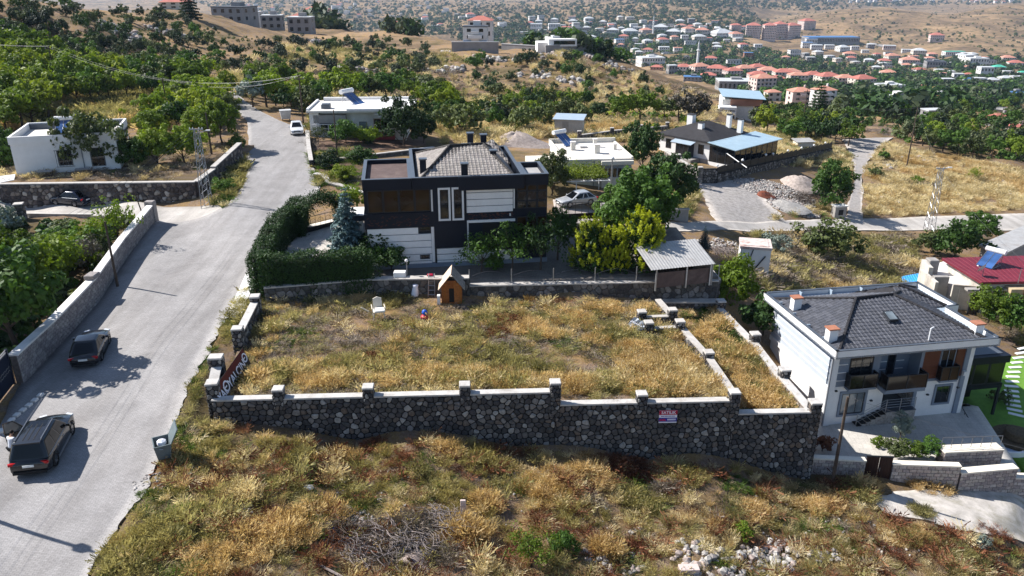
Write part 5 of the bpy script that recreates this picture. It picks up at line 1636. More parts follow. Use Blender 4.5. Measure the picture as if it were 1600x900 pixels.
# pergola with yellow vine + car
pg=thing('pergola','white metal pergola covered with yellowing vine in front of the cream house','pergola',(a.x,a.y-6.6,-.3),an_)
m=MB()
for x in (-2.5,1.2,4.9): 
    for y in (0,5.2): m=MB();m.tube((x,y,-.6),(x,y,2.3),.06);m.build('post',MT['framew'],pg)
for y in (0,2.6,5.2): m=MB();m.tube((-2.8,y,2.3),(5.2,y,2.3),.05);m.build('beam',MT['framew'],pg)
for k in range(9): m=MB();m.tube((-2.7+k*.95,-.2,2.36),(-2.7+k*.95,5.4,2.36),.03);m.build('batten',MT['framew'],pg)
rs=np.random.RandomState(5)
P=np.column_stack([rs.uniform(-2.6,4.9,8000),rs.uniform(.4,5.6,8000),2.4+rs.exponential(.22,8000)])
kk=fbm(P[:,0]*.7,P[:,1]*.7,3,4)>-.16;P=P[kk]
V,F=leaf_cards(P,np.tile([0,0,1.],(len(P),1)),.13,rs)
me=np_mesh('vine',V,F);me.materials.append(LF['lime']);o=link('vine',me,pg)

# D. white house with black hip roof
c_=at(1107,253,-2.5);l_=at(1022,241,-2.5)
an_=R(-48);wd=9.2;dd=9.8
org=Vector((c_.x-cos(an_)*wd,c_.y-sin(an_)*wd,-2.5))
hd=thing('house','white single-storey house with low black hip roof, four white chimneys and glazed veranda','house',tuple(org),an_)
bx(hd,'wall',MT['white'],0,wd,0,dd,-.8,2.9)
bx(hd,'plinth',MT['conc'],-.06,wd+.06,-.06,dd,-1.2,.3)
e=.42;A_,B_,C_,D_=(-e,-e,2.9),(wd+e,-e,2.9),(wd+e,dd+e,2.9),(-e,dd+e,2.9);r1_=(wd*.45,dd*.42,4.7);r2_=(wd*.5,dd*.6,4.7)
m=MB();m.add([A_,B_,C_,D_,r1_,r2_],[(0,1,4),(1,2,5,4),(2,3,5),(3,0,4,5),(3,2,1,0)]);m.build('roof',MT['roofk'],hd)
m=MB();z=2.9
m.box(-e-.04,wd+e+.04,-e-.06,-e,2.7,2.96);m.box(wd+e,wd+e+.06,-e,dd+e,2.7,2.96);m.box(-e-.06,-e,-e,dd+e,2.7,2.96);m.build('fascia',MT['roofk'],hd)
for x,y,h,w in ((2.3,4.6,5.5,1.0),(.8,6.9,5.0,.9),(5.6,2.6,4.9,.75),(7.0,7.7,5.7,.65),(8.9,7.9,5.2,.7)):
    chimney(hd,x,y,3.2,h,w,w*.85,MT['white'],MT['roofk'])
window(hd,1.3,2.3,.9,2.3,-.01,sash=2)
window(hd,7.2,8.2,.9,2.3,-.01,sash=2)
m=MB();m.add([(3.3,-1.6,2.35),(7.0,-1.6,2.35),(7.0,0,2.75),(3.3,0,2.75),(3.3,-1.6,2.28),(7.0,-1.6,2.28),(7.0,0,2.68),(3.3,0,2.68)],[(0,1,2,3),(7,6,5,4),(0,4,5,1),(1,5,6,2),(2,6,7,3),(3,7,4,0)]);m.build('porch_roof',MT['zinc'],hd)
for k in range(3): window(hd,4.2+k*.72,4.2+k*.72+.68,.35,2.25,-1.4,sash=1,fw=.05,hs=.35)
bx(hd,'porch_side',MT['frame'],6.4,6.46,-1.35,0,.3,2.3);bx(hd,'porch_step',MT['conc'],3.8,7.6,-2.2,0,-1.0,.28)
# glazed veranda
vx0,vx1,vy0,vy1=wd+.02,wd+4.3,-.2,dd+1.5
bx(hd,'veranda_base',MT['white'],vx0,vx1,vy0,vy1,-2.0,.15)
m=MB();m.add([(vx0,vy0-.5,3.0),(vx1+.5,vy0-.5,2.55),(vx1+.5,vy1+.4,2.55),(vx0,vy1+.4,3.0),(vx0,vy0-.5,2.9),(vx1+.5,vy0-.5,2.45),(vx1+.5,vy1+.4,2.45),(vx0,vy1+.4,2.9)],[(0,1,2,3),(7,6,5,4),(0,4,5,1),(1,5,6,2),(2,6,7,3),(3,7,4,0)]);m.build('veranda_roof',MT['blueroof'],hd)
for k in range(3): window(hd,vx0+.1+k*1.38,vx0+.1+k*1.38+1.34,.16,2.42,vy0+.03,sash=1,fw=.05)
n=8
for k in range(n):
    y0_=vy0+.1+k*(vy1-vy0-.2)/n;L_=(vy1-vy0-.2)/n-.05
    m=MB();x=vx1-.04
    m.box(x,x+.06,y0_,y0_+L_,.16,.24);m.box(x,x+.06,y0_,y0_+L_,2.34,2.42);m.box(x,x+.06,y0_,y0_+.06,.24,2.34);m.box(x,x+.06,y0_+L_-.06,y0_+L_,.24,2.34)
    f=m.build('window',MT['frame'],hd);g=MB();g.box(x+.01,x+.04,y0_+.06,y0_+L_-.06,.24,2.34);g.build('pane',MT['glass'],f)
# its garden wall with dark panels
wv=thing('stone_wall','curving field-stone wall topped with black panels round the black-roofed white house','stone wall')
MAT_LIGHTST=M_pieces('light_field_stones',[(0.30,0.27,0.25),(0.20,0.18,0.17),(0.38,0.35,0.32),(0.15,0.14,0.13)])
LW_=(MAT_TANMO,MAT_LIGHTST,MAT_COPG);DW_=(MAT_MORT,MAT_BACKST,MAT_MORT)
g1=G(1058,265);g2=G(1092,286);g3=G(1118,286);g4=G(1205,264);g5=G(1298,240);g0=G(1040,252)
for P_,Q_,h1,h2,mm,sd in ((g0,g1,1.5,1.6,LW_,141),(g1,g2,1.6,1.7,LW_,142),(g2,g3,1.9,2.0,DW_,143),(g3,g4,1.3,1.2,DW_,144),(g4,g5,1.2,1.1,DW_,145)):
    stone_run(wv,(P_.x,P_.y),(Q_.x,Q_.y),P_.z+h1,Q_.z+h2,.4,.42,mm,seed=sd,end_caps=False,cop_h=.08)
for P_,Q_,h1 in ((g3,g4,1.25),(g4,g5,1.15)):
    n=int((Q_-P_).length/2.4)
    for k in range(n):
        s_=P_.lerp(Q_,k/n);t_=P_.lerp(Q_,(k+1)/n);d=(t_-s_)
        m=MB();m.cbox((s_.x+t_.x)/2,(s_.y+t_.y)/2,(s_.z+t_.z)/2+h1+.45,hypot(d.x,d.y)-.08,.06,.95,atan2(d.y,d.x));m.build('panel',MT['black'],wv)
        if k%3==0:
            m=MB();m.lathe([(.02,0),(.16,.05),(.2,.18),(.12,.32),(.02,.36)],8,Matrix.Translation((s_.x,s_.y,s_.z+h1+.95)));m.build('globe_lamp',MT['white'],wv)
for g_ in (g1,g2): pillar(wv,g_.x,g_.y,.6,g_.z+2.2,g_.z-.5,LW_,0,.1,.3,seed=146)
fp0=at(1132,237,-.6);fp1=at(1167,262,-1.6)
m=MB();m.tube(fp0,fp1,.06,.06);o=m.build('fallen_pole',MT['white'],None);tagd(o,'thin white pole leaning diagonally against the glazed veranda','pole')

# E. white house on the left behind the rubble wall
an_=R(17)
o_=at(12.5,214.5,7.4)
he=thing('house','white single-storey house with raised roof parapet behind the walnut tree on the left','house',(o_.x,o_.y,3.2),an_)
bx(he,'wall',MT['white'],0,10.2,0,8.6,-.5,3.4)
bx(he,'roof_floor',MT['floorw'],.2,10.0,.2,8.4,3.402,3.5)
rect_parapet(he,-.1,10.3,-.1,8.7,3.41,4.2,.22,MT['white'])
m=MB();m.box(.13,10.07,8.2,8.46,3.52,4.1);m.build('parapet_lining',MT['anthl'],he)
bx(he,'stripe',MT['frame'],10.302,10.33,1.0,8.6,3.0,3.3)
window(he,4.2,5.6,.9,2.5,-.01,sash=3,gl=MT['glass'])
m=MB()
for k in range(6): m.box(4.1+k*.3,4.13+k*.3,-.35,-.32,.8,2.6)
m.box(4.0,5.8,-.36,-.31,.8,.84);m.box(4.0,5.8,-.36,-.31,2.56,2.6);m.build('window_bars',MT['frame'],he)
window(he,7.4,8.8,.6,2.6,-.01,sash=2)
for y in (6.2,): 
    m=MB();m.box(10.201,10.26,y,y+1.2,1.0,2.4);m.build('window',MT['glass'],he)
bx(he,'downpipe',MT['pipe'],6.6,6.7,-.12,0,-.3,3.4)
solar_heater(loc(he,4.2,5.5,3.5),an_,'solar water heater half hidden by the walnut tree on the left white house',1.0)
for k,(x,y) in enumerate(((3.0,-1.2),(6.6,-1.3))):
    t=thing('garden_table','low dark table by the wall of the left white house, '+('nearer the corner' if k==0 else 'right of the tree trunk'),'table',loc(he,x,y,0),an_)
    bx(t,'table_top',MT['conc'],-.7,.7,-.4,.4,.62,.68)
    for sx in(-.6,.6):
        for sy in(-.3,.3): bx(t,'leg',MT['frame'],sx-.03,sx+.03,sy-.03,sy+.03,0,.62)

# H. white house by the upper street
o_=at(486,213,3.2);q_=at(539,211,3.0);an_=R(3)
hh=thing('house','white flat-roofed house with outside stair and balcony beside the upper street','house',(o_.x,o_.y,3.0),an_)
bx(hh,'wall',MT['white2'],1.0,12.4,.9,8.5,-2,3.3)
bx(hh,'wall',MT['white2'],0,1.2,0,8.5,-1.5,3.3,label='pale corner wall')
bx(hh,'basement',MT['paleblue'],.3,4.6,-.4,.9,-2,.75)
bx(hh,'block_course',MT['conc'],.5,4.7,.0,.9,1.9,2.95)
bx(hh,'dark_opening',MT['open_shade'],.5,4.7,.5,.88,.8,1.9)
bx(hh,'roof_slab',MT['floorw'],-.3,13.2,-.3,8.6,3.302,3.55)
bx(hh,'roof_slab',MT['white'],4.9,13.6,-.2,7.5,3.553,3.75)
m=MB();m.box(0.6,12.6,8.2,8.6,3.56,4.0);m.box(-.3,-.05,0,8.2,3.56,3.8);m.build('parapet',MT['white'],hh)
m=MB()
for k in range(5): m.box(.3+k*1.05,.38+k*1.05,-.42,-.34,.75,1.8)
m.box(.3,4.6,-.44,-.32,1.78,1.86);m.box(.3,4.6,-.42,-.34,1.2,1.26);m.build('balcony_rail',MT['framew'],hh)
window(hh,6.3,7.3,-.2,1.9,.88,sash=1,name='door',gl=MT['glassl'],fr=MT['frame'])
window(hh,8.2,10.0,.9,2.3,.88,sash=2,gl=MT['glass'],fr=MT['terr'])
bx(hh,'red_bench',M_plain('faded_red',(0.28,0.05,0.06),.7,.2,3),7.6,11.0,-.2,.6,-.3,.6)
for k in range(7): bx(hh,'step',MT['white'],8.5+k*.42,9.0+k*.42,-.2,.85,3.0-k*.3,3.12-k*.3)
m=MB();m.tube((4.9,-.3,.6),(5.9,-.3,2.6),.07);m.build('leaning_beam',MT['framew'],hh)
solar_heater(loc(hh,5.2,4.5,3.56),R(60),'white solar water heater standing on the flat roof by the upper street',1.25)
m=MB();m.bbox(1.4,2.6,1.2,2.2,3.56,4.2,.1);o=m.build('roof_box',MT['anthl'],hh)
# small hut and other outbuildings
def hut(ax,ay,w,d,h,z,rz,label,wall,roof,cat='shed',over=.3,slope=.25,name='shed'):
    p=G(ax,ay) if z is None else at(ax,ay,z)
    t=thing(name,label,cat,(p.x,p.y,p.z),rz)
    bx(t,'wall',wall,0,w,0,d,-.8,h)
    m=MB();m.add([(-over,-over,h),(w+over,-over,h),(w+over,d+over,h+slope),(-over,d+over,h+slope),(-over,-over,h-.08),(w+over,-over,h-.08),(w+over,d+over,h+slope-.08),(-over,d+over,h+slope-.08)],[(0,1,2,3),(7,6,5,4),(0,4,5,1),(1,5,6,2),(2,6,7,3),(3,7,4,0)])
    m.build('roof',roof,t)
    return t
t=hut(866,211,4.2,3.5,2.5,None,R(-12),'small grey shed with pale sheet roof behind the cream house',MT['tin'],MT['zinc'])
bx(t,'door',MT['conc'],1.2,2.2,-.05,0,0,2.1)
t=hut(1246,232,3,2,1.2,None,R(8),'low pale garden structure among trees beyond the black-roofed house',MT['white2'],MT['tin'])
# rusty white container by the fig tree
cb=G(1176,433)
t=thing('container','small white metal cabin with rust-streaked roof in the dry grass behind the fig tree','cabin',(cb.x,cb.y,cb.z+.25),R(-13),None,(1.1,1.1,1.15))
MT['rusty']=M_plain('rust_streaked_white',(0.62,0.52,0.48),.6,.1,2.5,dirt=(0.26,0.09,0.05),dirt_amt=.9)
bx(t,'cabin_wall',MT['white'],-1.2,1.2,0,2.3,0,2.1)
bx(t,'roof_rim',MT['rusty'],-1.27,1.27,-.07,2.37,2.1,2.3);bx(t,'roof_panel',MT['rusty'],-1.0,1.0,.2,2.1,2.31,2.34)
m=MB();m.tube((-.2,-.05,.1),(.8,-.05,1.6),.05);m.tube((-.5,-.05,.9),(-.2,-.05,2.1),.04);m.build('brace',MT['frame'],t)
# garden shed with corrugated roof at the end of the yard
s0=at(1034,425,2.9);s1=at(1113,417,2.9);an_,w_=frame(s0,s1)
gs2=thing('shed','open garden shelter with pale corrugated roof at the end of the black house garden','shed',(s0.x,s0.y,YARDZ),an_)
m=MB();N=44;vs=[];fs=[]
for i in range(N+1):
    x=-.9+(w_+1.1)*i/N;b_=.025*(i%2)
    vs+=[(x,-.1,1.45+b_),(x,3.3,2.35+b_)]
for i in range(N): fs.append((2*i,2*i+2,2*i+3,2*i+1))
m.add(vs,fs);rf=m.build('corrugated_roof',MT['tin'],gs2)
bx(gs2,'back_wall',MT['brown'],-.5,w_,3.0,3.15,-.3,2.2)
for x in (-.4,w_*.5,w_-.1): bx(gs2,'post',MT['steel'],x-.05,x+.05,0,.1,-.3,1.42)
bx(gs2,'screen',MT['brown'],-.4,w_-.1,.12,.16,-.1,1.1)
bx(gs2,'side_wall',MT['conc'],w_,w_+.1,0,3.1,-.3,1.5)
# shed roof at the left edge
t=thing('shed','shed with white sheet roof and thin pole at the left edge by the lane','shed')
q=[at(-60,283,3.6),at(24,272,3.6),at(22,281,3.3),at(-60,296,3.3)]
m=MB();m.add([tuple(v) for v in q]+[(v.x,v.y,v.z-.1) for v in q],[(0,3,2,1),(4,5,6,7),(0,1,5,4),(1,2,6,5),(2,3,7,6),(3,0,4,7)]);m.build('roof',MT['white'],t)
bpz=G(18,312);m=MB();m.tube((q[2].x-.2,q[2].y,bpz.z),(q[2].x-.2,q[2].y,3.3),.06);m.build('post',MT['steel'],t)
l1=at(-30,345,1.9);l2=at(22,330,1.9)
lw_=thing('stone_wall','low concrete and rubble wall with broken post at the left edge below the lane','stone wall')
stone_run(lw_,(l1.x,l1.y),(l2.x,l2.y),1.7,1.9,.6,.45,BACKW,seed=151)
p=G(34,342);pillar(lw_,p.x,p.y,.8,p.z+1.6,p.z-.4,BACKW,.3,.1,.35,seed=152)
# terraced garden walls between the street and the black house
tw=thing('stone_wall','upper terrace wall of grey boulders with pale coping below the flat-roofed white house','stone wall')
u=[at(491,252,3.3),at(560,243,3.1),at(678,229,2.7)]
stone_run(tw,(u[0].x,u[0].y),(u[1].x,u[1].y),3.3,3.1,.4,.45,BACKW,seed=161,base=lambda x,y:float(H(x,y))-1.0)
stone_run(tw,(u[1].x,u[1].y),(u[2].x,u[2].y),3.1,2.7,.4,.45,BACKW,seed=162,base=lambda x,y:float(H(x,y))-1.4)
tw2=thing('stone_wall','lower curved boulder wall at the street corner left of the black house','stone wall')
u=[at(492,270,3.0),at(507,273,3.0),at(512,283,2.7),at(545,292,2.6),at(568,300,2.5)]
for i in range(4): stone_run(tw2,(u[i].x,u[i].y),(u[i+1].x,u[i+1].y),u[i].z,u[i+1].z,.5,.45,GREYW if i else BACKW,seed=165+i,base=lambda x,y:float(H(x,y))-.3)
tw3=thing('stone_wall','low kerb wall of stones running up the right side of the street to the white house','stone wall')
u=[G(487,262),G(483,238),G(481,214)]
for i in range(2): stone_run(tw3,(u[i].x,u[i].y),(u[i+1].x,u[i+1].y),u[i].z+.9,u[i+1].z+.9,.4,.45,GREYW,seed=171+i)
MAT_SOIL=M_plain('brown_garden_soil',(0.14,0.085,0.058),.95,.3,1.5,bump=.5)
ts=strip('garden_soil',gp([(494,248),(540,241),(600,236),(665,228)]),gp([(490,222),(540,218),(600,214),(665,210)]),MAT_SOIL,.06,30,8)
ts2=strip('garden_soil',gp([(500,272),(540,276),(570,280)]),gp([(496,258),(540,254),(572,250)]),MAT_SOIL,.06,20,6)
# long wall behind the cream house
lwb=thing('stone_wall','long grey wall with small posts running behind the cream house up to the black-roofed house','stone wall')
u=[G(905,222),G(960,214),G(1042,206)]
for i in range(2): stone_run(lwb,(u[i].x,u[i].y),(u[i+1].x,u[i+1].y),u[i].z+1.1,u[i+1].z+1.1,.4,.5,BACKW,seed=175+i,end_caps=False)
for k in range(4):
    v=u[0].lerp(u[2],k/3);pillar(lwb,v.x,v.y,.55,v.z+1.7,v.z-.4,BACKW,0,.1,.35,seed=178+k)
# block posts beside the fence gate / low wall at the junction
t=thing('wall_stub','short grey concrete wall end at the corner of the side street','wall')
p=G(1060,345);bx(t,'wall',MT['conc'],p.x-1.6,p.x+1.0,p.y-.2,p.y+.2,p.z-.5,p.z+1.3);bx(t,'coping',MAT_COPG,p.x-1.7,p.x+1.1,p.y-.27,p.y+.27,p.z+1.302,p.z+1.38)
# fence with sliding gate behind the black house
fa=at(868,355,.9);fb=at(938,351,.9);zf_=float(H(fa.x,fa.y))
ft=thing('fence','thin metal yard fence with low black panel behind the black house','fence',(fa.x,fa.y,1.6),frame(fa,fb)[0])
fw_=frame(fa,fb)[1]
bx(ft,'panel',MT['black'],0,fw_,-.03,.03,.0,.55)
for k in range(8): bx(ft,'bar',MT['frame'],k*fw_/7-.02,k*fw_/7+.02,-.03,.03,.56,1.6)
bx(ft,'rail',MT['frame'],0,fw_,-.03,.03,1.6,1.65)
bx(ft,'post',MT['conc'],fw_,fw_+.5,-.25,.25,-1,1.4)
yd=strip('yard_paving',gp([(868,372),(868,350),(866,325),(864,312)]),gp([(950,372),(940,352),(930,330),(905,316)]),M_paving('pinkish_yard_pavers',(0.42,0.37,0.34),0.1,(.3,.15)),.03,20,8)
# ------------------------------------------------------------------ vehicles
def M_paint(name,col,rough=.22):
    m,nt,b,_=_nt(name)
    n=_noise(nt,3,4,.6,_obj(nt));r=_ramp(nt,n.outputs[0],[(.3,tuple(c*.85 for c in col)),(.7,tuple(c*1.1+.002 for c in col))])
    nt.links.new(r.outputs[0],b.inputs['Base Color']);b.inputs['Roughness'].default_value=rough
    b.inputs['Coat Weight'].default_value=.7;b.inputs['Coat Roughness'].default_value=.06;b.inputs['Metallic'].default_value=.2
    return m
PAINT={'black':M_paint('black_car_paint',(0.006,0.006,0.008)),'grey':M_paint('dark_grey_car_paint',(0.014,0.014,0.017)),'blue':M_paint('dark_blue_car_paint',(0.012,0.016,0.035)),
 'white':M_paint('white_car_paint',(0.72,0.72,0.72),.3),'silver':M_paint('silver_car_paint',(0.40,0.41,0.43),.3)}
MT['tyre']=M_plain('tyre_rubber',(0.012,0.012,0.013),.85,.2,6)
MT['rim']=M_plain('alloy_rim',(0.30,0.30,0.32),.35,.1,6,metal=.8)
MT['tail']=M_plain('red_lamp_glass',(0.45,0.012,0.015),.2,.15,8)
MT['head']=M_plain('clear_lamp_glass',(0.6,0.62,0.65),.15,.1,8)
MT['plate']=M_plain('number_plate',(0.75,0.75,0.72),.5,.05,8)
MT['cglass']=M_glass('car_glass',(0.004,0.005,0.007),.06,.35)
def car(label,pos,rz,paint,L=4.6,Wd=1.85,Ht=1.7,style='suv',group=None,door_open=False,name='parked_car',pitch=0.0):
    t=thing(name,label,'car',(pos.x,pos.y,pos.z),rz,group)
    t.rotation_euler=(pitch,0,rz)          # front points to +y
    hw=Wd/2
    suv=style=='suv'
    belt=Ht*.56 if suv else Ht*.60
    gc=.22 if suv else .18
    # body: sections along y; each: (y, half width bottom, half width belt, z bottom, z top(belt or hood))
    f=L/2
    if style=='sedan': hood,deck=.98*belt,1.0*belt
    hoodz=belt*(.98 if suv else .93)
    secs=[(-f,hw*.80,hw*.74,gc+.22,belt*.72),(-f+.06,hw*.90,hw*.86,gc+.08,belt*.86),(-f+.25,hw*.97,hw*.93,gc,belt*.985),(-f+.9,hw,hw*.965,gc,belt),(0,hw,hw*.97,gc,belt),
          (f-1.35,hw,hw*.965,gc,belt*.985),(f-.95,hw,hw*.95,gc,hoodz),(f-.4,hw*.97,hw*.88,gc,hoodz*.93),(f-.1,hw*.88,hw*.74,gc+.06,hoodz*.82),(f,hw*.74,hw*.6,gc+.2,hoodz*.66)]
    def ring(y,wb,wt,zb,zt):
        zm=zb+(zt-zb)*.45
        return [(-wb*.9,y,zb),(-wb,y,zb+.12),(-wb,y,zm),(-wb*.985,y,zt-.12),(-wt,y,zt-.02),(-wt*.55,y,zt+.035),(0,y,zt+.05),(wt*.55,y,zt+.035),(wt,y,zt-.02),(wb*.985,y,zt-.12),(wb,y,zm),(wb,y,zb+.12),(wb*.9,y,zb)]
    m=MB();vs=[];fs=[];n=13
    for s in secs: vs+=ring(*s)
    for k in range(len(secs)-1):
        for i in range(n): 
            j=(i+1)%n; fs.append((k*n+i,(k+1)*n+i,(k+1)*n+j,k*n+j))
    fs.append(tuple(range(n)));e=(len(secs)-1)*n;fs.append(tuple(range(e+n-1,e-1,-1)))
    m.add(vs,fs);body=m.build('body',paint,t,smooth=True)
    md=body.modifiers.new('round','BEVEL');md.width=.03;md.segments=2;md.limit_method='ANGLE';md.angle_limit=R(35)
    # cabin: lower ring at the belt, upper ring at the roof
    yb0,yb1=-f+(.18 if suv else .28),f-(1.30 if suv else 1.25)
    yt0,yt1=-f+(.52 if suv else .95),f-(2.05 if suv else 2.1)
    wb_,wt_=hw*.955,hw*.76
    zb_,zt_=belt-.01,Ht
    def cab(y0,y1,w,z,c):
        return [(-w+c,y0,z),(w-c,y0,z),(w,y0+c,z),(w,y1-c,z),(w-c,y1,z),(-w+c,y1,z),(-w,y1-c,z),(-w,y0+c,z)]
    m=MB();A=cab(yb0,yb1,wb_,zb_,.08);B=cab(yt0,yt1,wt_,zt_-.06,.1);Cc=cab(yt0+.06,yt1-.06,wt_-.1,zt_,.1)
    m.add(A+B+Cc,[(i,(i+1)%8,8+(i+1)%8,8+i) for i in range(8)]+[(8+i,8+(i+1)%8,16+(i+1)%8,16+i) for i in range(8)]+[tuple(range(16,24))])
    cb_=m.build('cabin',paint,t,smooth=True);md=cb_.modifiers.new('round','BEVEL');md.width=.07;md.segments=3;md.limit_method='ANGLE';md.angle_limit=R(20)
    # glass panels 12 mm proud of the cabin faces
    def pane(name,p,ins=.07,off=.012):
        c=sum((Vector(v) for v in p),Vector())/len(p)
        nn=(Vector(p[1])-Vector(p[0])).cross(Vector(p[2])-Vector(p[0])).normalized()
        if nn.dot(c-Vector((0,(yt0+yt1)/2,belt)))<0: nn=-nn
        q=[]
        for v in p:
            v=Vector(v);d=(c-v); q.append(v+d.normalized()*min(ins*1.5,d.length*.3)+nn*off)
        mm=MB();mm.add([tuple(v) for v in q],[tuple(range(len(q)))]);return mm.build(name,MT['cglass'],t)
    pane('windscreen',[A[5],A[4],B[4],B[5]]);pane('rear_window',[A[0],A[1],B[1],B[0]])
    ys=[.0,.36,.62,1.0] if suv else [.0,.30,.55,1.0]
    for s in(1,-1):
        a0,a1=(A[2],A[3]) if s>0 else (A[7],A[6]);b0,b1=(B[2],B[3]) if s>0 else (B[7],B[6])
        for k in range(3):
            u,v=ys[k],ys[k+1]
            pane('side_window',[Vector(a0).lerp(Vector(a1),u),Vector(a0).lerp(Vector(a1),v),Vector(b0).lerp(Vector(b1),v),Vector(b0).lerp(Vector(b1),u)],.045)
        # door handles, sill, mirror, wheel
        for k in (.42,.7):
            h=MB();y=yb0+(yb1-yb0)*k;h.box(s*hw*.99-.02,s*hw*.99+.02,y-.1,y+.1,belt-.2,belt-.16);h.build('door_handle',MT['steel'] if suv else paint,t)
        h=MB();h.cbox(s*(hw+.1),yb1-.35,belt+.06,.2,.12,.14);h.build('mirror',paint,t)
        h=MB();h.box(s*hw-.03,s*hw+.03,-f+1.3,f-1.35,gc+.02,gc+.09);h.build('sill',MT['steel'] if suv else MT['tyre'],t)
        h=MB();h.tube(Vector(A[2] if s>0 else A[7])+Vector((s*.01,.1,0)),Vector(A[3] if s>0 else A[6])+Vector((s*.01,-.1,0)),.014,n=4);h.build('window_trim',MT['steel'],t)
        if suv:
            h=MB();x=s*(wt_-.13);h.tube((x,yt0+.15,Ht+.05),(x,yt1-.15,Ht+.05),.022,n=5)
            for y in (yt0+.2,(yt0+yt1)/2,yt1-.2): h.tube((x,y,Ht-.02),(x,y,Ht+.05),.02,n=4)
            h.build('roof_rail',MT['steel'],t)
    wr=.37 if suv else .32
    for y in(-f+.95,f-.95):
        for s in(1,-1):
            h=MB();x0=s*(hw-.20);x1=s*(hw+.015)
            vs=[];fs=[];N=18
            for x,r in ((x0,wr*.93),(x0+s*.03,wr),(x1-s*.03,wr),(x1,wr*.93),(x1,wr*.68)):
                for i in range(N): vs.append((x,y+r*cos(2*pi*i/N),wr+r*sin(2*pi*i/N)))
            for k in range(4):
                for i in range(N): fs.append((k*N+i,k*N+(i+1)%N,(k+1)*N+(i+1)%N,(k+1)*N+i))
            h.add(vs,fs);ty=h.build('wheel',MT['tyre'],t)
            h=MB();vs=[(x1-s*.015,y,wr)];
            for i in range(20): 
                r=wr*(.68 if i%2 else .3); vs.append((x1-s*.02,y+r*cos(2*pi*i/20+.1),wr+r*sin(2*pi*i/20+.1)))
            for i in range(20): vs.append((x1-s*.02,y+wr*.66*cos(2*pi*i/20),wr+wr*.66*sin(2*pi*i/20)))
            fs=[(0,1+i,1+(i+1)%20) for i in range(20)]+[(21+i,21+(i+1)%20,1+(i+1)%20,1+i) for i in range(0,20,4)]
            h.add(vs,fs);h.build('rim',MT['rim'],ty)
            # dark ring paints the shade of the wheel well, which is not modelled
            h=MB();vs=[];
            for i in range(11):
                a=pi*i/10
                for r in(wr*1.05,wr*1.22): vs.append((s*(hw+.006),y+r*cos(a),wr+r*sin(a)))
            fs=[(2*i,2*i+1,2*i+3,2*i+2) for i in range(10)];h.add(vs,fs);h.build('wheel_arch',MT['tyre'],t)
            h=MB();vs=[(s*(hw+.004),y,wr)]+[(s*(hw+.004),y+wr*1.06*cos(pi*i/10),wr+wr*1.06*sin(pi*i/10)) for i in range(11)]
            h.add(vs,[(0,1+i,2+i) for i in range(10)]);
    # lights, plates, grille
    for s in(1,-1):
        h=MB();h.cbox(s*hw*.78,-f+.09,belt*.84,.34,.12,.13,rz=-s*.3);h.build('taillight',MT['tail'],t)
        h=MB();h.cbox(s*hw*.68,f-.13,hoodz*.78,.36,.2,.12,rz=s*-.45);h.build('headlight',MT['head'],t)
    h=MB();h.box(-.26,.26,-f-.035,-f-.0,belt*.66,belt*.66+.12);h.build('number_plate',MT['plate'],t)
    h=MB();h.box(-.26,.26,f+.002,f+.03,.42,.54);h.build('number_plate',MT['plate'],t)
    h=MB();h.box(-hw*.8,hw*.8,-f-.05,-f+.1,gc+.06,gc+.22);h.build('bumper',MT['tyre'] if suv else paint,t)
    h=MB();h.box(-hw*.5,hw*.5,f-.06,f+.012,hoodz*.6,hoodz*.78);h.build('grille',MT['tyre'],t)
    if suv:
        h=MB();h.box(-wt_+.1,wt_-.1,yt0-.1,yt0+.08,Ht-.06,Ht+.0);h.build('rear_spoiler',paint,t)
        h=MB()
        for x in(-.25,0,.25): h.box(x-.02,x+.02,yt0+.2,yt1-.5,Ht+.0,Ht+.012)
        h.build('roof_groove',MT['tyre'],t)
        h=MB();h.box(-.42,.42,yt1-.75,yt1-.15,Ht+.001,Ht+.01);h.build('sunroof',MT['cglass'],t)
    if door_open:
        hy=yb1-.25
        M=Matrix.Translation((-hw,hy,0))@Matrix.Rotation(R(-68),4,'Z')
        h=MB();h.box(-.05,.05,-1.05,0,gc+.1,belt,M);dd_=h.build('door',paint,t,label='front left door swung open')
        h=MB()
        h.add([(0,-1.0,belt),(0,0.0,belt),(0.15,-.55,Ht-.1),(0.15,-.95,Ht-.1)],[(0,1,2,3)],M);h.build('pane',MT['glassl'],dd_)
        h=MB();p=[(0,-1.03,belt),(0.15,-.98,Ht-.08),(0.15,-.55,Ht-.06),(0,0.0,belt)]
        p=[M@Vector(v) for v in p];h.path(p,.035);h.build('window_frame',paint,dd_)
    return t
def gpos(px,py,zo=0.06): 
    p=G(px,py);p.z+=zo;return p
def heading(p,q):   # rz so that +y points from p to q
    d=q-p; return atan2(-d.x,d.y), atan2(d.z,hypot(d.x,d.y))
a=gpos(55,739);b=gpos(97,663); rz,pt=heading(a,b)
ca=a.lerp(b,.5)
d_=(b-a).normalized()
suv=car('large black car with roof rails and its front left door open, nearest on the street',a+d_*1.85,rz,PAINT['black'],4.75,1.92,1.78,'suv',door_open=True,pitch=pt)
a2=gpos(133,578);b2=gpos(157,527);rz2,pt2=heading(a2,b2);d2=(b2-a2).normalized()
car('dark grey hatchback parked in the tree shadow by the block wall',a2+d2*2.05,rz2,PAINT['grey'],4.1,1.76,1.46,'hatch',pitch=pt2)
a3=gpos(141,324);b3=gpos(84,316);rz3,pt3=heading(a3,b3)
car('dark blue hatchback parked in the lane below the rubble wall',a3.lerp(b3,.5),rz3,PAINT['blue'],4.2,1.78,1.55,'hatch',pitch=0)
a4=gpos(463,199);b4=gpos(466,219);rz4,_q=heading(a4,b4)
car('small white car parked facing the camera beside the upper street',a4.lerp(b4,.5),rz4,PAINT['white'],4.0,1.7,1.5,'hatch')
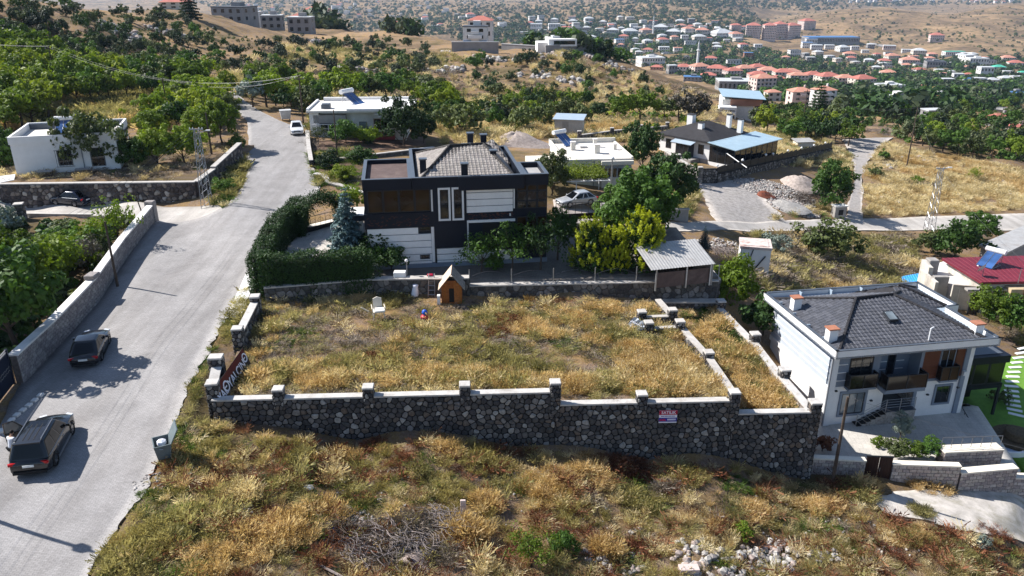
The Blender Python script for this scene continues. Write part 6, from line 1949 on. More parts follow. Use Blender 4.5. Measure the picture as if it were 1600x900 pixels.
p5=gpos(893,328);
car('silver saloon car parked under the vine pergola',p5+Vector((.6,1.5,.1)),R(115),PAINT['silver'],4.4,1.78,1.45,'hatch')

# ------------------------------------------------------------------ person beside the open door
def skin_person(root_loc,rz,label):
    t=thing('person',label,'person',root_loc,rz)
    def sk(name,verts,edges,rad,mat,parent,root=0,sub=2):
        me=bpy.data.meshes.new(name);me.from_pydata(verts,edges,[]);me.update();me.materials.append(mat)
        o=bpy.data.objects.new(name,me);C.objects.link(o);o.parent=parent
        m=o.modifiers.new('skin','SKIN');m.use_smooth_shade=True
        for i,r in enumerate(rad):
            sv=me.skin_vertices[0].data[i]; sv.radius=(r,r) if isinstance(r,float) else r; sv.use_root=(i==root)
        s=o.modifiers.new('sub','SUBSURF');s.levels=sub;s.render_levels=sub
        return o
    skin=M_plain('skin',(0.42,0.24,0.16),.6,.08,8);shirt=M_plain('white_tshirt',(0.74,0.76,0.82),.85,.06,6);tr=M_plain('black_trousers',(0.012,0.012,0.015),.85,.2,6);hair=M_plain('dark_hair',(0.012,0.009,0.008),.8,.2,20)
    # x right, y forward (towards the car door), leaning forward
    V=[(0,0,.93),(0,.03,1.10),(0,.09,1.28),(0,.15,1.42),(0,.19,1.50),(0,.23,1.60),(0,.25,1.70),
       (-.17,.13,1.40),(-.26,.20,1.16),(-.22,.40,1.02),(-.20,.47,.99),
       (.17,.13,1.40),(.27,.22,1.17),(.25,.44,1.10),(.24,.52,1.09),
       (-.09,0,.90),(-.11,.05,.50),(-.12,-.02,.09),(-.12,.12,.05),
       (.09,0,.90),(.12,-.10,.50),(.13,-.26,.12),(.13,-.15,.05)]
    E=[(0,1),(1,2),(2,3),(3,4),(4,5),(5,6),(3,7),(7,8),(8,9),(9,10),(3,11),(11,12),(12,13),(13,14),(0,15),(15,16),(16,17),(17,18),(0,19),(19,20),(20,21),(21,22)]
    Rr_=[(.15,.11),(.145,.105),(.16,.11),(.15,.095),.055,.082,.078,.06,.045,.032,.03,.06,.045,.032,.03,.09,.062,.04,.035,.09,.062,.04,.035]
    sk('body',V,E,Rr_,skin,t)
    # T-shirt
    VS=[(0,0,.90),(0,.03,1.10),(0,.09,1.28),(0,.145,1.42),(-.17,.13,1.41),(-.23,.17,1.25),(.17,.13,1.41),(.235,.185,1.26)]
    sk('tshirt',VS,[(0,1),(1,2),(2,3),(3,4),(4,5),(3,6),(6,7)],[(.175,.13),(.17,.125),(.185,.13),(.165,.105),.08,.068,.08,.068],shirt,t,1)
    VT=[(0,0,.94),(-.095,0,.88),(-.11,.05,.50),(-.12,-.02,.10),(.095,0,.88),(.12,-.10,.50),(.13,-.255,.13)]
    sk('trousers',VT,[(0,1),(1,2),(2,3),(0,4),(4,5),(5,6)],[(.165,.125),.105,.078,.06,.105,.078,.06],tr,t)
    for s,xx,yy,zz in((-1,-.12,.05,.04),(1,.13,-.2,.07)):
        m=MB();m.bbox(-.045,.045,-.13,.14,-.04,.05,.02,Matrix.Translation((xx,yy,zz)));m.build('shoe',MT['tyre'],t)
    m=MB();M=Matrix.Translation((0,.245,1.675))@Matrix.Diagonal((1,1.1,1.05,1))
    m.lathe([(.001,-.09),(.075,-.05),(.095,.0),(.085,.06),(.05,.1),(.001,.115)],12,M);h=m.build('hair',hair,t,smooth=True)
    # face
    m=MB();m.cbox(0,.345,1.62,.025,.04,.05);m.build('nose',skin,t)
    for s in(-1,1):
        m=MB();m.cbox(s*.032,.328,1.65,.022,.012,.012);m.build('eye',MT['white'],t)
        m=MB();m.cbox(s*.086,.25,1.63,.015,.035,.055);m.build('ear',skin,t)
    m=MB();m.cbox(0,.33,1.575,.05,.012,.012);m.build('mouth',M_plain('lips',(.35,.12,.1),.6,.1,9),t)
    for s,(hx,hy,hz) in((-1,(-.20,.49,.985)),(1,(.24,.54,1.088))):
        V=[(0,0,0),(0,.05,-.005),(0,.09,-.01)];m=MB();m.cbox(hx,hy+.045,hz,.075,.09,.028);
        for i in range(4):
            L_=(.065,.075,.07,.055)[i];x=hx-.028+i*.019
            m.tube((x,hy+.085,hz),(x,hy+.085+L_*.6,hz-.012),.009,.0085,5);m.tube((x,hy+.085+L_*.6,hz-.012),(x,hy+.085+L_*.85,hz-.035),.0085,.007,5)
        m.tube((hx-s*.035,hy+.02,hz),(hx-s*.06,hy+.07,hz-.02),.011,.009,5);m.build('hand',skin,t)
    return t
pp=gpos(32,724,0.05)
skin_person((pp.x-.25,pp.y,pp.z),rz-R(25),'person in white t-shirt and black trousers leaning at the open door of the black car')
# ------------------------------------------------------------------ signs
def text_mesh(s,size,depth=0.004,bold=0.0):
    cu=bpy.data.curves.new('lettering','FONT');cu.body=s;cu.size=size;cu.extrude=depth;cu.align_x='CENTER';cu.align_y='CENTER';cu.offset=bold;cu.resolution_u=2
    o=bpy.data.objects.new('lettering',cu);C.objects.link(o)
    dg=bpy.context.evaluated_depsgraph_get();me=bpy.data.meshes.new_from_object(o.evaluated_get(dg));bpy.data.objects.remove(o);return me
def lettering(parent,s,size,loc,mat,rot=(R(90),0,0),sx=1.0,bold=0.0):
    me=text_mesh(s,size,.004,bold);me.materials.clear();me.materials.append(mat)
    o=link('lettering',me,parent);o.location=loc;o.rotation_euler=rot;o.scale=(sx,1,1);return o
MT['signred']=M_plain('sign_red',(0.42,0.012,0.05),.5,.05,3);MT['signblue']=M_plain('sign_blue',(0.03,0.03,0.30),.5,.05,3);MT['signwhite']=M_plain('sign_white',(0.78,0.78,0.85),.5,.03,3)
MT['banner']=M_plain('dark_banner_vinyl',(0.015,0.012,0.016),.5,.2,2);MT['bannerred']=M_plain('dark_red_vinyl',(0.10,0.008,0.010),.5,.15,2)
s0=at(1029.5,638,.1);
sx0=at(1030,648,-.2).x;sx1=at(1058.5,648,-.2).x;sw_=sx1-sx0
sg=thing('sale_sign','red and blue for-sale sign hanging on the front basalt wall','sign',(fpt((sx0+sx1)/2).x,fpt(sx0).y-.30,-.35),atan2(fd.y,fd.x)+R(-1))
w=sw_/2
bx(sg,'board',MT['signwhite'],-w,w,0,.015,-.42,.42)
bx(sg,'red_band',MT['signred'],-w,w,-.006,-.001,.12,.42)
bx(sg,'blue_band',MT['signblue'],-w,w,-.006,-.001,-.34,-.07)
lettering(sg,'SATILIK',.27,(0.02,-.009,.265),MT['signwhite'],sx=.93,bold=.004)
m=MB()
for i,(a,b) in enumerate(((-.42,-.22),(-.2,.0),(.02,.2),(.22,.42))): m.box(a,b,-.006,-.001,.01,.05)
m.build('small_print',MT['signblue'],sg,kind='stuff')
m=MB();m.add([(-.5,-.008,-.24),(-.38,-.008,-.13),(-.3,-.008,-.2),(-.24,-.008,-.12),(-.1,-.008,-.24),(-.1,-.008,-.27),(-.5,-.008,-.27)],[(0,1,2,3,4,5,6)]);m.build('roof_logo',MT['signred'],sg)
m=MB()
for i in range(7): m.box(-.02+i*.07,.03+i*.07,-.008,-.001,-.25,-.14)
m.build('phone_digits',MT['signwhite'],sg,kind='stuff')
# long banner lying against the left corner wall
b0=at(385,556,1.75);b1=at(343,618,1.5)
d=(b1-b0);Lb=d.length
bn=thing('banner','long dark red and black banner with white lettering leaning in the lot corner','banner',tuple(b0.lerp(b1,.5)))
zx=d.normalized();up=Vector((-.35,.1,.93));up=(up-zx*up.dot(zx)).normalized();nrm=zx.cross(up).normalized()
# text reads along -zx seen from the right (+x) side
ex_=zx;  # lettering baseline direction
Mb=Matrix((( ex_.x,up.x,nrm.x,0),(ex_.y,up.y,nrm.y,0),(ex_.z,up.z,nrm.z,0),(0,0,0,1)))
if nrm.x<0 and nrm.y>0: pass
bn.matrix_world=Matrix.Translation(b0.lerp(b1,.5))@Mb
def flat(root,name,mat,x0,x1,y0,y1,z0,z1): return bx(root,name,mat,x0,x1,y0,y1,z0,z1)
sgn=1 if nrm.dot(Vector((0,0,CAMZ))-b0)>0 else -1
flat(bn,'cloth',MT['banner'],-Lb/2,Lb/2,-.55,.55,-.01,.01)
flat(bn,'red_stripe',MT['bannerred'],-Lb/2,Lb/2,.12,.54,sgn*.012,sgn*.016)
def blet(s,size,x,y,sx=1.0,bold=.008):
    me=text_mesh(s,size,.003,bold);me.materials.clear();me.materials.append(MT['signwhite'])
    o=link('lettering',me,bn);o.location=(x,y,sgn*.02)
    o.rotation_euler=(0,0,0) if sgn>0 else (0,pi,0)
    o.scale=(sx,1,1);return o
# seen from the photo the word starts at the far end (top)
blet('YALÇIN',.74,-Lb*.08,-.14,1.0,.012)
def ringlogo(x,y,r):
    m=MB();n=20;vs=[];
    for i in range(n):
        a=2*pi*i/n
        vs+=[(x+r*cos(a),y+r*sin(a),sgn*.02),(x+r*.68*cos(a),y+r*.68*sin(a),sgn*.02)]
    m.add(vs,[(2*i,(2*i+2)%(2*n),(2*i+3)%(2*n),2*i+1) for i in range(n)]);m.box(x-.06,x+.22,y-.04,y+.04,sgn*.021,sgn*.024);m.build('ring_logo',MT['signwhite'],bn)
ringlogo(-Lb*.43,.05,.30);ringlogo(Lb*.27,-.02,.34)
blet('YAL',.7,Lb*.42,-.16,.95,.012)
# second crumpled banner by the inner posts
c0=at(985,498,.9);c1=at(1003,517,.5)
b2=thing('banner','small crumpled dark banner with white letters hanging between the inner posts','banner',tuple(c0.lerp(c1,.5)),atan2(c1.y-c0.y,c1.x-c0.x))
L2=(c1-c0).length
m=MB();vs=[];
for i in range(9):
    for j in range(4): vs.append((-L2/2+L2*i/8,-.25+.22*j+.05*sin(i*1.7),-.25+.17*j+.05*sin(i*2.1+j)))
m.add(vs,[(i*4+j,i*4+4+j,i*4+5+j,i*4+1+j) for i in range(8) for j in range(3)]);m.build('cloth',MT['anthl'],b2)
m=MB()
for i in range(7):
    x=-L2/2+.12+i*L2/8; m.cbox(x,-.02,.03+.03*(i%2),.11,.05,.02,rz=.7*(1 if i%2 else -1)); m.cbox(x+.05,.05,.08,.04,.14,.02,rz=.4)
m.build('white_letters',MT['signwhite'],b2,kind='stuff')

# ------------------------------------------------------------------ things on the lot
# wooden kennel
k0=at(706,476,.75)
MT['ply']=M_pieces('orange_brown_boards',[(0.34,0.12,0.03),(0.30,0.10,0.028),(0.38,0.14,0.04)],grain=10)
MT['palewood']=M_plain('pale_plywood',(0.62,0.47,0.36),.8,.1,4);MT['bark2']=M_plain('weathered_roof_felt',(0.30,0.27,0.24),.95,.35,7)
dg=thing('kennel','orange-brown wooden kennel with steep pale roof against the back wall','kennel',(k0.x,k0.y+.1,.75),R(2),None,(1.2,1.2,1.2))
for i in range(8):
    if i in(3,4): 
        bx(dg,'plank',MT['ply'],-.62+i*.155,-.62+i*.155+.15,-.01,.03,1.05,1.55 if i in(3,4) else 1.3)
        continue
    bx(dg,'plank',MT['ply'],-.62+i*.155,-.62+i*.155+.15,0,.04,.0,1.25+.5*(1-abs(i-3.5)/3.7))
bx(dg,'doorway',MT['black'],-.155,.155,.03,.06,.12,1.05);bx(dg,'threshold',MT['ply'],-.155,.155,0,.04,0,.12)
bx(dg,'side',MT['ply'],-.62,-.58,.041,1.4,0,1.2);bx(dg,'side',MT['ply'],.58,.62,.041,1.4,0,1.2);bx(dg,'back',MT['ply'],-.58,.58,1.36,1.4,0,1.2)
for s in(1,-1):
    m=MB();vs=[(s*.82,-.15,1.0),(0,-.15,2.05),(0,1.5,2.05),(s*.82,1.5,1.0)]
    vs+=[(x,y,z-.05) for x,y,z in vs];m.add(vs,[(0,1,2,3),(7,6,5,4),(0,4,5,1),(1,5,6,2),(2,6,7,3),(3,7,4,0)]);m.build('roof_panel',MT['palewood'] if s<0 else MT['bark2'],dg)
m=MB();m.cbox(-.80,-.05,.32,.18,.3,.62);m.build('white_panel',MT['white'],dg)
# plastic chair
kc=at(592,496,.95)
MT['plastic']=M_plain('cream_plastic',(0.66,0.60,0.50),.5,.06,3)
ch=thing('chair','old cream plastic armchair with a loose cushion standing alone in the weeds','chair',(kc.x,kc.y,.95),R(15),None,(1.25,1.25,1.25))
bx(ch,'seat',MT['plastic'],-.3,.3,-.3,.28,.40,.46,bev=.02)
m=MB();m.add([(-.27,.27,.46),(.27,.27,.46),(.24,.42,1.0),(-.24,.42,1.0),(-.27,.32,.46),(.27,.32,.46),(.24,.47,1.0),(-.24,.47,1.0),(0,.44,1.1),(0,.49,1.1)],[(0,1,2,8,3),(5,4,7,9,6),(0,4,5,1),(1,5,6,2),(2,6,9,8),(8,9,7,3),(3,7,4,0)]);m.build('backrest',MT['plastic'],ch)
bx(ch,'cushion',MT['white2'],-.22,.34,-.36,.2,.465,.55,bev=.03)
for sx in(-1,1):
    for sy in(-1,1): m=MB();m.tube((sx*.27,sy*.25,.4),(sx*.32,sy*.32,0),.03,.025);m.build('leg',MT['plastic'],ch)
    m=MB();m.path([Vector((sx*.33,-.28,.42)),Vector((sx*.36,-.28,.66)),Vector((sx*.35,.3,.70))],.03);m.build('armrest',MT['plastic'],ch)
m=MB();m.cbox(-.75,-.1,.62,.5,.06,.06,ry=R(35));m.build('fallen_slat',MT['plastic'],ch)
# ball
kb=at(664,497,.85)
bl=thing('ball','small blue and red toy on the ground between chair and kennel','toy',(kb.x,kb.y,.85),0,None,(1.3,1.3,1.3))
m=MB();m.lathe([(.001,.18),(.09,.2),(.15,.28),(.16,.36),(.12,.46),(.001,.52)],12);m.build('ball_top',M_plain('toy_blue',(0.02,0.10,0.50),.4,.1,5),bl,smooth=True)
m=MB();m.lathe([(.001,.0),(.22,.02),(.25,.09),(.17,.19),(.001,.2)],12);m.build('base',M_plain('toy_red',(0.45,0.03,0.06),.4,.1,5),bl,smooth=True)
# white sack
ks=at(648,463,.9)
m=MB();m.lathe([(.01,0),(.26,.02),(.28,.25),(.24,.6),(.2,.85),(.23,.98),(.12,1.02)],9,Matrix.Rotation(.1,4,'Y'))
o=m.build('sack',MT['signwhite'],None,smooth=True);o.location=(ks.x,ks.y,.85);tagd(o,'white plastic sack standing upright against the back wall','sack')
# ladder
kl=at(675,462,.9)
la=thing('ladder','short aluminium ladder leaning against the back wall left of the kennel','ladder',(kl.x,kl.y-.15,.85),0)
for s in(-1,1): m=MB();m.tube((s*.26,-.25,0),(s*.21,.42,1.75),.04,n=4);m.build('rail',MT['steel'],la)
for i in range(5): m=MB();z=.25+i*.32;m.tube((-.25+.01*i,-.25+z*.38,z),(.25-.01*i,-.25+z*.38,z),.03,n=4);m.build('rung',MT['steel'],la)
# box and cloths on the wall
m=MB();m.bbox(-.45,.45,-.3,.3,0,.35,.03);o=m.build('crate',MT['white'],None);p=at(625,430,2.35);o.location=(p.x,p.y,2.31);tagd(o,'white crate standing on the coping of the back wall','crate')
m=MB();m.bbox(-.22,.22,-.12,.12,0,.14,.03);o=m.build('bucket',MT['signred'],None);p=at(672,430,2.35);o.location=(p.x,p.y,2.31);tagd(o,'small red tub on the coping above the ladder','tub')
for i,(px,lb) in enumerate(((830,'left'),(852,'middle'),(892,'right'))):
    p=at(px+20,441,1.6)
    b_=thing('pigeon','grey pigeon perched on the back wall coping, '+lb+' one of three','bird',(p.x,p.y,1.6),rnd.uniform(-1,1))
    m=MB();m.lathe([(.005,-.16),(.06,-.08),(.08,.02),(.055,.12),(.01,.16)],8,Matrix.Translation((0,0,.13))@Matrix.Rotation(R(75),4,'X'));m.build('body',MT['conc'],b_,smooth=True)
    m=MB();m.lathe([(.005,0),(.035,.03),(.035,.07),(.005,.1)],7,Matrix.Translation((0,.13,.17)));m.build('head',MT['frame'],b_,smooth=True)
# railing on the back wall (arched wires)
rw_=thing('railing','low wire railing with arched tops along the coping of the back wall','railing')
m=MB()
P0=Vector((BWA.x,BWA.y+.25,1.6));P1=Vector((BWB.x,BWB.y,1.57))
for k in range(7): p=P0.lerp(P1,k/6);m=MB();m.tube(p,p+Vector((0,0,1.15)),.045);m.build('post',MT['steel'],rw_)
for k in range(6):
    a=P0.lerp(P1,k/6);b=P0.lerp(P1,(k+1)/6);m=MB()
    pts=[a.lerp(b,i/8)+Vector((0,0,.55+.45*sin(pi*i/8))) for i in range(9)];m.path(pts,.018,4);m.tube(a+Vector((0,0,.5)),b+Vector((0,0,.5)),.014,n=4);m.build('wire_arch',MT['frame'],rw_)
# lamp on the garden wall
for (px,py,z,hh_,lb) in ((636,430,2.3,1.0,'small white globe lamp on a short post above the crate'),):
    p=at(px,py,z);t=thing('garden_lamp',lb,'lamp',(p.x,p.y+.1,z));m=MB();m.tube((0,0,0),(0,0,hh_),.035);m.build('post',MT['steel'],t);m=MB();m.lathe([(.01,0),(.12,.06),(.14,.14),(.1,.24),(.01,.27)],9,Matrix.Translation((0,0,hh_)));m.build('globe',MT['white'],t,smooth=True)
# brushwood heap and stones behind the shelter
# ------------------------------------------------------------------ skips, bins
def dumpster(p,rz,label,col,s=1.0,open_=True):
    t=thing('waste_container',label,'waste container',(p.x,p.y,p.z),rz,None,(s,s,s))
    mt=M_plain('container_paint_'+str(int(p.x)),col,.6,.1,2,dirt=(0.12,0.10,0.08),dirt_amt=.5)
    m=MB()
    a=[(-.55,-.38,.22),(.55,-.38,.22),(.55,.38,.22),(-.55,.38,.22)];b=[(-.68,-.52,1.25),(.68,-.52,1.25),(.68,.52,1.25),(-.68,.52,1.25)];c=[(-.62,-.46,1.25),(.62,-.46,1.25),(.62,.46,1.25),(-.62,.46,1.25)];d_=[(-.5,-.33,.4),(.5,-.33,.4),(.5,.33,.4),(-.5,.33,.4)]
    m.add(a+b+c+d_,[(3,2,1,0)]+[(i,(i+1)%4,4+(i+1)%4,4+i) for i in range(4)]+[(4+i,4+(i+1)%4,8+(i+1)%4,8+i) for i in range(4)]+[(8+i,8+(i+1)%4,12+(i+1)%4,12+i) for i in range(4)]+[(12,13,14,15)])
    m.build('tub',mt,t)
    m=MB();M=Matrix.Translation((0,.52,1.26))@Matrix.Rotation(R(62 if open_ else 0),4,'X');
    if open_: m.box(-.7,.7,0.02,1.0,-.03,.03,M)
    else: m.box(-.72,.72,-1.06,.04,.0,.1,M)
    m.build('lid',mt,t)
    for x in(-.45,.45):
        for y in(-.3,.3): m=MB();m.tube((x-.03,y,.1),(x+.03,y,.1),.1,n=10);m.build('wheel',MT['tyre'],t)
    for s_ in(-1,1): m=MB();m.tube((s_*.68,-.2,1.05),(s_*.76,.0,1.05),.03);m.build('lifting_pin',MT['steel'],t)
    if open_:
        m=MB();m.lathe([(.01,1.0),(.3,1.05),(.28,1.25),(.1,1.35),(.01,1.36)],7);m.build('rubbish',MT['signwhite'],t)
    return t
p=G(257,715);dumpster(p,R(-62),'grey-green metal waste container with its lid open at the street edge',(0.12,0.15,0.16),.82)
p=G(447,188);dumpster(p,R(20),'closed pale waste container beside the white car up the street',(0.5,0.5,0.5),1.1,False)
p=G(1309,339);
t=thing('utility_cabinet','pale grey utility box on a rubble base where the gravel path meets the side street','utility box',(p.x,p.y,p.z),R(10))
bx(t,'body',MT['conc'],-.8,.8,-.5,.5,-.1,1.5);bx(t,'cap',MT['white2'],-.9,.9,-.6,.6,1.502,1.65);bx(t,'opening',MT['open_shade'],-.3,.35,-.53,-.5,.4,1.1)
# ------------------------------------------------------------------ poles, masts, wires
def wood_pole(p,h,label,lean=(0,0),r=.11,arm=False,steel=False):
    t=thing('utility_pole',label,'utility pole',(p.x,p.y,p.z))
    m=MB();m.tube((0,0,-.3),(lean[0],lean[1],h),r*1.25,r*.75,8);m.build('pole',MT['steel'] if steel else MAT_BARK,t)
    if arm:
        m=MB();m.cbox(lean[0]*.97,lean[1]*.97,h-.45,1.5,.1,.12);m.build('crossarm',MAT_BARK,t)
        for x in(-.6,0,.6): m=MB();m.lathe([(.03,0),(.05,.06),(.03,.16)],6,Matrix.Translation((lean[0]+x,lean[1],h-.38)));m.build('insulator',MT['white'],t)
    return t,Vector((p.x+lean[0],p.y+lean[1],p.z+h))
def lattice(p,h,w0,w1,label,rz=0.0,lean=(0,0)):
    t=thing('lattice_mast',label,'lattice mast',(p.x,p.y,p.z),rz)
    cs=[(-1,-1),(1,-1),(1,1),(-1,1)]
    def P(k,z):
        w=(w0+(w1-w0)*z/h)/2;return Vector((cs[k][0]*w+lean[0]*z/h,cs[k][1]*w+lean[1]*z/h,z))
    for k in range(4): m=MB();m.tube(P(k,-.2),P(k,h),.04,.035,4);m.build('leg',MT['steel'],t)
    n=int(h/.62)
    for k in range(4):
        m=MB()
        for i in range(n):
            a=P(k,h*i/n);b=P((k+1)%4,h*(i+1)/n)
            if i%2: a=P((k+1)%4,h*i/n);b=P(k,h*(i+1)/n)
            m.tube(a,b,.022,n=4,cap=False)
        m.build('bracing',MT['steel'],t,kind='stuff')
    m=MB();m.cbox(lean[0],lean[1],h+.05,1.3,.12,.1);m.build('crossarm',MT['steel'],t)
    for x in(-.6,-.3,.3,.6): m=MB();m.lathe([(.03,0),(.05,.06),(.03,.15)],6,Matrix.Translation((lean[0]+x,lean[1],h+.1)));m.build('insulator',MT['white'],t)
    return t,Vector((p.x+lean[0],p.y+lean[1],p.z+h+.1))
def height_to(p,py):   # height of a vertical thing at p whose top shows at row py
    lo,hi=0,40
    for _ in range(40):
        mid=(lo+hi)/2;q=Vector((p.x,p.y,p.z+mid));dz=q.z-CAMZ;dep=q.y*cP-dz*sP;v=(q.y*sP+dz*cP)/dep
        if 450-v*FPX>py: lo=mid
        else: hi=mid
    return lo
p=G(324,322);lm,lmt=lattice(p,height_to(p,203),.9,.4,'grey steel lattice mast at the corner of the rubble wall by the street')
m=MB();m.tube((0,0,height_to(p,203)-.3),(.9,.2,height_to(p,203)-.1),.04);m.build('lamp_arm',MT['steel'],lm);m=MB();m.cbox(1.05,.2,height_to(p,203)-.08,.4,.18,.1);m.build('lamp_head',MT['white'],lm)
p=G(1451,361);rm,rmt=lattice(p,height_to(p,264),1.0,.42,'tall grey steel lattice mast with street lamp beside the side street on the right')
h_=height_to(p,264);m=MB();m.tube((0,0,h_-.2),(.9,.1,h_+.15),.04);m.build('lamp_arm',MT['steel'],rm);m=MB();m.cbox(1.1,.1,h_+.17,.5,.2,.12);m.build('lamp_head',MT['white'],rm)
PO={}
def wp(key,px,py,ptop,label,ptx=None,**k):
    p=G(px,py);h=height_to(p,ptop);lean=(0,0)
    t,top=wood_pole(p,h,label,lean,**k);PO[key]=top;return t
wp('a',92,150,72,'thin dark wooden pole among the orchard trees at the far left',arm=True)
wp('b',184,448,346,'thin dark wooden pole in front of the long block wall on the left',r=.09)
wp('c',331,243,176,'short dark pole between the bright trees left of the upper street')
wp('d',262,176,122,'dark wooden pole in the dry clearing of the orchard')
wp('e',474,192,118,'dark wooden pole with crossarm behind the small white car',arm=True)
wp('f',527,245,172,'slim brown pole in the terrace garden before the flat-roofed white house',r=.08)
wp('g',1416,264,168,'dark pole with white lamp on the dry grass slope at the right',arm=False)
wp('h',1253,205,140,'wooden pole rising among the trees beyond the black-roofed house',arm=True)
p=G(1300,757);t,top=wood_pole(p,height_to(p,620),'leaning brown wooden pole in front of the block wall by the white house',(.0,0),r=.10);PO['i']=top
p=at(953,330,.3);t,top=wood_pole(p,height_to(p,250),'slim grey steel lamp post in front of the cream flat-roofed house',r=.09,steel=True);PO['j']=top
m=MB();m.lathe([(.01,0),(.2,.08),(.22,.2),(.1,.34),(.01,.36)],10,Matrix.Translation((0,0,height_to(p,250))));m.build('lamp_globe',MT['white'],t,smooth=True)
p=G(226,342);t,top=wood_pole(p,2.6,'short weathered stake at the corner of the lane and the street',(-.5,0),r=.06)
wire_m=M_plain('cable',(0.13,0.13,0.14),.5,.1,2,metal=.3)
def wire(a,b,sag,n=3,sp=.35,label='thin overhead cables',r=.009):
    m=MB();d=(b-a);side=Vector((-d.y,d.x,0)).normalized()
    for k in range(n):
        o=side*(k-(n-1)/2)*sp
        pts=[a.lerp(b,i/16)+o+Vector((0,0,-sag*4*(i/16)*(1-i/16))) for i in range(17)];m=MB();m.path(pts,r,4)
        ob=m.build('overhead_cable',wire_m,None);tagd(ob,label,'cable','overhead cables')
far=Vector((-44,26,8))
wire(lmt,Vector((-30,26,9.0)),1.2,3,.5,'cables running from the lattice mast at the street corner down over the left garden')
wire(PO['a'],Vector((-110,150,14)),1.0,2,.8,'pair of cables leaving the far left pole towards the left edge')
wire(PO['a'],PO['e'],3.0,2,.8,'pair of long cables across the orchard between the left pole and the upper street')
wire(PO['d'],PO['e'],1.5,2,.5,'pair of cables from the orchard clearing pole to the upper street pole')
wire(PO['e'],G(560,165)+Vector((0,0,6)),1.0,1,.8,'single cable from the upper street pole behind the flat-roofed white house')
wire(PO['i'],Vector((38,36,-2.2)),.5,1,.4,'single cable from the leaning pole down to the right edge')
wire(rmt,at(1588,420,-3.6)+Vector((.6,0,.8)),.8,1,.4,'single pale cable from the right lattice mast down to the maroon roof')
wire(PO['g'],rmt,.6,1,.4,'single cable between the slope pole and the right lattice mast')
wire(PO['h'],PO['g'],2.0,1,.4,'single cable across the trees at the upper right')
wire(rmt,PO['j'],3.5,1,.4,'long single cable from the right lattice mast over the side street')
m=MB();p=at(1591,441,-3.6);m.tube((0,0,0),(0,0,1.4),.04);o=m.build('roof_mast',MT['steel'],None);o.location=(p.x,p.y,-3.7);tagd(o,'short cable mast on the right end of the maroon roof','mast')
# unseen lamp and pole inferred from street shadows; both get a lamp head
for (sx_,sy_,h,lb) in ((-18.7,28.2,8.5,'tall street lamp beyond the lower left edge'),(-22.6,27.4,7.5,'second pole beyond the lower left edge')):
    x=sx_+SUN_AZ[0]/hl*h/math.tan(SUN_EL);y=sy_+SUN_AZ[1]/hl*h/math.tan(SUN_EL)
    t=thing('street_lamp',lb,'street lamp',(x,y,.1));m=MB();m.tube((0,0,0),(0,0,h),.13,.10,8);m.build('pole',MT['steel'],t)
    m=MB();m.lathe([(.12,0),(.3,.2),(.28,.5),(.1,.75),(.05,1.1)],8,Matrix.Translation((0,0,h-.6)));m.build('lamp_head',MT['anthl'],t)
# left gate
ga_=G(30,601);gb_=G(-40,690)
gt=thing('gate','dark navy metal gate with ornamental cut-out band at the left edge','gate',(ga_.x-.3,ga_.y,ga_.z),atan2(gb_.y-ga_.y,gb_.x-ga_.x))
L_=5.2;MT['navy']=M_plain('navy_metal',(0.012,0.018,0.038),.45,.1,2)
bx(gt,'post',MT['navy'],-.12,.02,-.07,.07,0,2.35)
for k in range(3):
    x0=.04+k*L_/3
    lf_=bx(gt,'gate_panel',MT['navy'],x0,x0+L_/3-.03,-.025,.025,.12,2.1)
    m=MB()
    for i in range(8):
        for j in range(2):
            for y in (-.035,.027): m.cbox(x0+.14+i*.19,y+.004,1.05+j*.22,.14,.012,.035,ry=(R(45) if (i+j)%2 else R(-45)))
    m.build('ornament',MT['conc'],gt,kind='stuff')
bx(gt,'top_rail',MT['steel'],0,L_,-.03,.03,2.14,2.2);bx(gt,'top_rail',MT['steel'],0,L_,-.03,.03,2.28,2.33)
m=MB()
kb_=[G(0,680),G(22,655),G(50,632),G(68,616)]
for i in range(3):
    a,b=kb_[i],kb_[i+1];
    n=int((b-a).length/.42)
    for k in range(n):
        q=a.lerp(b,(k+.5)/n);d=b-a;m=MB();m.bbox(-.19,.19,-.15,.15,0,.13,.02);o=m.build('kerb_stone',MT['white2'],road_low);o.location=(q.x,q.y,float(H(q.x,q.y))+.05);o.rotation_euler=(0,0,atan2(d.y,d.x))
# garden lamp left
p=at(10,560,1.0)
# stepping stones on the lawn
for i in range(15):
    t=i/14
    px=1597-16*sin(t*2.6);py=548+95*t
    p=at(px,py,LWZ+.3)
    if p.y<43: break
    m=MB();m.bbox(-.5,.5,-.15,.15,0,.06,.02);o=m.build('stepping_stone',MT['white'],bpy.data.objects['lawn']);o.location=(p.x,p.y,LWZ+max(0,p.y-50)*.05+.0);o.rotation_euler=(0,0,.35-.9*t)
# pool-like pale basin, round lounge seat
p=at(1560,697,LWZ+.2)
pb=thing('basin','pale oval paved basin beside the lawn below the white house','basin',(p.x,p.y,LWZ),R(-25))
m=MB();M=Matrix.Diagonal((1.7,.9,1,1));m.lathe([(1,0),(1,.35),(.85,.36),(.84,.2)],24,M);m.build('rim',MT['white'],pb)
m=MB();m.lathe([(.84,.19),(.83,.21)],24,M);m.build('inner_floor',M_plain('pale_blue_floor',(0.40,0.47,0.60),.4,.08,2),pb)
p=at(1590,684,LWZ+.4)
sf=thing('round_seat','round brown wicker lounge seat at the right edge by the basin','seat',(p.x,p.y,LWZ))
MT['wick']=M_plain('brown_wicker',(0.12,0.085,0.05),.9,.3,9,bump=.6)
m=MB();m.lathe([(1.5,0),(1.6,.5),(1.45,.55),(1.2,.42)],20);m.build('rim',MT['wick'],sf)
m=MB();m.lathe([(.5,.43),(.9,.5),(.8,.9),(.6,.95)],16);m.build('centre',MT['wick'],sf)
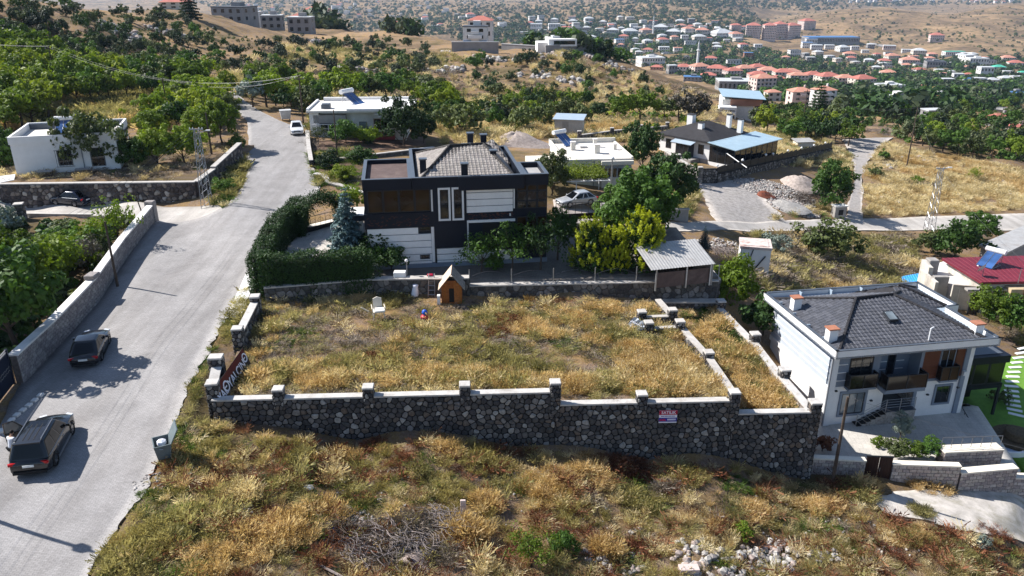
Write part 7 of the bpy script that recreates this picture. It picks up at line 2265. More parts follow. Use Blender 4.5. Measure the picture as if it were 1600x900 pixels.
lotzf=lambda x,y: lot_z(x,y)+fbm(np.atleast_1d(np.asarray(x,float))*.45,np.atleast_1d(np.asarray(y,float))*.45,4,3)[0 if np.isscalar(x) else slice(None)]*.22
def lz(x,y):
    r=lot_z(x,y)+fbm(np.atleast_1d(np.asarray(x,float))*.45,np.atleast_1d(np.asarray(y,float))*.45,4,3)*.22
    return float(r[0]) if np.isscalar(x) else r
LOT=[(-16.3,39.9),(12.4,41.1),(11.0,56.0),(-19.0,55.3)]
def W(px,py,z=.6):
    p=at(px,py,z);return (p.x,p.y)
bare=[[W(585,452),W(770,452),W(770,478),W(700,500),W(560,505),W(560,470)],[W(430,545),W(470,500),W(600,490),W(640,520),W(560,570),W(450,575)],[W(850,520),W(960,560),W(930,590),W(840,560)],[W(470,520),W(560,500),W(600,530),W(540,560),W(470,560)],[W(690,450),W(760,455),W(740,480),W(640,470)],[W(800,545),W(860,540),W(880,580),W(810,590)]]
# general cover of the lot: mostly olive and straw, dry gold towards the front and the right
field(LOT,3.0,lz,3,['gold','straw','olive','gold','olive','straw','olive','green'],avoid=bare,low=.45,smin=.6,smax=1.15)
field(LOT,3.2,lz,4,['straw','dead','olive','dead','green'],low=.97)
front_band=[W(380,612),W(400,585),W(620,575),W(860,585),W(1100,575),W(1145,615),W(860,605)]
field(front_band,6.5,lz,8,['gold','olive','straw','gold','olive','rust'],low=.15,smin=.65,smax=1.2)
rgt=[W(960,540),W(1050,530),W(1140,615),W(980,610)]
field(rgt,8,lz,9,['gold','straw','gold','olive'],low=.1,smin=.8,smax=1.3)
for k,(px,py,r,n,key,s0,s1) in enumerate([
 (825,510,1.6,40,'gold',.9,1.6),(800,500,1.2,26,'rust',.8,1.3),(780,520,1.2,26,'rust',.7,1.2),(560,470,1.3,30,'gold',.8,1.4),(575,465,.8,14,'rust',.8,1.2),(520,480,1.6,34,'straw',.8,1.2),
 (480,470,1.8,40,'green',.7,1.3),(620,465,1.6,40,'olive',1.0,1.7),(600,480,1.1,22,'yellow',.8,1.3),(700,470,1.5,50,'green',.5,.9),(660,472,1.2,30,'green',.5,.9),
 (450,540,1.6,34,'green',.5,.9),(475,525,1.2,26,'green',.5,.8),(595,560,.8,16,'rust',.7,1.1),(680,585,.9,20,'gold',.9,1.5),(650,590,.9,20,'gold',.9,1.5),(740,590,1.4,30,'straw',.9,1.4),
 (770,560,2.0,44,'olive',.9,1.5),(720,545,2.,40,'olive',.8,1.4),(760,490,1.6,34,'olive',.8,1.3),(900,495,1.5,36,'gold',.8,1.4),(950,480,1.8,44,'gold',.8,1.4),(1010,478,1.2,30,'gold',.9,1.6),
 (930,530,1.,26,'gold',.9,1.4),(885,535,1.2,26,'green',.6,1.),(960,520,1.6,36,'olive',.8,1.3),(1010,575,.9,22,'straw',1.,1.5),(1060,560,1.6,44,'gold',1.,1.6),(900,600,1.4,36,'gold',1.,1.5),
 (1020,600,1.6,44,'gold',1.,1.5),(510,600,1.5,36,'gold',.9,1.4),(450,590,1.4,30,'olive',.9,1.4),(420,600,1.3,30,'rust',.7,1.2),(600,600,1.3,30,'gold',.9,1.3),(840,575,1.8,40,'olive',.8,1.2),
 (870,470,1.2,22,'rust',.6,1.),(1000,540,1.4,34,'gold',.9,1.4),(540,575,1.5,30,'olive',.8,1.3),(860,520,1.,24,'gold',1.,1.6)]):
    x,y=W(px,py); blob(x,y,r,int(n*.85),key,lz,500+k,s0*.8,s1*.88)
PL=[(13.0,41.3),(17.3,41.5),(15.5,56.2),(11.8,55.9)]
szf=lambda x,y: strip_z(x,y)+0*np.asarray(x)
field(PL,8,szf,12,['gold','olive','gold','green','gold','straw'],low=.15,smin=.8,smax=1.4)
blob(15.2,42.6,1.3,30,'gold',szf,77,1,1.6)
# foreground bank below the wall
FGp=gp([(150,897),(215,790),(268,700),(310,655),(450,685),(800,705),(1000,735),(1250,757),(1390,760),(1360,800),(1500,838),(1640,870)])+[(31,27),(20,24),(0,22),(-14,24)]
field(FGp,1.6,H,21,['gold','dead','straw','gold','yellow','straw','olive','green','straw'],low=.45,smin=.45,smax=.95,cell=.38)
field(FGp,2.2,H,22,['dead','straw','rust','olive','green','straw'],low=.8,cell=.5)
for k,(px,py,r,n,key,s0,s1) in enumerate([
 (300,690,2.2,70,'green',.6,1.1),(280,720,1.3,40,'yellow',.5,.9),(330,700,1.8,40,'yellow',.6,1.),(250,770,1.2,40,'green',.6,1.),(230,850,2.2,60,'yellow',.8,1.5),(200,880,1.6,50,'olive',.9,1.6),
 (280,830,2.2,60,'olive',1.,1.8),(330,880,1.6,40,'gold',.9,1.6),(400,850,2.,50,'gold',1.1,1.9),(450,830,1.6,46,'gold',1.2,2.),(350,820,1.2,34,'straw',1.1,1.6),(380,775,1.,34,'straw',1.2,1.9),
 (385,840,1.3,40,'rust',.7,1.2),(500,800,1.4,40,'gold',1.,1.7),(440,765,1.2,30,'olive',.8,1.4),(540,710,1.,30,'gold',.9,1.4),(580,700,.9,26,'rust',.8,1.4),(460,700,1.4,34,'yellow',.8,1.3),
 (700,700,1.3,34,'gold',.8,1.4),(760,720,2.,50,'yellow',.8,1.4),(640,740,1.8,44,'green',.5,.9),(560,790,1.6,44,'green',.6,1.),(700,770,2.,50,'yellow',.7,1.2),(860,760,2.4,70,'gold',.9,1.5),
 (930,740,1.8,50,'gold',.9,1.6),(990,735,1.5,50,'rust',1.,1.7),(960,730,1.2,34,'rust',.9,1.5),(900,800,2.,50,'yellow',.7,1.2),(1000,790,2.,46,'olive',.7,1.2),(1040,770,1.2,34,'dead',.9,1.5),
 (1080,745,1.3,36,'yellow',.8,1.3),(1150,755,1.2,40,'green',.6,1.),(1220,770,2.,50,'straw',.8,1.4),(1180,805,1.1,44,'gold',1.,1.7),(1090,830,1.5,40,'straw',.7,1.2),(1280,790,1.6,60,'gold',1.,1.7),
 (1330,770,1.4,50,'olive',1.,1.8),(1350,760,1.,30,'gold',1.2,1.8),(1450,755,1.8,60,'gold',.9,1.6),(1500,745,1.,30,'olive',.8,1.3),(1420,840,2.,70,'gold',.7,1.1),(1330,850,2.4,70,'green',.5,.9),
 (1500,870,2.,60,'olive',.7,1.2),(1560,840,1.5,40,'rust',.6,1.),(730,830,1.4,50,'gold',1.2,2.),(760,790,1.,36,'gold',1.1,1.8),(1000,860,1.2,40,'rust',.8,1.3),(950,860,.9,30,'gold',1.2,2.),
 (640,820,1.2,50,'dead',1.,1.6),(600,850,2.,80,'dead',.9,1.5),(700,870,1.2,40,'dead',.8,1.4),(540,840,1.3,50,'rust',.6,1.1),(410,805,1.1,36,'rust',.5,.9),(1250,850,1.2,26,'dead',.5,.9),(1440,800,.8,26,'olive',.7,1.2)]):
    p=G(px,py); blob(p.x,p.y,r*.85,int(n*.8),key,H,700+k,s0*.7,s1*.78)
field(gp([(318,655),(262,715),(222,790),(250,800),(330,770),(430,790),(640,770),(640,745),(430,720),(380,690)]),3.4,H,57,['green','olive','green','yellow'],low=.6,smin=.5,smax=.9)
# left verge of the lot between street and wall
VG=gp([(300,650),(270,700),(300,598),(352,505),(378,455),(398,470),(366,540),(330,560),(312,600)])
field(VG,9,H,31,['green','olive','green','straw'],low=.5,smin=.5,smax=.9)
# growth beneath the rubble wall by the upper street
VW=gp([(330,325),(335,300),(378,240),(387,262),(375,300),(352,325)])
field(VW,3.2,H,33,['green','olive','green','straw','green'],low=.2,smin=.7,smax=1.4)
# fields on the right
F1=gp([(1125,440),(1150,395),(1180,366),(1420,366),(1440,420),(1400,470),(1215,462)])
field(F1,3.6,H,41,['gold','straw','dead','olive','straw'],low=.35,smin=.9,smax=1.7,cell=.18)
F2=gp([(1352,338),(1354,300),(1352,262),(1380,225),(1450,240),(1600,270),(1640,330)])
field(F2,2.2,H,42,['straw','gold','straw','straw','dead'],low=.45,smin=.9,smax=1.9,cell=.12)
F3=gp([(1200,345),(1255,335),(1310,340),(1310,318),(1260,322)])
field(F3,3,H,43,['olive','straw','green'],low=.3,smin=.9,smax=1.5)
# orchard floor and the hill (coarser)
F4=gp([(-30,200),(-30,120),(150,120),(330,125),(370,180),(250,210),(100,185)])
field(F4,.55,H,44,['straw','gold','olive','green'],low=.2,smin=1.6,smax=3.,cell=.06)
HILL=[(px,py) for px,py in [(340,115),(450,70),(600,70),(720,88),(930,95),(1080,140),(1150,165),(1100,190),(900,180),(700,170),(480,170),(380,150)]]
F5=gp(HILL)
field(F5,.11,H,45,['straw','dead','straw','olive','dead'],low=.3,smin=1.6,smax=3.4,cell=.03)
F6=gp([(700,200),(900,185),(1100,205),(1240,200),(1300,230),(1240,215),(1000,205),(860,215),(720,235)])
field(F6,.8,H,46,['gold','straw','olive'],low=.2,smin=1.2,smax=2.2,cell=.06)
field(gp([(1440,430),(1480,470),(1530,500),(1600,545),(1660,560),(1660,470),(1560,455)]),2.5,H,51,['green','olive','dead','straw'],low=.3,smin=.8,smax=1.5)
field(gp([(955,345),(960,300),(1010,262),(1060,262),(1095,300),(1075,345)]),2.2,H,52,['green','olive','straw','dead'],low=.4,smin=.8,smax=1.5)
field([(-64,81.2),(-36,81.2),(-33,88),(-33,97),(-64,97)],1.6,lambda x,y:3.25+(np.asarray(y)-80)*.015+0*np.asarray(x),53,['green','dead','straw','green'],low=.6,smin=.7,smax=1.3)
field(gp([(478,200),(500,208),(680,205),(700,232),(690,172),(480,172)]),1.2,H,54,['green','olive','straw'],low=.3,smin=.9,smax=1.8)
field(gp([(1010,212),(1140,200),(1330,240),(1320,310),(1290,262),(1200,262),(1180,235)]),1.6,H,55,['green','straw','olive'],low=.3,smin=.9,smax=1.8)
field(gp([(870,215),(1000,205),(1010,240),(990,250),(985,222),(880,222)]),1.6,H,56,['olive','straw'],low=.3,smin=.9,smax=1.8)
# around the black house garden walls
for poly,mx in ((gp([(490,290),(560,300),(570,240),(480,228)]),['dead','green','olive']),(gp([(1040,345),(1060,300),(1080,345)]),['green','olive'])):
    field(poly,3,H,47,mx,low=.3,smin=.8,smax=1.5)

NAMES={'gold':('golden_grass','golden dry grass tufts'),'straw':('straw_grass','pale straw grass'),'olive':('olive_weeds','olive half-dry weeds'),'green':('green_weeds','low green weeds'),
 'yellow':('yellow_green_weeds','yellow green weeds'),'rust':('rusty_weeds','rusty red dead weeds'),'dead':('dead_weeds','grey brown dead weeds')}
for (st,key),pts in BUCKET.items():
    scatter(NAMES[key][0],None,pts,(TUFT if st=='tuft' else LOW)[key])
# ------------------------------------------------------------------ special plants
def leafy(name,P,N,size,seed,mat,parent=None,aspect=.62):
    rs=np.random.RandomState(seed);V,F=leaf_cards(np.asarray(P),np.asarray(N),size,rs,aspect)
    me=np_mesh(name,V,F);me.materials.append(LF[mat]);return link(name,me,parent)
# conifer with tiers of drooping branches
def spruce_geo(seed,tiers=16,r0=.30,leaf=.022,upw=-.18,per=230,nar=1.0):
    rs=np.random.RandomState(seed);P=[];N=[]
    for k in range(tiers):
        t=k/(tiers-1);z=.06+.92*t;r=r0*(1-t)**.85+.012
        nb=max(4,int(14*(1-t)+4))
        for b in range(nb):
            a=2*pi*(b+rs.uniform(-.3,.3))/nb+k*.7;L=r*rs.uniform(.75,1.15)
            m=max(6,int(per*L/r0/4))
            s=rs.uniform(.15,1,m)
            w=.035*(1.1-s)
            x=cos(a)*L*s+rs.normal(0,1,m)*w;y=sin(a)*L*s+rs.normal(0,1,m)*w;zz=z+upw*L*s+rs.normal(0,.006,m)
            P.append(np.column_stack([x,y,zz]));N.append(np.column_stack([np.full(m,cos(a)*.3),np.full(m,sin(a)*.3),np.full(m,1.)]))
    return np.vstack(P),np.vstack(N)
def conifer(pos,h,label,mat,seed=1,r0=.30,w=1.0,**k):
    t=thing('spruce_tree' if mat=='blue' else 'conifer_tree',label,'tree',tuple(pos),0,None,(h*w,h*w,h))
    P,N=spruce_geo(seed,r0=r0,**k);leafy('crown',P,N,.026,seed,mat,t,.35)
    m=MB();m.tube((0,0,-.03),(0,0,.95),.018,.004,7);m.build('trunk',MAT_BARK,t);return t
p=at(545,418,YARDZ);conifer(Vector((p.x,p.y+.6,YARDZ)),6.4,'blue spruce in the corner of the garden left of the black and white house','blue',3,r0=.33,per=520)
p=at(1100,385,.5);conifer(Vector((p.x,p.y,.2)),2.2,'small young blue spruce at the edge of the side street','blue',4,r0=.36)
p=G(1275,196);conifer(p,12.,'large dark cedar standing before the red-roofed flats','dark',6,r0=.36,upw=.02)
p=G(298,30);conifer(p,15.,'tall dark conifer beside the red-roofed house on the far left crest','dark',7,r0=.24)
p=at(575,222,2.9);conifer(Vector((p.x,p.y,2.6)),2.8,'small dark conifer in the terrace garden','dark',8,r0=.3)
# golden thuja: upright plumes
def plume_geo(seed,n=150,per=46,rx=.42):
    rs=np.random.RandomState(seed);P=[];N=[]
    for k in range(n):
        a=rs.uniform(0,6.28);t=rs.beta(1.3,1.2);z=.08+.78*t
        r=rx*(1-(t*.95)**2.2)*rs.uniform(.75,1.0)+.01
        d=np.array([cos(a)*.55,sin(a)*.55,.8]);d/=np.linalg.norm(d);L=rs.uniform(.10,.2)
        s=rs.rand(per)
        base=np.array([cos(a)*r*.85,sin(a)*r*.85,z])
        p=base+np.outer(s*L,d)+rs.normal(0,.016,(per,3))*(1.3-s)[:,None]
        P.append(p);N.append(np.tile([cos(a),sin(a),.5],(per,1)))
    return np.vstack(P),np.vstack(N)
def thuja(pos,h,w,label,mat,seed):
    t=thing('thuja',label,'tree',tuple(pos),0,None,(h*w,h*w,h))
    P,N=plume_geo(seed);leafy('crown',P,N,.021,seed,mat,t,.45)
    # darker inner growth
    rs=np.random.RandomState(seed+5);n=1500;a=rs.uniform(0,6.28,n);z=rs.uniform(.04,.85,n);r=.36*(1-(z*.95)**2.2)*np.sqrt(rs.rand(n))
    Pp=np.column_stack([np.cos(a)*r,np.sin(a)*r,z]);leafy('inner_foliage',Pp,np.column_stack([np.cos(a),np.sin(a),z*0]),.035,seed,'hedge',t)
    m=MB();m.tube((0,0,-.02),(0,0,.8),.02,.008,7);m.build('trunk',MAT_BARK,t);return t
for px,py,h,w,lb,sd in ((925,432,4.6,1.0,'golden thuja bush, left one of three behind the back wall',21),(962,432,3.9,.95,'lower golden thuja bush in the middle of three behind the back wall',22),(1003,430,5.2,1.02,'tallest golden thuja bush next to the corrugated shelter',23)):
    p=at(px,py,YARDZ);thuja(Vector((p.x,p.y+1.6,YARDZ-.1)),h,w,lb,'gold',sd)
# hedge and arch
def hedge_run(pts,wd,ht,dens,leaf,rs,top=.0):
    P=[];N=[]
    for (a,b) in zip(pts[:-1],pts[1:]):
        a=Vector(a);b=Vector(b);d=(b-a);L=d.length;dn=d/L;nn=Vector((dn.y,-dn.x,0)).normalized() if abs(dn.z)<.99 else Vector((1,0,0))
        n=int(L*(2*ht+wd)*dens)
        s=rs.rand(n);u=rs.rand(n)*(2*ht+wd)
        for k in range(n):
            c=a.lerp(b,float(s[k]));bul=.16*math.sin(s[k]*L*2.1+a.x)+.1*math.sin(s[k]*L*5.3)
            uu=u[k]
            if uu<ht: q=c+nn*(wd/2+bul*.4)+Vector((0,0,uu));nv=nn
            elif uu<ht+wd: q=c+nn*(wd/2-(uu-ht))+Vector((0,0,ht+bul*.9));nv=Vector((0,0,1))
            else: q=c-nn*(wd/2+bul*.4)+Vector((0,0,uu-ht-wd));nv=-nn
            j=rs.normal(0,.09,3);P.append((q.x+j[0],q.y+j[1],q.z+j[2]));N.append((nv.x,nv.y,nv.z+.3))
    return P,N
rs=np.random.RandomState(9)
hg=thing('hedge','tall dark clipped hedge with an arch over the driveway gate beside the street','hedge')
hs=[at(409,470,1.0),at(438,388,1.5),at(463,354,1.8)]
A1=Vector((hs[0].x-.2,hs[0].y+.5,.9));A2=Vector((hs[1].x,hs[1].y,1.2));A3=Vector((hs[2].x+.6,hs[2].y,1.6));
Bq=at(592,452,1.0);A0=Vector((Bq.x-.3,Bq.y-.5,.9))
P1,N1=hedge_run([A1,A2],1.25,3.2,300,.06,rs);P2,N2=hedge_run([A2,A3],1.2,3.0,300,.06,rs)
leafy('street_side',P1+P2,N1+N2,.075,31,'hedge',hg)
A1b=Vector((A1.x+.2,A1.y-.1,.9))
P3,N3=hedge_run([A1b,A0],1.4,3.4,300,.06,rs);leafy('lot_side',P3,N3,.075,32,'hedge',hg)
# dense dark cores so that the hedge is solid
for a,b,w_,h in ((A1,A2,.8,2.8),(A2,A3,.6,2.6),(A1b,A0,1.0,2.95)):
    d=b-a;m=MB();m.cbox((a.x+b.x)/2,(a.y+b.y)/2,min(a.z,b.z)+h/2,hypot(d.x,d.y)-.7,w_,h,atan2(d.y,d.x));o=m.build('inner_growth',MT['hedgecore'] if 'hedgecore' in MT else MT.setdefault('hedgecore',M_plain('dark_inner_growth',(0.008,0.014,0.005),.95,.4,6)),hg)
P=[];N=[]
for (q0,wd_,ht_) in ((A1,1.25,3.2),(A1b,1.4,3.3),(A0,1.4,3.3)):
    for _ in range(900):
        a=rs.uniform(0,6.28);P.append((q0.x+cos(a)*wd_/2*rs.uniform(.8,1.1),q0.y+sin(a)*wd_/2*rs.uniform(.8,1.1),q0.z+rs.uniform(0,ht_)));N.append((cos(a),sin(a),.3))
leafy('rounded_end',P,N,.075,36,'hedge',hg)
# arch over the drive
g0=at(459,400,1.9);g1=at(533,360,1.9)
g0=Vector((A3.x+.2,A3.y-2.8,1.75));g1=at(538,350,1.8)
P=[];N=[];n=9500
mid=g0.lerp(g1,.5);hd_=(g1-g0)/2
for k in range(n):
    t=rs.uniform(-.02,1.02)*pi;rr=1+rs.normal(0,.11)
    yy=rs.normal(0,.45)
    c=mid-hd_*cos(t)*rr+Vector((0,0,max(0,sin(t))*rr*2.9+.2))+Vector((-hd_.y,hd_.x,0)).normalized()*yy
    P.append(tuple(c));v=(c-mid);N.append((v.x,v.y,v.z*1.2))
leafy('arch',P,N,.085,33,'hedge',hg)
P=[];N=[]
P4,N4=hedge_run([A3,g0],1.0,2.7,260,.06,rs);leafy('street_side',P4,N4,.075,35,'hedge',hg)
gg=thing('gate','low black wrought-iron sliding gate under the hedge arch','gate',tuple(g0),atan2(g1.y-g0.y,g1.x-g0.x))
gl=hypot(g1.x-g0.x,g1.y-g0.y)
bx(gg,'panel',MT['black'],.3,gl-.3,-.03,.03,.05,.55);bx(gg,'rail',MT['frame'],.3,gl-.3,-.03,.03,1.5,1.54)
for k in range(9): m=MB();x=.4+k*(gl-.8)/8;m.tube((x,0,.55),(x,0,1.5+.1*(k%2)),.015,n=4);m.build('bar',MT['frame'],gg)
for k in range(5):
    m=MB();c=.9+k*(gl-1.8)/4;m.path([Vector((c+.28*cos(i*.7),0,1.03+.28*sin(i*.7)*(1-i*.05))) for i in range(9)],.014,4);m.build('scroll',MT['frame'],gg)
p=g1;pillar(bw,g1.x+.2,g1.y,.7,YARDZ+2.1,YARDZ-.3,BACKW,.3,.1,.35,seed=201)
bpy.data.objects[gg.name]

# ------------------------------------------------------------------ single trees near the camera
T=[ # px,py,h,kind,leaf,label,w
 ('p',(-32.2,46.5),8.2,'round','mid','large dark-leaved tree overhanging the block wall at the left edge',.95,.4),
 ('p',(-37.5,50),7.0,'round','mid','second dense tree at the left edge behind the overhanging one',1.0,.4),
 ('p',(-39.5,57),6.0,'round','bright','bright green rounded tree at the left edge below the lane wall',1.05,.5),
 ('p',(-36,58.5),4.0,'bush','bright','wide bright bush in the middle of the sunken left garden',1.1,.5),
 ('p',(-42,64),2.6,'airy','olive','loose olive-green tree under the lane edging wall at the left',1.1,.6),
 ('p',(-39.5,67),2.2,'bush','mid','mid-green shrub just below the lane edging wall',1.2,.8),
 ('p',(-47,70),3.4,'bush','silver','dull greyish shrub by the broken post at the left',1.0,.8),
 ('p',(-36,64),3.0,'bush','mid','mid-green bush halfway along the inside of the long block wall',1.2,.7),
 ('p',(-38,62),3.4,'full','bright','bright leafy bush between the sunken garden trees',1.1,.6),
]
for _,(x,y),h,kd,lf,lb,w_,zz in T:
    tree(0,0,h,kd,lf,lb,w=w_,pos=Vector((x,y,zz)),seed=int(abs(x*31+y*7)))
NEAR=[
 (186,385,4.6,'airy','bright','thin bright young tree rising beside the wall end at the street corner','tree',.75),
 (150,395,3.0,'bush','lime','yellow-green bush in the left garden near the block wall','shrub',1.0),
 (140,425,3.2,'airy','grey','half-dead grey-brown shrub against the block wall','shrub',1.1),
 (158,408,2.2,'bush','olive','olive shrub between the grey shrub and the young tree','shrub',1.2),
 (100,368,1.5,'bush','olive','olive shrub directly below the blue hatchback','shrub',1.5),
 (152,280,8.0,'wide','olive','big spreading walnut tree in front of the left white house','tree',.84),
 (6,270,4.8,'full','mid','rounded green tree at the left corner of the left white house','tree',.95),
 (2,258,4.6,'bush','mid','green bush at the left edge next to the shed roof','tree',.9),
 (212,275,4.6,'round','mid','green tree right of the walnut trunk','tree',.95),
 (250,270,5.6,'round','bright','bright green tree in the walled garden, nearest the mast','tree',.9),
 (290,262,5.0,'round','bright','bright green tree behind the lattice mast','tree',.95),
 (240,225,4.6,'round','bright','bright tree behind the right end of the left white house','tree',.95),
 (348,232,6.2,'round','bright','dense bright green round tree beside the upper street','tree',.85),
 (315,225,4.8,'round','bright','bright green tree left of the round one beside the upper street','tree',.95),
 (350,300,1.5,'bush','mid','green bush growing on the verge against the rubble wall','shrub',1.2),
 (360,285,1.1,'airy','olive','loose olive weed clump on the verge at the street bend','shrub',1.5),
 (372,232,1.8,'bush','mid','dark low shrub on the verge at the street bend','shrub',1.0),
 (632,228,6.6,'full','dark','dense dark round tree in the garden of the flat-roofed white house','tree',.92),
 (662,224,4.8,'full','dark','lower dark tree joined to the right of the dense round tree','tree',.8),
 (540,224,3.0,'bush','mid','fresh green bush before the red bench','shrub',1.1),
 (575,226,2.4,'bush','bright','bright green bush in the terrace garden','shrub',1.2),
 (498,226,2.4,'airy','olive','thin olive shrub behind the terrace wall by the street','shrub',1.1),
 (515,262,2.0,'bush','dark','dark shrub between the two terrace walls','shrub',1.4),
 (565,255,2.0,'bush','mid','green shrub below the upper terrace wall','shrub',1.5),
 (535,282,1.8,'bush','lime','yellow-green shrub on the lower terrace','shrub',1.4),
 (547,330,2.6,'bush','bright','bright leafy shrub behind the hedge arch','shrub',.9),
 (995,392,8.2,'full','mid','big spreading green tree beyond the golden thujas','tree',.98),
 (960,356,4.8,'full','mid','mid-green tree on the left flank of the big tree','tree',1.0),
 (1038,338,7.4,'full','dark','dense dark green round tree beside the side street','tree',.92),
 (1003,268,7.0,'full','dark','dark green tree touching the right side of the cream house','tree',.75),
 (862,305,5.2,'full','olive','ochre-green vine-covered tree at the left of the cream house','tree',.8),
 (1297,326,6.8,'full','mid','solitary dense green tree beside the gravel heap','tree',.92),
 (1150,445,0,'','','','',0),
 (1290,405,4.6,'bush','olive','large spreading olive-green bush in the dry field','shrub',1.15),
 (1262,398,3.4,'airy','grey','grey-green half-dry bush at the left of the large olive one','shrub',1.1),
 (1205,395,2.2,'bush','silver','low silvery-grey shrub at the left end of the dry field','shrub',1.2),
 (1490,405,4.8,'bush','mid','dark broad bush above the ruined annex','shrub',.95),
 (1530,378,4.2,'full','mid','dense green tree leaning over the flat concrete shed','tree',1.1),
 (1455,395,3.0,'bush','olive','olive bush at the foot of the right lattice mast','shrub',1.1),
 (1380,250,1.8,'small','mid','small round green bush on the pale slope, upper one','shrub',1.2),
 (1366,277,1.9,'small','olive','reddish olive bush on the pale slope, lower one','shrub',1.2),
 (1432,290,1.8,'small','bright','tiny bright bush in the middle of the golden slope','shrub',.8),
 (1522,282,2.2,'airy','lime','yellow-green sapling on the golden slope','shrub',.9),
]
for px,py,h,kd,lf,lb,ct,w_ in NEAR:
    if not kd: continue
    tree(px,py,h,kd,lf,lb,ct,name='shrub' if ct=='shrub' else 'tree',w=w_)
# plants on the yard level and in front of the black house
for px,py,h,kd,lf,lb,w_ in ((752,432,3.4,'airy','mid','loose fruit tree in front of the white boards of the black house',.95),
   (800,430,4.0,'airy','mid','dark fruit tree before the shuttered window of the black house',.95),
   (845,428,4.2,'airy','dark','dark fruit tree before the glazed corner of the black house',.9),
   (872,412,4.6,'round','mid','bright-topped tree right of the black house corner',.72),
   (610,428,2.4,'bush','dark','dark shrub with pale flowers beneath the white boards',1.1),
   (580,425,3.0,'bush','hedge','dark shrub between the blue spruce and the back wall',1.0),
   (770,425,1.2,'small','mid','low shrub under the fruit trees',1.6)):
    p=at(px,py,YARDZ); tree(px,py,h,kd,lf,lb,w=w_,pos=Vector((p.x,p.y+.9,YARDZ-.05)))
p=at(1148,474,-1.4);tree(0,0,4.0,'bush','bright','broad-leaved fig bush at the end of the back wall',w=.8,pos=Vector((p.x,p.y+.8,-1.7)),seed=5)
tree(0,0,3.2,'bush','dark','dark bush in the shade below the fig',w=1.1,pos=Vector((p.x+1.4,p.y-3.5,-2.4)),seed=8)
if 0: tree(0,0,2.6,'bush','mid','green bush in the shaded gap between the stone wall and the white house',w=1.2,pos=Vector((p.x+3.6,p.y-8.0,-3.2)),seed=9)
# courtyard plants
for px,py,z,h,kd,lf,lb,w_ in ((1405,688,CY,2.3,'tall','silver','slim grey-green cypress by the entrance stairs','0.8'),(1372,696,CY,.7,'small','bright','small clipped ball shrub in a white bed','1.3'),
   (1428,712,CY+.3,1.0,'bush','bright','trailing green shrub spilling over the courtyard wall','1.6'),(1398,712,CY+.3,1.2,'bush','olive','feathery shrub right beside the brown gate','1.2'),
   (1455,706,CY+.5,.9,'bush','mid','low clipped hedge shrub behind the courtyard wall','1.6'),(1285,705,CY,1.3,'small','red','dark red shrub in the corner of the courtyard','1.0'),
   (1545,500,-5.5,3.2,'bush','bright','flowering bush with pale blossoms behind the white house','1.1'),(1580,512,-5.8,3.0,'bush','mid','green bush at the right edge above the lawn','1.1'),(1560,630,LWZ,1.2,'small','olive','small round shrub beside the stepping stones','1.1')):
    p=at(px,py,z);tree(px,py,h,kd,lf,lb,'shrub',name='shrub',w=float(w_),pos=Vector((p.x,p.y,z-.05)))
# foreground bushes
for px,py,h,kd,lf,lb,w_ in ((830,885,2.1,'airy','bright','feathery bright green broom bush at the bottom edge',1.05),(880,862,1.2,'bush','mid','dark green shrub right of the broom bush',1.0),(1160,838,.8,'bush','bright','small fresh green shrub on the bare slope',1.25),
   (1290,735,.9,'airy','red','dry reddish shrub at the foot of the basalt wall end',1.2),(1535,855,.7,'small','silver','silvery thistle rosette near the concrete lane',1.4)):
    tree(px,py,h,kd,lf,lb,'shrub',name='shrub',w=w_)

# ------------------------------------------------------------------ orchard, slopes: many trees
def regions(spec):
    rs=random.Random(77);n_=0
    for poly,cnt,kinds,hr,name,cat,label,group,single in spec:
        pl=np.array(rand_in(poly,cnt*3,np.random.RandomState(cnt+int(poly[0][0])+500)))
        kept=[];out=0
        # keep apart: spacing grows towards the camera
        for x,y in pl:
            if out>=cnt: break
            md=(4+ (y)*.055)*(.8)
            if any(abs(x-a)<md*1.2 and abs(y-b)<md*.5 for a,b in kept): continue
            kept.append((x,y));out+=1
        ps=Gs(kept)
        xs_=sorted(a for a,b in kept);ys_=sorted(b for a,b in kept)
        for (x,y),p in zip(kept,ps):
            if p is None: continue
            if any(inpoly(np.array([p.x]),np.array([p.y]),s)[0] for s in SHEETS[:3]): continue
            kd,lf=rs.choice(kinds);h=rs.uniform(*hr)
            q=h/hr[1]
            sz='tall' if q>.88 else('low' if q<.66 else 'mid-sized')
            cl={'bright':'bright green','lime':'yellow-green','mid':'mid-green','olive':'olive','dark':'dark green','hillside':'dusty dark'}.get(lf,lf)
            hx_=('at the left' if x<xs_[len(xs_)//3] else ('at the right' if x>xs_[2*len(xs_)//3] else 'in the middle'))
            dy_='front' if y>ys_[len(ys_)//2] else 'back'
            lab='%s %s %s, %s %s of the %s'%(sz,cl,cat,dy_,hx_.replace('at the ','').replace('in the ',''),group)
            tree(x,y,h,kd,lf,lab,cat,name=name,w=rs.uniform(.8,1.08),group=group,pos=p,seed=int(x*13+y*7),single=single,sink=.1)
            n_+=1
    return n_
B=[('smalltree','bright'),('smalltree','bright'),('smalltree','lime'),('smalltree','mid'),('smalltree','olive')]
Dk=[('small','hillside'),('small','hillside'),('small','dark'),('small','mid'),('small','olive')]
Mx=[('smalltree','mid'),('small','olive'),('smalltree','bright'),('small','hillside'),('smalltree','dark')]
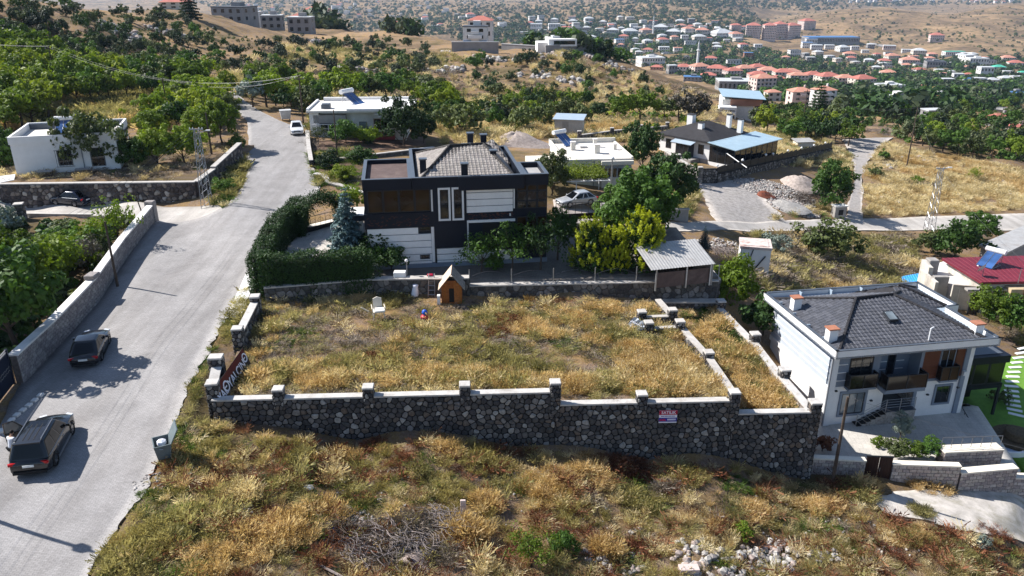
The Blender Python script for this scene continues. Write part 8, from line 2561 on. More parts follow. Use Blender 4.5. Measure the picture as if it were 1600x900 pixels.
SPEC=[
 ([(-20,140),(-20,92),(90,100),(150,150),(60,200),(-20,215)],46,[('smalltree','bright'),('smalltree','lime'),('smalltree','bright')],(5,7.5),'orchard_tree','tree','bright yellow-green orchard tree in the dense grove at the left edge','dense orchard grove',False),
 ([(100,120),(330,120),(370,150),(330,185),(240,160),(150,165),(100,140)],46,B,(4,6.5),'orchard_tree','tree','rounded orchard tree in the open orchard left of the upper street','open orchard',False),
 ([(200,195),(330,165),(375,190),(340,205),(250,215)],12,B,(3.5,5.5),'orchard_tree','tree','green tree between the orchard clearing and the walled garden','strip above the walled garden',False),
 ([(380,130),(480,130),(500,185),(440,180),(385,160)],20,B+Mx,(3.5,6),'roadside_tree','tree','green tree on the right bank of the upper street','bank of the upper street',False),
 ([(480,150),(640,140),(700,165),(700,190),(640,160),(500,160)],30,Mx+B,(3.5,6.5),'valley_tree','tree','tree in the green belt behind the flat-roofed white house','belt behind the street house',False),
 ([(680,170),(860,160),(980,170),(1000,188),(860,205),(720,215),(680,195)],34,Mx+B,(3,5.5),'valley_tree','tree','tree at the foot of the brown hill behind the black house','foot of the brown hill',False),
 ([(1180,165),(1250,180),(1340,190),(1330,235),(1250,225),(1195,210),(1165,195)],36,B+Mx,(4,6.5),'valley_tree','tree','green tree beyond the black-roofed white house','grove beyond the black-roofed house',False),
 ([(1390,215),(1470,200),(1620,190),(1620,265),(1540,255),(1440,232)],34,Mx+[('smalltree','mid'),('smalltree','olive')],(4,6),'slope_tree','tree','tree in the dark row along the top of the golden slope','row above the golden slope',False),
 ([(1380,185),(1420,165),(1600,160),(1620,195),(1470,205)],26,Mx,(4,6.5),'valley_tree','tree','tree on the far side of the slope at the right','far side of the right slope',False),
]
nn_=regions(SPEC)
SPEC2=[
 ([(-20,100),(-20,5),(80,2),(240,12),(330,50),(430,110),(330,118),(160,100)],170,Dk,(1.8,3.6),'hillside_shrub','shrub','dark rounded shrub on the dry hillside at the upper left','upper left hillside',True),
 ([(400,70),(600,62),(680,85),(690,120),(600,140),(480,125),(400,105)],70,Dk,(2.2,4.6),'hillside_shrub','shrub','dark rounded shrub on the middle of the brown hill','middle of the brown hill',True),
 ([(680,95),(930,95),(1060,150),(1000,165),(800,158),(690,140)],40,Dk,(2.,4.2),'hillside_shrub','shrub','shrub scattered on the right flank of the brown hill','right flank of the brown hill',True),
]
nn2=regions(SPEC2)
for px,py,h,lf,lb in ((1000,193,6.5,'bright','bright round tree standing alone in the dry field below the hill'),(965,190,4.5,'bright','smaller bright tree left of the lone round one'),(395,168,5,'silver','silvery-grey leaved tree at the bend of the upper street'),
   (1060,190,6,'grey','bare grey-brown tree left of the white balcony house'),(1085,195,6.5,'grey','second bare grey-brown tree closer to the white balcony house'),(1038,190,5,'olive','olive tree left of the two bare trees'),
   (870,190,4,'bright','bright bush above the small grey shed'),(1235,225,5,'mid','green tree just behind the veranda roof'),(440,45,7,'mid','dark tree beside the two grey concrete houses')):
    tree(px,py,h,'smalltree',lf,lb,w=1.05)
print('trees',nn_,nn2)
_rs=np.random.RandomState(3);_L=[]
for _p in rand_in([(-30.5,44),(-32,57),(-35,72),(-52,74),(-48,50),(-36,42)],420,_rs):
    _L.append((_p[0]-.6,_p[1],float(H(_p[0],_p[1]))-.1,_rs.uniform(.7,1.7),0))
# the rest of the scrub, uncounted
def shrub_proto(kind,mat,i=0):
    me=PROT[kind][i][0].copy();me.materials.clear();me.materials.append(LF[mat]);return bpy.data.objects.new(mat+'_scrub',me)
def low_proto(seed,mat,n=46):
    rs=np.random.RandomState(seed);d=rs.normal(0,1,(n,3));d/=np.linalg.norm(d,axis=1,keepdims=True);P=d*np.array([.5,.5,.38])*rs.uniform(.6,1,(n,1))+np.array([0,0,.36])
    V,F=leaf_cards(P,d+np.array([0,0,.3]),.17,rs);me=np_mesh('scrub',V,F);me.materials.append(LF[mat]);return bpy.data.objects.new(mat+'_scrub',me)
def spread(poly,n,hmin,hmax,seed,protos,name,label=None):
    pts=rand_in(poly,n,np.random.RandomState(seed));ps=Gs(pts);rs=np.random.RandomState(seed+1)
    L=[(p.x,p.y,p.z-.1,rs.uniform(hmin,hmax)*(1 if rs.rand()>.15 else 1.5),0) for p in ps if p is not None and p.y>95]
    scatter(name,label,L,protos)
scatter('garden_undergrowth',None,_L,[low_proto(31,'dark',70),low_proto(32,'mid',70),low_proto(33,'olive',70)])
spread([(-30,110),(-30,-2),(240,8),(330,45),(430,68),(690,85),(930,92),(1090,140),(1150,165),(1100,185),(700,165),(480,150),(380,120),(150,105)],1300,.5,1.4,61,[low_proto(1,'hillside'),low_proto(2,'olive'),low_proto(3,'dark')],'hill_scrub')
spread([(380,118),(700,150),(1100,180),(1100,205),(700,215),(480,165)],420,.7,1.8,62,[low_proto(4,'mid'),low_proto(5,'olive'),low_proto(6,'lime')],'valley_scrub')
spread([(1330,190),(1620,160),(1620,262),(1420,225)],260,.8,2.0,63,[low_proto(7,'mid'),low_proto(8,'olive')],'slope_scrub')
spread([(-30,115),(150,105),(380,130),(370,180),(200,200),(-30,215)],360,.6,1.6,64,[low_proto(9,'lime'),low_proto(10,'olive')],'orchard_scrub')
# far valley and the tan hill
spread([(690,60),(1100,50),(1250,90),(1620,90),(1620,160),(1400,190),(1180,150),(1060,120),(930,85)],7500,3,8.5,65,[low_proto(11,'hillside'),low_proto(12,'dark'),low_proto(13,'dark'),low_proto(19,'mid')],'valley_woodland')
spread([(300,2),(1150,2),(1230,60),(1000,62),(690,58),(400,38)],5200,5,11,66,[low_proto(14,'hillside'),low_proto(15,'dark')],'far_scrub')
spread([(1160,30),(1250,20),(1400,12),(1620,8),(1620,85),(1400,80),(1210,60)],700,2.5,6,67,[low_proto(16,'hillside'),low_proto(17,'olive')],'tan_hill_scrub')
spread([(860,-1),(1620,-1),(1620,6),(1400,10),(1250,18),(1150,12)],900,7,14,68,[low_proto(18,'hillside')],'ridge_scrub')
# ------------------------------------------------------------------ hill houses and the far town
MT['redtile']=M_plain('red_tile_roof',(0.43,0.15,0.115),.8,.15,.3)
MT['orangetile']=M_plain('orange_tile_roof',(0.52,0.245,0.175),.8,.15,.3)
MT['darkroof']=M_plain('dark_far_roof',(0.07,0.075,0.09),.7,.15,.3)
MT['greyroof']=M_plain('pale_far_roof',(0.48,0.49,0.50),.7,.1,.3)
MT['blueroof2']=M_plain('blue_sheet_roof',(0.07,0.17,0.36),.6,.1,.3)
MT['greenroof']=M_plain('green_sheet_roof',(0.08,0.42,0.30),.6,.1,.3)
MT['pinkwall']=M_plain('pinkish_wall',(0.62,0.50,0.46),.85,.06,.3)
MT['creamwall']=M_plain('cream_far_wall',(0.60,0.54,0.47),.85,.06,.3)
MT['whitewall']=M_plain('white_far_wall',(0.68,0.66,0.64),.85,.06,.3)
MT['orangewall']=M_plain('orange_wall',(0.48,0.26,0.17),.85,.08,.3)
MT['concwall']=M_plain('bare_concrete_wall',(0.27,0.26,0.26),.9,.12,.3)
MT['brickwall']=M_plain('brick_wall',(0.34,0.17,0.12),.9,.12,.3)
RF={'r':'redtile','o':'orangetile','d':'darkroof','g':'greyroof','b':'blueroof2','n':'greenroof','w':'white'}
WL={'w':'whitewall','c':'creamwall','p':'pinkwall','o':'orangewall','k':'concwall','b':'brickwall'}
def far_house(px,py,wpx,hpx,roof,wall,label,group=None,flat=False,storeys=2,single=False,name='house',cat='house',rz=None,depth=.75,simple=False,zz=None):
    p=G(px,py) if zz is None else at(px,py,zz);dist=p.y*cP+(CAMZ-p.z)*sP
    w=wpx*dist/FPX;h=hpx*dist/FPX*1.0;d=max(w*depth,h*.8)
    rg=random.Random(int(px*31+py*17));rz=rg.uniform(-.35,.35) if rz is None else rz
    t=thing(name,label,cat,(p.x,p.y+d/2,p.z),rz,group)
    e=.35 if not flat else .15
    hr_=0 if flat else min(w,d)*.22
    hw_=h-hr_*.7
    bx(t,'wall',MT[WL[wall]],-w/2,w/2,-d/2,d/2,-4,hw_)
    m=MB();rr=MT[RF[roof]]
    if flat:
        m.box(-w/2-e,w/2+e,-d/2-e,d/2+e,hw_+.01,hw_+.35);m.build('roof',rr,t)
        if w>8 and not simple: bx(t,'roof_room',MT[WL[wall]],-w*.1,w*.2,0,d*.3,hw_+.36,hw_+2)
    else:
        a=min(d,w)/2
        if w>=d: r1,r2=(-w/2+a,0,hw_+hr_),(w/2-a,0,hw_+hr_)
        else: r1,r2=(0,-d/2+a,hw_+hr_),(0,d/2-a,hw_+hr_)
        A=(-w/2-e,-d/2-e,hw_+.01);B_=(w/2+e,-d/2-e,hw_+.01);C__=(w/2+e,d/2+e,hw_+.01);D__=(-w/2-e,d/2+e,hw_+.01)
        if w>=d: m.add([A,B_,C__,D__,r1,r2],[(0,1,5,4),(1,2,5),(2,3,4,5),(3,0,4),(3,2,1,0)])
        else: m.add([A,B_,C__,D__,r1,r2],[(0,1,4),(1,2,5,4),(2,3,5),(3,0,4,5),(3,2,1,0)])
        m.build('roof',rr,t)
        if not simple: bx(t,'chimney',MT[WL[wall]],w*.15,w*.15+.7,-.3,.3,hw_+hr_*.4,hw_+hr_+.8)
    # windows: storey by storey
    m=MB();ns=storeys;fh=hw_/ns;nw=max(2,int(w/3.2))
    ww,wh=min(1.5,w/nw*.5),fh*.48
    objs=[]
    for s in range(ns):
        z=s*fh+fh*.30
        for k in range(nw):
            x=-w/2+(k+.5)*w/nw; m.box(x-ww/2,x+ww/2,-d/2-.06,-d/2+.05,z,z+wh)
        nd=max(1,int(d/4))
        for k in range(nd):
            y=-d/2+(k+.5)*d/nd
            for sx in(-1,1): m.box(sx*w/2-.05,sx*w/2+.05,y-ww/2,y+ww/2,z,z+wh)
    m.build('windows',MT['glass'],t,kind='stuff')
    if storeys>=3 and not simple:
        m=MB()
        for s in range(1,ns): m.box(-w*.16,w*.16,-d/2-1.1,-d/2-.07,s*fh-.05,s*fh+.95)
        m.build('balconies',MT[WL[wall]],t,kind='stuff')
    return t,w,h,d
F_=far_house
F_(270,14,42,15,'r','c','cream house with broad red hip roof on the far left crest beside the dark conifer',storeys=2,rz=.1)
F_(362,35,56,22,'d','k','modern grey-white house with dark recesses on the crest at the upper left',flat=True,storeys=2,rz=-.3,zz=1.3)
F_(424,46,32,20,'g','k','bare concrete two-storey shell on the crest, left one of two',flat=True,storeys=2,rz=.1,zz=-3.6)
F_(469,52,36,23,'g','k','bare concrete two-storey shell on the crest, right one of two',flat=True,storeys=2,rz=-.05,zz=-4.4)
F_(494,36,34,24,'r','p','tall pink four-storey house with red roof behind the concrete shells',storeys=4,rz=-.15,zz=-6.6)
F_(466,31,26,8,'r','p','low red-roofed pink building left of the tall pink house',storeys=1,zz=-8)
F_(622,50,34,14,'r','o','orange-walled house with red hip roof among dark trees on the crest',storeys=1,rz=.05,zz=-5.2)
F_(395,30,24,10,'g','w','small white flat house behind the modern one at the upper left',flat=True,storeys=1,zz=0)
F_(615,49,20,6,'g','c','low pale shed right of the orange-walled house',flat=True,storeys=1,zz=-6)
F_(735,30,14,9,'r','w','small red-roofed house far behind the white and blue hill villa',storeys=2)
F_(751,60,38,31,'r','w','white upper villa with red roof at the end of the hill track',storeys=2,rz=-.05,zz=-3.8)
t,w,h,d=F_(743,74,38,30,'d','w','three-storey blue and white villa behind a long grey wall on the hill',flat=True,storeys=3,rz=-.03,zz=-3.5)
bx(t,'blue_front',MT['blueroof2'],-w*.48,w*.48,-d/2-.5,-d/2-.05,0,h*.33)
bx(t,'balcony',MT['white'],-w*.28,w*.28,-d/2-1.6,-d/2-.52,h*.45,h*.62)
def wallbox(px0,py0,px1,py1,hh,label,mat,th=.5):
    a=G(px0,py0);b=G(px1,py1);d=b-a;t=thing('boundary_wall',label,'wall',(a.x,a.y,a.z),atan2(d.y,d.x))
    bx(t,'wall',mat,0,hypot(d.x,d.y),-th/2,th/2,-3,hh);bx(t,'coping',MT['greyroof'],-.1,hypot(d.x,d.y)+.1,-th/2-.1,th/2+.1,hh+.003,hh+.2)
    return t
wallbox(706,80,779,81,3.0,'long grey retaining wall in front of the blue and white hill villa',MT['concwall'])
wallbox(784,76,843,78,1.6,'low dark boundary wall right of the hill villas',MT['concwall'])
wallbox(852,83,925,86,2.4,'grey retaining wall under the modern cantilevered house on the hill',MT['concwall'])
# modern cantilevered house
p=G(877,81);dist=p.y*cP+(CAMZ-p.z)*sP;k=dist/FPX
t=thing('house','modern white cantilevered box house with a dark window band on the hill','house',(p.x,p.y+6,p.z),.08)
bx(t,'ground_floor',MT['black'],-18*k,17*k,-4,4,-2,8*k);bx(t,'upper_box',MT['white'],-22*k,22*k,-6,5,8.2*k,19*k)
bx(t,'window',MT['glass'],-14*k,19*k,-6.06,-5.9,11*k,16.5*k);bx(t,'roof_room',MT['greyroof'],-14*k,-2*k,-2,3,19.2*k,22*k);bx(t,'wing',MT['white'],-38*k,-23*k,-3,4,-1,13*k)
# white balcony house with pale blue roof
p=G(1156,183);dist=p.y*cP+(CAMZ-p.z)*sP;k=dist/FPX
t=thing('house','white two-storey house with pale blue sheet roof and broken balconies above the trees','house',(p.x,p.y+5,p.z),-.15)
bx(t,'wall',MT['white2'],-24*k,24*k,-4,6,-4,26*k);bx(t,'upper_dark_band',MT['brickwall'],-12*k,36*k,-4.6,6,17*k,27*k)
m=MB();m.add([(-26*k,-6,32*k),(40*k,-6,28.5*k),(40*k,8,31*k),(-26*k,8,34*k),(-26*k,-6,31.3*k),(40*k,-6,27.8*k),(40*k,8,30.3*k),(-26*k,8,33.3*k)],[(0,1,2,3),(7,6,5,4),(0,4,5,1),(1,5,6,2),(2,6,7,3),(3,7,4,0)]);m.build('roof',MT['blueroof'],t)
for z in (6,13): bx(t,'balcony',MT['white'],-30*k,-4*k,-8,-4.02,z*k,z*k+.8)
for x in(-29,-18,-6): bx(t,'column',MT['framew'],x*k,x*k+.4,-7.9,-7.5,-3,13*k)
far=[ # px,py,w,h,roof,wall,flat,storeys
 # red-roofed apartment estate
 *[(x,y,w,h,'r' if i%3 else 'o','c' if i%2 else 'p',0,3,'estate') for i,(x,y,w,h) in enumerate([(1094,116,28,15),(1122,121,30,17),(1146,124,26,16),(1164,120,28,16),(1184,117,26,15),(1108,128,24,13),(1202,124,30,17),(1226,128,30,18),(1216,134,24,14),(1248,133,28,18),(1272,131,28,17),(1296,135,34,19),(1322,137,28,18),(1350,138,34,18),(1186,132,30,18),(1238,122,24,13)])],
 (1193,147,34,28,'o','p',0,4,'estate'),(1252,166,34,26,'o','p',0,3,'estate'),(1288,170,30,32,'o','w',0,4,'estate'),(1208,160,22,18,'o','c',0,2,'estate'),
 # tall blocks
 *[(x,y,w,h,'r','p',0,6,'tower') for x,y,w,h in [(1178,60,22,22),(1203,62,18,24),(1219,60,18,24),(1238,60,22,22),(1262,47,22,16),(1150,52,16,14)]],
 # white and red houses, upper middle
 *[(x,y,w,h,r,wl,fl,2,'upper') for x,y,w,h,r,wl,fl in [(838,50,18,12,'g','w',1),(866,50,18,12,'g','w',1),(831,34,10,8,'g','w',1),(958,56,18,11,'g','c',0),(985,56,24,10,'g','w',0),(1010,54,18,9,'o','p',0),(1033,52,22,12,'g','c',0),(1053,58,22,11,'g','c',0),(1076,55,18,12,'o','w',0),(1098,57,20,12,'o','c',0),(975,64,15,9,'r','c',0),(1012,70,14,8,'g','w',0),(1036,70,17,10,'r','w',0),(1013,86,15,10,'r','w',0),(1038,82,16,8,'g','w',1),(968,70,14,8,'b','w',1),(1093,66,20,11,'g','c',0),(1130,60,34,12,'g','w',0),(1150,62,20,11,'o','w',0),(1080,74,18,9,'d','w',1),(1112,99,18,10,'r','w',0),(1148,105,22,10,'d','w',1),(1170,91,14,8,'b','b',1),(1070,115,24,13,'r','w',0),(1027,113,18,10,'r','o',0),(1050,118,14,15,'g','k',1),(1084,130,28,9,'b','k',1),(910,56,14,7,'d','w',1),(1162,76,14,8,'r','w',0),(1185,78,12,8,'g','w',1),(998,76,12,7,'g','c',1)]],
 (1018,105,38,14,'g','w',1,2,'upper'),(1152,142,54,14,'g','k',1,1,'upper'),
 # right side villas
 *[(x,y,w,h,r,wl,fl,2,'right') for x,y,w,h,r,wl,fl in [(1262,77,16,10,'b','w',1),(1277,80,17,9,'g','w',1),(1297,79,14,8,'g','w',1),(1318,83,18,11,'g','w',0),(1336,81,12,8,'g','w',1),(1242,90,17,11,'d','w',1),(1229,95,12,7,'o','c',0),(1329,91,18,9,'o','c',0),(1391,83,18,11,'g','p',1),(1418,85,14,7,'g','w',1),(1438,88,20,11,'g','c',0),(1458,90,14,7,'o','c',0),(1466,63,20,10,'r','p',0),(1396,95,20,10,'o','c',0),(1384,101,18,8,'r','w',0),(1424,103,26,12,'o','p',0),(1418,108,14,8,'o','w',0),(1391,120,24,9,'o','w',0),(1438,114,18,7,'r','w',0),(1464,110,28,13,'d','k',1),(1385,105,16,6,'g','w',1),(1515,97,22,10,'g','w',1),(1530,105,28,13,'g','w',1),(1548,104,16,9,'d','w',1),(1577,97,20,9,'o','c',0),(1590,106,22,10,'r','w',0),(1541,122,20,16,'g','w',1),(1562,115,18,12,'n','w',0),(1498,127,15,11,'g','w',1),(1482,133,18,9,'g','k',1),(1515,134,16,11,'b','w',0),(1532,134,18,11,'g','w',1),(1552,134,19,11,'g','w',0),(1573,132,19,12,'g','w',0),(1589,130,16,10,'g','c',1),(1598,122,12,10,'n','w',0),(1443,144,16,10,'o','w',0),(1464,146,22,9,'r','w',0),(1592,158,26,12,'b','k',1)]],
]
LBL={'estate':('four-sided apartment block with red tiled roof in the dense valley estate','red-roofed apartment estate in the valley'),
 'tower':('tall pinkish apartment tower on the rise left of the tan hill','tall apartment blocks left of the tan hill'),
 'upper':('small pale house in the upper middle of the valley town','houses in the upper middle of the valley town'),
 'right':('small villa among trees in the right part of the valley town','villas in the right part of the valley town')}
RN={'r':'red roof','o':'orange-red roof','d':'dark roof','g':'pale grey roof','b':'blue roof','n':'green roof'};WN={'w':'white','c':'cream','p':'pinkish','k':'grey','b':'brick','o':'orange'}
for x,y,w,h,r,wl,fl,st,gk in far:
    if gk=='estate': lb='%s apartment block with %s in the dense valley estate'%(WN[wl],RN[r])
    elif gk=='tower': lb='pinkish apartment tower, '+{1178:'second',1203:'third',1219:'fourth',1238:'fifth',1262:'rightmost',1150:'leftmost'}[x]+' of six left of the tan hill'
    else: lb='%s %s house with %s in the %s valley town, %s side'%('flat' if fl else 'small',WN[wl],RN[r],'upper' if gk=='upper' else 'right-hand','left' if x<(1030 if gk=='upper' else 1430) else 'right')
    F_(x,y,w,h,r,wl,lb,LBL[gk][1],flat=bool(fl),storeys=st,simple=w<26 and gk!='tower',name='apartment_block' if gk in('estate','tower') else 'house',cat='building' if gk in('estate','tower') else 'house')
for a in [(1302,68,82,9,'b','k','long factory halls with bright blue roofs at the foot of the tan hill'),(1268,69,18,8,'b','w','small blue-roofed hall left of the long factory halls'),(1492,87,32,6,'n','w','long low hall with turquoise green roof at the foot of the tan hill'),(1512,89,18,6,'w','w','white-roofed hall joined right of the turquoise one')]:
    F_(*a[:6],a[6],flat=True,storeys=1,name='hall',cat='hall',depth=.35,simple=True,rz=.05)
for a in [(1394,147,36,13,'g','w','white flat-roofed house alone in the trees above the field at the right',1),(1409,172,46,18,'g','w','wide white flat-roofed house just above the golden field',1),(1372,172,26,16,'g','k','grey block joined to the left of the wide white house',1),(1472,170,46,16,'r','b','brown house with broad red hip roof among the trees at the right',0),(1474,158,34,8,'w','w','low white flat roof behind the red hip roof',1),(1460,190,28,16,'g','k','small grey block house below the red hip roof',1),(1568,196,44,14,'r','k','dark-walled house with maroon roof near the right edge',0),(1590,212,24,16,'r','p','pink house corner at the right edge',0),(1321,153,17,9,'o','w','tiny orange-roofed house among the trees below the estate',0),(1320,172,20,10,'g','w','small white house half hidden by trees right of the big red-roofed flats',1)]:
    F_(*a[:6],a[6],flat=bool(a[7]),storeys=2 if a[3]>12 else 1)
# more of the town between the named houses
rg=random.Random(33);ex=[(f[0],f[1]) for f in far];k=0
regs=[[(820,30),(1120,38),(1180,52),(1130,82),(950,72),(830,52)],[(1240,72),(1390,78),(1600,98),(1600,132),(1420,120),(1250,98)],[(960,75),(1080,80),(1090,100),(1000,92)]]
cand=[]
for q,pl in enumerate(regs): cand+=[(x,y,q) for x,y in rand_in(pl,(150,120,30)[q],np.random.RandomState(q+3))]
for x,y,q in cand:
    if k>=105: break
    if any(abs(x-a)<13 and abs(y-b)<5 for a,b in ex): continue
    ex.append((x,y));k+=1
    r=rg.choice('rogggd');wl=rg.choice('wwwcck');fl=rg.random()<.45
    lb='tiny %s %s house with %s, %s valley, %s'%('flat' if fl else 'gabled',WN[wl],RN[r],('upper','right-hand','central')[q],'left part' if x<(960 if q==0 else 1420) else 'right part')
    F_(x,y,rg.uniform(9,15),rg.uniform(6,9),r,wl,lb,'scattered small houses of the valley',flat=fl,storeys=2,simple=True)
# specks of the most distant town
rg=random.Random(12);sp=[]
for k in range(70):
    x=rg.uniform(385,790);y=rg.uniform(4,44)*(1 if x>600 else .62)
    if 430<x<520 and y>12: continue
    sp.append((x,y+1))
for k in range(34): sp.append((rg.uniform(1290,1600),rg.uniform(1,5)))
for k in range(24): sp.append((rg.uniform(800,1180),rg.uniform(40,56)))
FARM=[]
for r in ('greyroof','redtile'):
    m=MB();m.box(-6,6,-5,5,-4,6);FARM.append((m,r))
for x,y in sp:
    p=G(x,y)
    w=rg.uniform(9,20);h=rg.uniform(5,12);red=rg.random()<.3
    t=thing('house','tiny %s house in the hazy town at the top of the view'%('red-roofed' if red else 'pale'),'house',tuple(p),rg.uniform(-.4,.4),'tiny houses of the most distant town')
    bx(t,'wall',MT['whitewall' if rg.random()<.7 else 'creamwall'],-w/2,w/2,-5,5,-6,h)
    m=MB();m.add([(-w/2-.3,-5.3,h+.01),(w/2+.3,-5.3,h+.01),(w/2+.3,5.3,h+.01),(-w/2-.3,5.3,h+.01),(-w/4,0,h+(2 if red else .3)),(w/4,0,h+(2 if red else .3))],[(0,1,5,4),(1,2,5),(2,3,4,5),(3,0,4)]);m.build('roof',MT['redtile' if red else 'greyroof'],t)
# minarets
for px,py,ptop,lb in ((1089,108,67,'slim white minaret rising above the red-roofed estate'),(1020,56,27,'slim white minaret in front of the brown mountain slope')):
    p=G(px,py);h=height_to(p,ptop) if True else 40
    dist=p.y;h=(py-ptop)*dist/FPX*1.02
    t=thing('minaret',lb,'minaret',tuple(p))
    m=MB();m.lathe([(2.2,-2),(2.2,h*.12),(1.5,h*.16),(1.4,h*.62)],10);m.build('shaft',MT['white'],t)
    m=MB();m.lathe([(1.4,h*.62),(2.3,h*.65),(2.3,h*.68),(1.2,h*.685)],10);m.build('gallery',MT['white'],t)
    m=MB();m.lathe([(1.15,h*.685),(1.1,h*.86),(1.3,h*.865),(.05,h)],10);m.build('spire',MT['greyroof'],t)
# far roads and tracks
tA=[at(688,82,-4.2),at(688,66,-4.2),at(684,57,-4.4)];tB=[at(704,82,-4.2),at(698,66,-4.2),at(690,57,-4.4)]
for nm,a,b in (('road',[(1050,100),(1060,85),(1070,78),(1100,70)],[(1060,103),(1066,88),(1076,81),(1106,72)]),
   ('track',[(1345,62),(1370,68),(1400,74),(1430,72)],[(1345,64),(1368,71),(1400,78),(1432,75)]),
   ('track',[(688,81),(689,79)],[(704,81),(703,79)]),
   ('road',[(1350,140),(1420,152),(1500,164),(1600,172)],[(1350,144),(1420,156),(1500,169),(1600,177)])):
    pa=gp(a);pb=gp(b);strip(nm,pa,pb,MAT_LANE if nm=='road' else MAT_GRAVELRD,.5 if pa[0][1]>400 else .12,26,3,skirt=1.0)
# ------------------------------------------------------------------ rubble, stones, brushwood
def boulder_geo(rs,s):
    bmx=bmesh.new();bmesh.ops.create_icosphere(bmx,subdivisions=1,radius=1)
    V=[tuple(Vector(v.co)*rs.uniform(.6,1.15)) for v in bmx.verts];F=[tuple(v.index for v in f.verts) for f in bmx.faces];bmx.free();return V,F
MT['rubble']=M_pieces('pale_rubble',[(0.42,0.39,0.36),(0.33,0.30,0.28),(0.50,0.47,0.44),(0.38,0.31,0.28),(0.26,0.24,0.23)])
rockp=[]
for i in range(3):
    V,F=boulder_geo(random.Random(i),1);me=bpy.data.meshes.new('rock');me.from_pydata(V,[],F);me.materials.append(MT['rubble']);rockp.append(bpy.data.objects.new('rock_proto',me))
def rocks(name,blobs,label,seed):
    rs=np.random.RandomState(seed);L=[]
    for px,py,r,n,s0,s1 in blobs:
        c=G(px,py)
        for _ in range(n):
            a=rs.uniform(0,6.28);q=r*sqrt(rs.rand());x=c.x+cos(a)*q;y=c.y+sin(a)*q*.8;s=rs.uniform(s0,s1)
            L.append((x,y,float(H(x,y))+s*.25,s,0))
    scatter(name,label,L,rockp)
rocks('rubble',[(540,815,1.5,200,.04,.12),(625,865,1.0,30,.08,.24),(960,870,1.6,80,.06,.2),(1110,885,2.0,110,.08,.28),(1200,885,1.6,70,.08,.3),(1225,860,1.0,40,.07,.22),(1290,865,1.0,36,.06,.2),(1080,850,.8,20,.07,.2),
   (1000,830,.7,14,.06,.16),(240,755,1.0,60,.04,.11),(370,795,.8,60,.04,.12),(600,760,2.5,50,.03,.1),(850,800,4,80,.03,.1),(1250,820,3,90,.03,.12),(1350,850,3,60,.03,.12),(1520,850,1.5,40,.04,.12)],None,3)
rocks('gravel_heap',[(1215,300,5.5,1500,.06,.2),(1240,325,3.4,900,.08,.24),(1180,290,3.0,500,.06,.18),(1265,288,2.4,300,.06,.16)],None,4)
rocks('field_stones',[(1400,262,3,14,.2,.6),(1430,250,2.5,10,.3,.8),(1560,285,2,8,.3,.7),(1400,315,2,10,.2,.5),(1145,385,2.2,120,.06,.22),(800,330,.5,2,.1,.2),(1120,385,2.2,90,.06,.2)],None,5)
rocks('hill_rocks',[(px,py,6,30,.3,1.2) for px,py in ((930,90),(960,105),(800,95),(760,92),(840,120),(900,130),(700,110),(640,110),(560,110),(860,88),(480,64),(200,60),(260,50),(180,45))],None,6)
def heap(px,py,r,h,col,label,name='gravel_pile',seed=1):
    c=G(px,py);rs=np.random.RandomState(seed);n=26;V=[(0,0,h)];F=[]
    for k in range(1,9):
        for i in range(n):
            a=2*pi*i/n;q=r*k/8*(1+.12*math.sin(3*a+seed)+.06*rs.randn()*.5);z=h*(.5+.5*math.cos(pi*min(1,k/8)))*(1+.08*rs.randn())
            V.append((q*cos(a),q*sin(a)*.75,z if k<8 else -.3))
    F=[(0,1+i,1+(i+1)%n) for i in range(n)]+[(1+(k-1)*n+i,1+k*n+i,1+k*n+(i+1)%n,1+(k-1)*n+(i+1)%n) for k in range(1,8) for i in range(n)]
    m=MB();m.add(V,F);o=m.build(name,M_plain(name+'_'+str(seed),col,.95,.25,3,bump=.8),None,smooth=True);o.location=(c.x,c.y,c.z-.1);tagd(o,label,'heap');return o
heap(1245,290,4.6,1.5,(0.42,0.35,0.31),'pinkish heap of sand beside the garden wall of the black-roofed house',seed=1)
heap(1192,306,1.7,.75,(0.19,0.06,0.035),'small heap of dark red gravel on the gravel yard',seed=2)
heap(806,224,5.5,1.7,(0.36,0.30,0.27),'grey-pink earth heap behind the roof of the black house',seed=3)
heap(1222,322,3.6,.8,(0.36,0.34,0.32),'low grey rubble heap in front of the sand heap',seed=4)
heap(640,880,1.3,.45,(0.33,0.26,0.23),'pinkish earth mound among dead branches in the foreground',seed=5)
def brush(px,py,r,n,label,mat,seed,z=None,h=.5,L0=1.2):
    c=G(px,py);rg=random.Random(seed);m=MB()
    for k in range(n):
        a=rg.uniform(0,6.28);q=r*sqrt(rg.random());x,y=cos(a)*q,sin(a)*q*.7;z0=h*(1-q/r)*rg.random()
        d=rg.uniform(0,6.28);L_=rg.uniform(.4,1)*L0;e=rg.uniform(-.25,.35)
        p0=Vector((x,y,z0+.05));p1=p0+Vector((cos(d)*L_*.5,sin(d)*L_*.5,e*L_*.5+.1));p2=p1+Vector((cos(d+.5)*L_*.5,sin(d+.5)*L_*.5,-.05))
        m.tube(p0,p1,.022,.016,4,False);m.tube(p1,p2,.016,.007,4,False)
    o=m.build('brushwood',mat,None);o.location=c;o['kind']='stuff';return o
MT['twig']=M_plain('grey_dead_branches',(0.24,0.20,0.185),.95,.3,5)
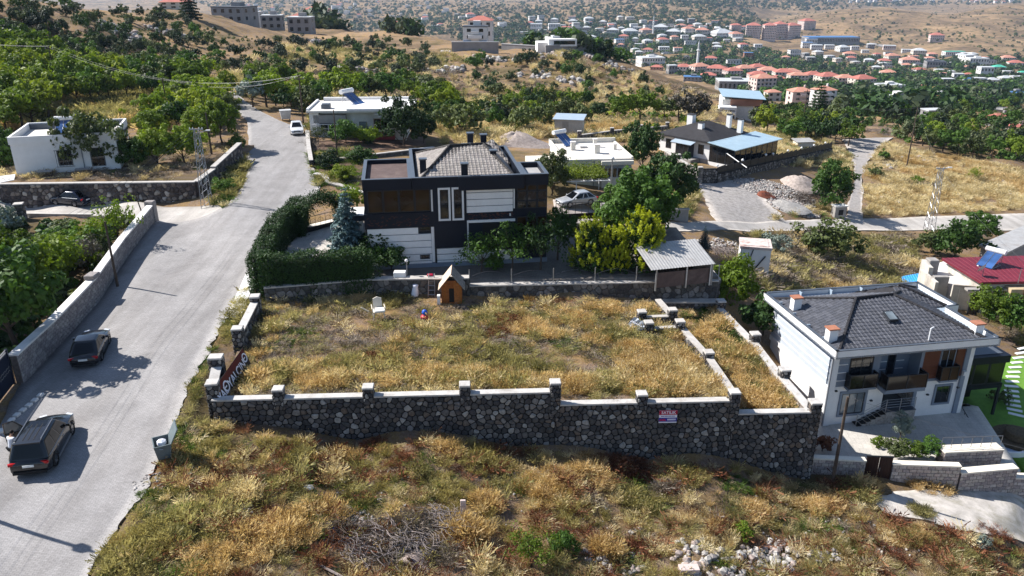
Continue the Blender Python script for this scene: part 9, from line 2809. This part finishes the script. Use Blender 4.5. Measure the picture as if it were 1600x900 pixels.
brush(600,850,2.6,420,'',MT['twig'],1,h=.9);brush(690,815,1.2,140,'',MT['twig'],2,h=.8);brush(1255,312,2.6,240,'',MAT_BARK,3,h=1.2,L0=2.2);brush(1128,398,2.0,200,'',MT['twig'],4,h=1.0,L0=1.6);brush(1380,208,5,200,'',MT['twig'],5,h=1.5,L0=4)
brush(520,830,1.3,120,'',MAT_BARK,6,h=.5)
for px,py,s,col,lb,nm in ((522,827,.22,'toy','blue plastic litter bag on the rubble in the foreground','litter'),(295,740,.16,'w','white scrap of paper on the verge below the container','litter'),(635,842,.12,'w','small white scrap beside the grey stone in the foreground','litter'),(482,763,.3,'w','flat pale slab lying in the grass at the left foreground','slab')):
    p=G(px,py);m=MB();m.lathe([(.01,0),(1,.1),(.9,.5),(.5,.9),(.01,1.0)],7,Matrix.Diagonal((s,s*.8,s*.6,1)));o=m.build(nm,M_plain('toyblue2',(0.03,0.12,0.5),.4,.2,4) if col=='toy' else MT['white'],None);o.location=p;tagd(o,lb,nm)
p=G(724,800);m=MB();m.bbox(-.14,.14,-.06,.06,0,.75,.02);o=m.build('marker_stone',MT['pinkwall'],None);o.location=p;tagd(o,'small upright pinkish boundary stone in the foreground grass','stone')
p=G(1075,895);m=MB();m.bbox(-.5,.5,-.22,.22,0,.4,.02);o=m.build('cut_stone',MT['pinkwall'],None);o.location=p;o.rotation_euler=(.1,.05,.1);tagd(o,'large pink cut stone block lying at the bottom edge','stone')
p=G(510,893);m=MB();m.tube((-.9,.6,.15),(.9,-.5,.1),.06);o=m.build('wooden_post',MT['twig'],None);o.location=p;tagd(o,'weathered grey post lying at the bottom edge','post')
# ------------------------------------------------------------------ air
hz=MB();hz.box(-10400,10400,-10400,10400,-240,130);hm=bpy.data.materials.new('haze');hm.use_nodes=True
for n in list(hm.node_tree.nodes): hm.node_tree.nodes.remove(n)
ho=hm.node_tree.nodes.new('ShaderNodeOutputMaterial');hv=hm.node_tree.nodes.new('ShaderNodeVolumePrincipled')
hv.inputs['Density'].default_value=HAZE;hv.inputs['Color'].default_value=(0.55,0.74,1.0,1);hv.inputs['Anisotropy'].default_value=0.2
hm.node_tree.links.new(hv.outputs[0],ho.inputs['Volume'])
o=hz.build('haze',hm,None);o['kind']='stuff'
print('objects',len(bpy.data.objects),'meshes',len(bpy.data.meshes))
